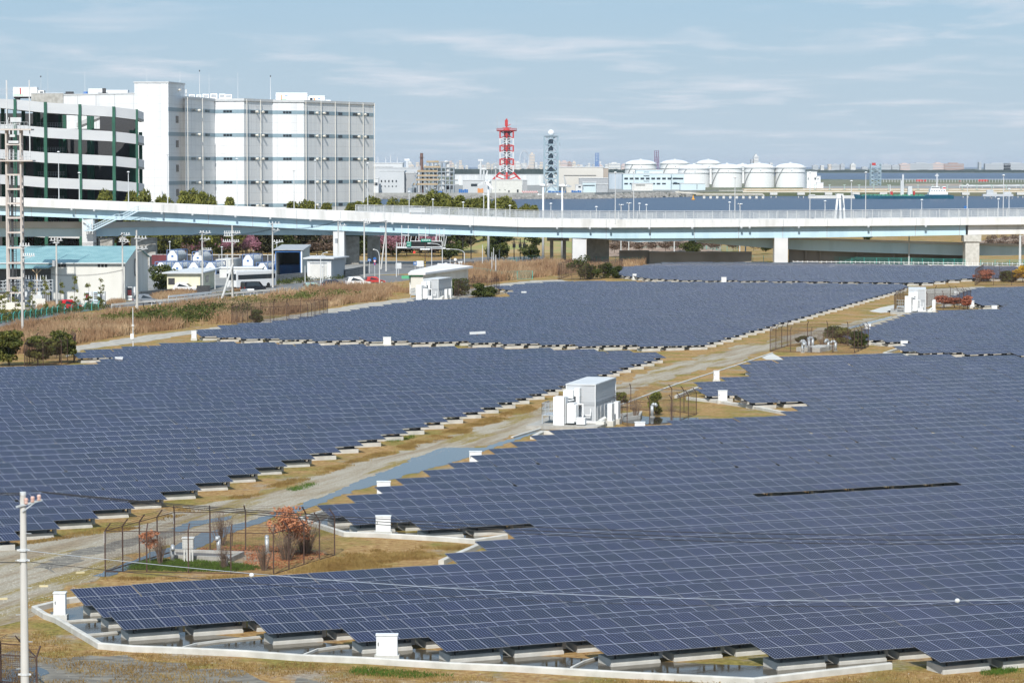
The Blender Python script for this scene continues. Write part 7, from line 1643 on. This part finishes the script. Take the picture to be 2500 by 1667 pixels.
p=at(325,846); m=MB(); m.box(p.x-.3,p.x+.1,p.y-.2,p.y+.1,.9,1.5); m.cone((p.x,p.y,2.4),(p.x,p.y,2.55),.16,.16,8); tag(m.build('instrument_box',white),'small white box on the slim instrument pole','box')
def sign(px0,px1,y0,y1,yb,mt,label,round_=False,extra=None):
    D=gd(yb); xc=atd((px0+px1)/2,D).x; w=(px1-px0)*D/F; z1,z0=zat(y0,D),zat(y1,D); t=empty('road_sign',(xc,D,0),0,label,'road sign'); m=MB(); m.bar((0,.06,0),(0,.06,z1-.05),.07); m.build('post',lgrey,t)
    m=MB(); 
    if round_: m.cone((0,-.02,(z0+z1)/2),(0,.02,(z0+z1)/2),w/2,w/2,20)
    else: m.box(-w/2,w/2,-.02,.02,z0,z1)
    o=m.build('sign_plate',mt,t)
    if extra:
        m=MB(); extra(m,w,z0,z1); m.build('sign_mark',white if mt is not white else grey,o)
    return t
arrow=lambda m,w,z0,z1:(m.box(-w*.35,w*.35,-.035,-.021,z0+(z1-z0)*.4,z0+(z1-z0)*.6),m.box(-w*.08,w*.08,-.035,-.0215,z0+(z1-z0)*.2,z0+(z1-z0)*.8))
lines=lambda m,w,z0,z1:[m.box(-w*.4,w*.4,-.035,-.021,z0+(z1-z0)*(.15+.2*k),z0+(z1-z0)*(.21+.2*k)) for k in range(4)]
sign(898,906,632,638,668,bluep,'small blue direction sign by the block wall corner',False,arrow); sign(1009,1018,639,647,668,bluep,'blue and white direction sign left of the big white plate',False,arrow)
sign(1017,1034,637,651,666,white,'big white information plate on two legs',False,lines); sign(966,980,642,656,672,lgrey,'grey plate sign seen from behind at the junction'); sign(1068,1078,643,658,662,white,'upright white plate before the flat roof building',False,lines); sign(1086,1092,641,652,660,lgrey,'small grey box sign right of the curved lamp'); sign(1119,1129,638,653,660,white,'upright white plate right of the round mirrors',False,lines)
t=sign(911,919,629,635,676,bluep,'post with three stacked round signs, one red ringed',True); m=MB(); D=gd(676)
for y,mt in((637.5,redp),(644.5,bluep)):
    m=MB(); z=zat(y,D); m.cone((0,-.05,z),(0,-.01,z),.26,.26,18); m.build('sign_disc',mt,t); m=MB(); m.cone((0,-.07,z),(0,-.051,z),.17,.17,18); m.build('disc_centre',white if mt is redp else redp,t)
t=sign(1108,1115,630,637.5,660,white,'post with two round white mirrors seen from behind',True); m=MB(); z=zat(644,gd(660)); m.cone((0,-.05,z),(0,-.01,z),.28,.28,18); m.build('sign_disc',white,t)
# traffic light mast
D=gd(664); t=empty('signal_mast',(atd(1038,D).x,D,0),0,'dark signal post with white hooded lamps and yellow black base under the gantry','traffic light'); m=MB(); m.bar((0,0,0),(0,0,zat(592,D)),.16,n=8); m.build('post',rust,t); m=MB()
for k in range(4): m.lathe([(.05,0),(.28,-.08),(.22,.15),(.05,.22)],8,(-.75+k*.5,-.1,zat(609,D)))
m.bar((-.9,0,zat(608,D)),(.9,0,zat(608,D)),.1); m.build('lamp_hood',white,t); m=MB()
for k in range(4): m.cone((0,0,.3+k*.5),(0,0,.5+k*.5),.13,.13,8)
m.build('base_stripes',yel,t)
D=600; m=MB(); x=atd(1011.5,D).x; z=zat(616,D); m.cone((x,D-.1,z),(x,D,z),.22,.22,12); ro=m.build('red_signal',redp); e,nt_,b_=principled('red_signal_lamp',(0.8,0.02,0.02),.4); b_.inputs['Emission Color'].default_value=(1,.03,.03,1); b_.inputs['Emission Strength'].default_value=1.0; ro.data.materials[0]=e; tag(ro,'small lit red signal light under the gantry','traffic light')
# ---------------------------------------------------------------- teal fences
tealf=mat('teal_fence_paint',(0.05,0.36,0.32),(0.07,0.42,0.37),1,.6)
def teal(pts,label,h=1.5,sp=2.6,mesh=.16,arm=0): return fence(pts,label,h,sp,mesh,.014,False,tealf,arm,'teal_fence','fence','teal mesh fences by the road and viaduct',.09,(.1,))
teal([(1235,650),(1290,641),(1400,641),(1470,645),(1570,645),(1600,640),(1650,636),(1760,640),(1890,640)],'teal fence from the reeds to the middle right pier')
teal([(1926,641),(2050,645),(2200,647),(2356,650)],'teal fence between the middle right pier and the cream pier'); teal([(2394,651),(2500,652),(2640,655)],'teal fence at the right edge before the cream pier')
teal([(1570,621),(1700,620),(1800,621)],'teal fence on the bank behind the viaduct',1.9); teal([(1130,672),(1180,676),(1225,684),(1300,682)],'low teal fence among the reeds right of the flat roof building',1.6,3,.2)
teal([(-40,795),(60,780),(140,768),(240,757)],'low teal fence along the footpath before the red car',1.0,2.2,.16,.35); teal([(0,745),(30,742),(65,746)],'pale teal fence before the small hut at the left edge',1.9,1.6,.14,.3)
t=empty('pipe_rail',(0,0,0),0,'white pipe rail along the far field edge at the right','rail'); m=MB(); P=gp([(1935,648),(2100,649),(2300,651),(2500,654),(2640,655)])
for a,b in zip(P,P[1:]): m.bar(a+Vector((0,-1,.35)),b+Vector((0,-1,.35)),.22); m.bar(a+Vector((0,-1,.85)),b+Vector((0,-1,.85)),.10)
for i in range(60): q=P[0].lerp(P[-1],i/59); m.bar(Vector((q.x,q.y-1,0)),Vector((q.x,q.y-1,1.1)),.08)
m.build('rail',white,t)
# dark retaining walls and embankments under the viaduct
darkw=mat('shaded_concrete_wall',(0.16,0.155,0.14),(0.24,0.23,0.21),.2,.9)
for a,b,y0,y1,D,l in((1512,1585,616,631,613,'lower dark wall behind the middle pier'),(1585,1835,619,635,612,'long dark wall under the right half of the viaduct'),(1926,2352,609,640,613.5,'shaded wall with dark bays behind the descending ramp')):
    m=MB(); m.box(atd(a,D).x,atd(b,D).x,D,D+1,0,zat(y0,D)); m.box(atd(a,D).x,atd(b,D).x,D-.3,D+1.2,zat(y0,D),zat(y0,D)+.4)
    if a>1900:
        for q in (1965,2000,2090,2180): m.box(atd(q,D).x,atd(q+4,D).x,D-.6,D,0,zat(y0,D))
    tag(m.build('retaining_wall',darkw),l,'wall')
bankm=mat('sandy_grass_bank',(0.36,0.26,0.12),(0.26,0.27,0.09),.09,.95,bump=.1,lo=.42,hi=.58)
def bank(x0,x1,D0,D1,h,name,label,material,seed):
    m=MB(); n=24; k=8; vs=[]
    for j in range(k+1):
        for i in range(n+1):
            D=D0+(D1-D0)*j/k; px=x0+(x1-x0)*i/n; e=min(1,4*min(i/n,1-i/n)); f=min(1,j/k*1.6); vs.append((atd(px,D).x,D,max(0.02,h*f*(.5+.5*e)*(1+.25*noise(px*.02,j*.5,1,3)))))
    m.add(vs,[(j*(n+1)+i,j*(n+1)+i+1,(j+1)*(n+1)+i+1,(j+1)*(n+1)+i) for j in range(k) for i in range(n)]); o=m.build(name,material,smooth=True,fix=False); o['kind']='structure'; return o
bank(1120,1420,690,770,3.2,'grass_bank','',bankm,1); bank(1480,1760,665,720,3.4,'scrub_bank','',mat('brown_scrub_bank',(0.22,0.15,0.11),(0.34,0.26,0.20),.5,.95,bump=.3),2); bank(2390,2700,680,740,2.8,'scrub_bank','',MATS['brown_scrub_bank'],4)
# ---------------------------------------------------------------- trees
rn=random.Random(21)
# thicket under the viaduct: individual trees, three prototypes copied
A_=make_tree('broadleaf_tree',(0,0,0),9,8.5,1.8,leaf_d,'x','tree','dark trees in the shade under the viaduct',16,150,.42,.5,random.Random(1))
B_=make_tree('broadleaf_tree',(0,0,0),7,7.5,1.5,leaf_g,'x','tree','dark trees in the shade under the viaduct',13,130,.40,.5,random.Random(2))
K_=make_tree('plum_tree',(0,0,0),5.5,6.2,1.6,leaf_k,'x','tree','pink blossoming trees under the viaduct',12,60,.22,.5,random.Random(3))
T_=make_tree('bare_tree',(0,0,0),7,7.2,2.0,twigm,'x','tree','bare brown trees under the viaduct',14,110,.20,.55,random.Random(4),asp=2.2)
used=set()
def place(src,px,D,s,label,z=0):
    global used
    if src.name in used: return copy_tree(src,(atd(px,D).x,D,z),rn.uniform(0,6.28),label,s)
    used.add(src.name); src.location=(atd(px,D).x,D,z); src.scale=(s,)*3 if not hasattr(s,'__len__') else s; src['label']=label; return src
k=0; cnt={668:0,690:0}
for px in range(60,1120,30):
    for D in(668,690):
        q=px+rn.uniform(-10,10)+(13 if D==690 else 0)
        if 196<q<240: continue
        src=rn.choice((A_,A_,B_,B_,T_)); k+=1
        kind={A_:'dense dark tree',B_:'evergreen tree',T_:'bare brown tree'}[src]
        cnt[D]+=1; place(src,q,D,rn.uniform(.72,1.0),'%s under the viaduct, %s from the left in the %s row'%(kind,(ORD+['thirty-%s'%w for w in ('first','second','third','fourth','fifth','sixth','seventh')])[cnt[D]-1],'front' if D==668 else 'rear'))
for i,(px,s) in enumerate(((354,1.05),(376,.9),(462,.9),(488,.8),(540,.8),(600,.95),(612,.8),(938,1.0),(955,1.05),(968,.9),(1045,.85),(1062,.8))): place(K_,px,655+(i%3)*3,s,'pink blossoming tree under the viaduct, %s from the left'%ORD[i])
for i,(px,D,s,l) in enumerate(((1096,640,.75,'dark round tree at the right end of the shaded row'),(1222,640,.78,'round dark evergreen left of the black signal poles'),(1298,640,.70,'round dark evergreen right of the black signal poles'),(1205,648,.6,'small dark tree partly behind the round evergreen'))): place(B_,px,D,s,l)
for i,px in enumerate((1130,1150,1255,1270,1280)):
    D=645; m=MB(); x=atd(px,D).x; h=zat(582,D); m.bar((x,D,0),(x,D,h),.22); 
    if i>1: m.bar((x-.6,D,h*.8),(x+.6,D,h*.8),.15); m.box(x-.35,x+.35,D-.2,D+.2,h*.55,h*.75)
    tag(m.build('dark_post',black),'thin black post in the shade under the viaduct, %s from the left'%ORD[i],'post')
# pines behind the expressway
P1=make_tree('pine_tree',(0,0,0),9,13.5,4,leaf_p,'x','tree','pine trees behind the expressway',26,120,.38,.34,random.Random(5),'pine',asp=1.5)
P2=make_tree('pine_tree',(0,0,0),7.5,12,4,leaf_p,'x','tree','pine trees behind the expressway',22,110,.36,.36,random.Random(6),'pine',asp=1.5)
pines=[(257,476,632),(325,478,632),(349,476,630),(392,492,630),(409,488,630),(455,478,640),(478,474,642),(500,480,640),(518,488,640),(566,492,650),(740,498,700),(765,500,705),(905,488,745),(920,492,748),(955,492,740),(990,494,742),(1008,492,735),(1030,484,730),(1050,474,735),(1072,480,740),(1098,484,735),(1120,486,740),(1146,494,745),(1168,492,740),(1190,488,742),(1212,492,738),(1238,488,740),(1250,498,742),(1278,506,745),(1300,508,745)]
for i,(px,yt,D) in enumerate(pines):
    h=zat(yt,D); src=P1 if i%2==0 else P2; s=h/(13.5 if src is P1 else 12.0); place(src,px,D,(s*.68,s*.68,s) if D<660 else (s*.9,s*.9,s),'yellow-green pine showing over the parapet, %s from the left'%ORD[i])
extra=[(1020,504,720),(1060,500,722),(1090,502,720),(1130,505,722),(1180,506,722),(1225,505,722),(970,506,722),(930,505,722),(880,500,722),(860,503,720),(800,503,715),(715,500,700)]
for i,(px,yt,D) in enumerate(extra): place(P2,px,D,zat(yt,D)/12.0,'lower pine behind the mesh fence, %s from the left'%ORD[i])
leafm_y=leafmat('olive_green_leaves',(0.035,0.05,0.014),(0.24,0.22,0.05),(0.10,0.115,0.028),1.2)
# scrub behind the viaduct
for i,(px,D,s) in enumerate(((1500,660,.5),(1530,668,.55),(1560,664,.5),(1592,670,.5),(1625,668,.55),(1660,672,.5),(1700,670,.55),(1740,675,.5),(1790,676,.5),(1840,676,.5),(2420,690,.5),(2450,694,.45),(2480,690,.5))): place(T_,px,D,s,'bare brown scrub tree behind the viaduct, %s from the left'%ORD[i],1.0)
for i,(px,D,s) in enumerate(((1680,668,.55),(1700,664,.5),(1870,680,.5),(2110,690,.55))): place(B_,px,D,s,'small evergreen among the scrub behind the viaduct, %s from the left'%ORD[i],.6)
# bushes and trees on the left field edge
for i,(px,yb,yt,w,l) in enumerate(((22,893,812,5.4,'leftmost of three round evergreen trees, cut by the frame'),(93,893,826,4.0,'middle one of three round evergreen trees'),(146,886,816,4.4,'right one of three round evergreen trees at the field corner'))):
    D=gd(yb); make_tree('evergreen_tree',(atd(px,D).x,D,0),w*.9,zat(yt,D),.9,leafm_y,l,'tree',None,18,230,.17,.40,random.Random(30+i),tr=.1)
for i,(px,yb,yt,w,l) in enumerate(((396,705,655,5.2,'round dark tree at the right end of the shed'),)):
    D=gd(yb)-4; make_tree('evergreen_tree',(atd(px,D).x,D,0),w,zat(yt,D),.6,leaf_g,l,'tree',None,15,260,.22,.5,random.Random(40),tr=.15)
for i,(px,yb,yt,w,l) in enumerate(((1417,682,628,5.0,'tall evergreen shrub in the fenced plot before the viaduct'),(1446,682,652,3.4,'low dark shrub right of the tall one before the viaduct'),(1478,679,646,3.0,'third evergreen shrub in the plot before the viaduct'),(1506,680,652,2.2,'small dark shrub inside the right end of that plot'),(1120,722,684,3.6,'leafy shrub just right of the middle inverter station'),(1168,726,696,3.0,'left of two shrubs right of the middle station'),(1190,726,700,3.4,'right of two shrubs by the fence of the middle station'),(1106,716,682,2.2,'small bush touching the middle inverter station'),(2040,835,802,3.2,'green bush in the small fenced plot on the right'),(2058,838,805,2.5,'second bush in the small fenced plot on the right'),(1966,842,822,2.2,'thin bush left in the small fenced plot on the right'),(2095,850,810,2.4,'tall thin bush at the right fence of the small plot'),(2455,688,664,2.6,'dark green bush between the red and yellow trees'),(2472,689,668,2.0,'low dark bush left of the yellow tree'),(1512,996,962,1.3,'yellow-green bush against the nearest inverter station'),(1601,1014,965,1.25,'yellow-green round bush beside the vent pipe'),(628,792,760,2.0,'bare thin bush in the plot at the middle field left'))):
    D=gd(yb); lm_=leaf_p if px in(1512,1601,2058) else leaf_g; make_tree('evergreen_shrub',(atd(px,D).x,D,0),w,zat(yt,D),.3,lm_,l,'shrub',None,12,170 if D>300 else 300,.16 if D>300 else .09,.5,random.Random(50+i),tr=.06)
for px,yb,yt,w,lm_,l in((2402,688,660,4.6,leaf_r,'round russet red tree at the right edge'),(2497,690,652,5.2,leaf_y,'bright yellow tree at the right edge'),(2305,752,724,4.0,leaf_r,'brown russet tree right of the upper right station'),(2330,752,728,3.0,leaf_r,'second brown russet tree by the fence of that station'),(2362,756,726,2.4,leaf_r,'brown leafed climber on the fence of the upper right station')):
    D=gd(yb); make_tree('autumn_tree',(atd(px,D).x,D,0),w*.8,zat(yt,D),.8,lm_,l,'tree',None,14,160 if px!=2305 else 70,.17,.5,random.Random(int(px)),tr=.08)
D=gd(1358); make_tree('orange_leaved_tree',(atd(722,D).x-.3,D,0),3.3,2.75,1.0,leaf_o,'larger sapling with orange dead leaves at the right of the front plot','tree',None,15,75,.085,.42,random.Random(70),tr=.05,asp=1.5)
D=gd(1376); make_tree('orange_leaved_tree',(atd(366,D).x,D,0),1.25,1.75,.9,leaf_o,'smaller sapling with orange dead leaves at the left of the front plot','tree',None,8,48,.075,.5,random.Random(71),tr=.03,asp=1.5)
def twigs(px,yb,h,w,label,n=40,seed=1,name='bare_shrub'):
    p=at(px,yb); t=empty(name,p,0,label,'shrub'); rn2=random.Random(seed); m=MB()
    for k in range(n):
        a=rn2.uniform(0,6.28); r=rn2.random()*w/2; hh=h*rn2.uniform(.5,1); b=Vector((cos(a)*r*.25,sin(a)*r*.25,0)); mid=Vector((cos(a)*r*.6,sin(a)*r*.6,hh*.5)); e=Vector((cos(a)*r+rn2.uniform(-.1,.1),sin(a)*r,hh)); m.bar(b,mid,.018); m.bar(mid,e,.011)
        for q in range(3): f=mid.lerp(e,rn2.random()); m.bar(f,f+Vector((rn2.uniform(-.25,.25),rn2.uniform(-.2,.2),rn2.uniform(.05,.25))),.008)
    m.build('twigs',twigm,t); return t
for i,(px,yb,h,w,n,l) in enumerate(((540,1330,1.9,1.6,70,'pale bare shrub in the middle back of the front plot'),(390,1378,1.6,1.0,50,'bare twigs beside the smaller orange sapling'),(546,1388,1.3,.9,40,'bare shrub in front of the concrete basin'),(645,1392,1.5,1.2,50,'bare shrub near the front right fence corner'),(745,1352,1.9,2.2,120,'tangled bare shrub behind the larger orange sapling'),(700,1368,1.6,1.8,90,'tangled bare shrub under the larger orange sapling'),(567,1335,1.7,.2,5,'thin pale stake with twigs in the front plot'),(1552,1022,2.0,1.2,50,'pale bare sapling in the plot beside the nearest station'),(2390,690,1.6,1.5,40,'bare twigs by the red tree'),(1640,1020,1.8,1.0,30,'dry bare stems by the right fence of the nearest plot'),(620,786,2.0,1.4,50,'bare twigs inside the middle field plot'),(2010,850,1.8,2.0,60,'bare twigs in the small right plot'))): twigs(px,yb,h,w,l,n,i)
# saplings in a row along the road
def sapling(px,yb,yt,label,seed):
    D=gd(yb); p=atd(px,D); h=zat(yt,D); t=empty('young_tree',(p.x,D,0),0,label,'tree','young staked trees along the road'); r2=random.Random(seed); k=MB(); k.cone((0,0,0),(r2.uniform(-.2,.2),0,h),.045,.015,6); cs=[]
    for q in range(12): z=h*(.12+.85*r2.random()); a=r2.uniform(0,6.28); r=r2.uniform(.2,.6)*(1.15-z/h*.5); c=(cos(a)*r,sin(a)*r,z+.25); k.cone((0,0,z),c,.02,.008,5); cs.append(c)
    k.build('trunk',bark,t); m=MB()
    for c in cs: leaves(m,c,(.32,.32,.25),34,.11,r2,.2)
    leaves(m,(0,0,h*.18),(.45,.45,h*.14),90,.12,r2,.2); m.build('crown',leaf_p,t,fix=False)
for i,(px,yb,yt) in enumerate(((5,768,724),(38,772,700),(78,770,690),(112,762,680),(150,765,682),(182,758,672),(216,754,688),(246,752,676),(14,790,715))): sapling(px,yb,yt,'young sapling in the roadside row, %s from the left'%('nearest' if i==8 else ORD[i]),i)
# ---------------------------------------------------------------- reeds, weeds and grass (nobody could count them)
rn=random.Random(77)
R1=[(-120,822),(60,800),(160,785),(300,772),(420,752),(560,742),(660,728),(760,716),(860,706),(960,702),(1010,705),(1000,728),(860,741),(760,758),(640,778),(560,790),(420,806),(300,820),(180,842),(90,860),(-120,880)]
f=lambda x,y,r:noise(x,y,.045,3)>-.22+r.uniform(-.1,.1)
pts=[(p,.55+.75*max(0,.5+noise(p[0],p[1],.11,3))) for p in scatter(R1,30000,rn,f)]; blades('reed_bed',pts,1.25,.035,reedm,'broad bed of dry straw coloured reeds between road and service path',3,.28,n=2)
R2=[(1010,690),(1060,672),(1130,655),(1200,652),(1300,648),(1400,648),(1500,648),(1600,642),(1560,652),(1450,660),(1390,668),(1330,676),(1290,680),(1200,690),(1110,700),(1080,712),(1010,712)]
pts=[(p,.5+.8*max(0,.5+noise(p[0],p[1],.11,3))) for p in scatter(R2,16000,rn,lambda x,y,r:noise(x,y,.05,3)>-.3)]; blades('reed_bed',pts,1.5,.05,reedm,'dry straw coloured reeds between the flat roof building and the viaduct shrubs',4,.25,n=2)
R3=[(120,800),(300,778),(420,756),(620,740),(760,726),(880,716),(900,724),(760,745),(620,772),(520,775),(400,790),(300,800),(180,830),(60,845)]
f3=lambda x,y,r:noise(x+50,y+9,.06,4)>.02
m=MB(); r5=random.Random(9)
for p in scatter(R3,520,rn,f3): leaves(m,(p[0],p[1],.5),(1.5,1.3,.9),30,.17,r5,.2)
tag(m.build('weed_thicket',weedm,fix=False),'patches of green climbing weeds spread over the dry reed bed','weeds',None,'stuff')
m=MB()
for p in scatter([(410,790),(470,765),(560,752),(600,762),(600,780),(500,786),(430,800),(330,800),(380,770)],150,rn): leaves(m,(p[0],p[1],.7),(1.7,1.5,1.1),50,.17,r5,.3)
tag(m.build('shrub_patch',leaf_g,fix=False),'low dark green bramble patch above the service path','shrubs',None,'stuff')
for poly,n,lab in(([(640,700),(700,695),(800,684),(830,682),(835,674),(790,676),(700,688),(640,696)],110,'dark hedge along the foot of the block wall'),([(20,770),(100,762),(200,752),(270,748),(272,754),(160,766),(60,780),(-60,800)],160,'low hedge strip along the road in front of the red car'),([(500,728),(560,720),(600,716),(560,724)],30,'small weeds by the leaning strut')):
    m=MB()
    for p in scatter(poly,n,rn): leaves(m,(p[0],p[1],.3),(1.0,.8,.5),26,.14,r5,.2)
    tag(m.build('hedge_strip',leaf_g,fix=False),lab,'hedge',None,'stuff')
for poly,n,h,lab in(([(90,758),(140,752),(140,745),(95,748)],500,.8,'dry grass tuft patch at the foot of the second pole'),([(262,745),(300,748),(305,738),(270,738)],500,.7,'dry grass patch before the vending machines'),([(372,735),(450,726),(480,716),(440,712),(372,724)],1300,.8,'dry grass before the block wall and white car'),([(560,718),(575,712),(600,712),(580,720)],300,.7,'dry grass patch beside the black van')):
    blades('dry_grass_patch',[(p,1) for p in scatter(poly,n,rn)],h,.03,reedm,lab,6,.3,n=2)
# grass tufts near the camera
def notin(x,y,r): return noise(x,y,.35,3)>-.05+r.uniform(-.15,.15)
front=[(-60,1600),(100,1540),(240,1592),(600,1610),(1000,1635),(1500,1660),(1900,1672),(2180,1640),(2400,1650),(2560,1640),(2560,1720),(-60,1720)]
blades('dry_grass',[(p,1) for p in scatter(front,9000,rn,notin)],.11,.012,bladem,'short dry grass on the ground in front of the kerb',7,.5,n=3)
blades('dry_grass',[(p,1) for p in scatter([(-60,1345),(60,1325),(250,1290),(560,1215),(860,1125),(1100,1050),(1290,990),(1310,1000),(1130,1060),(900,1125),(620,1212),(330,1290),(60,1330),(-60,1350)],8000,rn,notin)],.12,.014,bladem,'short yellow brown grass beside the left field footings',8,.5,n=3)
blades('dry_grass',[(p,1) for p in scatter([(560,1412),(700,1400),(830,1350),(1080,1330),(1150,1330),(1080,1370),(900,1390),(700,1400),(300,1420),(250,1410)],5000,rn,notin)],.12,.013,bladem,'yellow brown grass wedge behind the front rows',9,.5,n=3)
blades('green_grass',[(p,1) for p in scatter([(310,1388),(360,1368),(420,1366),(560,1375),(600,1380),(640,1388),(560,1396),(400,1393)],2600,rn)],.16,.013,grassm,'fresh green grass inside the front fenced plot',10,.45,n=3)
for poly,n in(([(870,1630),(1000,1640),(1100,1650),(1000,1655),(860,1645)],500),([(2400,1640),(2480,1632),(2480,1640),(2410,1650)],200),([(700,1195),(760,1178),(770,1184),(720,1200)],200),([(940,1075),(1010,1062),(1010,1070),(950,1082)],200)):
    blades('green_grass',[(p,1) for p in scatter(poly,n,rn)],.13,.013,grassm,'small patch of green grass among the dry ground',11,.5,n=3)
m=MB(); r6=random.Random(12)
for p in scatter([(480,1340),(560,1330),(700,1335),(800,1352),(740,1372),(680,1390),(600,1390),(600,1360),(480,1350)],900,rn): leaves(m,(p[0],p[1],.03),(.22,.22,.05),5,.05,r6,.2)
tag(m.build('leaf_litter',leaf_o,fix=False),'fallen orange brown leaves on the ground in the front plot','leaf litter',None,'stuff')
# pale stones scattered along the gravel and the kerb
m=MB()
for poly,n,s in((front,1100,.035),([(-60,1540),(-60,1400),(100,1350),(300,1320),(500,1290),(330,1370),(200,1430),(90,1480)],2600,.038),([(500,1280),(800,1200),(1100,1100),(1400,990),(1650,905),(1600,900),(1300,1000),(900,1130),(520,1250)],2400,.04)):
    for p in scatter(poly,n,rn): rock(m,p[0],p[1],-.02,s*r6.uniform(.5,1.4),r6)
tag(m.build('loose_stones',mat('pale_stone',(0.28,0.26,0.22),(0.50,0.47,0.41),1.5,.95),fix=False),'loose pale stones strewn over the gravel and dry ground','stones',None,'stuff')
for i,(px,py,rz) in enumerate(((196,1399,.5),(107,1432,.1),(7,1463,.3))):
    p=at(px,py); m=MB(); m.box(-.22,.22,-.06,.06,0,.09); o=m.build('wheel_stop_block',mat('cream_yellow_block',(0.6,0.52,0.32),None,1,.8) if i==0 else MATS['cream_yellow_block']); o.location=p; o.rotation_euler=(0,0,rz); tag(o,'small cream yellow block lying on the gravel, %s from the left'%ORD[2-i],'block')
# service cart among the middle field tables and birds on the dark gap
D=gd(838); t=empty('metal_frame',(atd(1165,D).x,D,0),0,'small rusty metal frame at the front edge of the middle field','frame'); m=MB(); s=D/F
m.bar((0,0,0),(0,0,1.35),.12); m.bar((-.3,0,.7),(.4,0,.7),.08); m.bar((.4,0,.1),(.4,0,.9),.07); m.build('post',rust,t); m=MB(); m.bar((-.9,0,1.2),(1.0,0,1.3),.14,.3); m.build('bracket',lgrey,t)
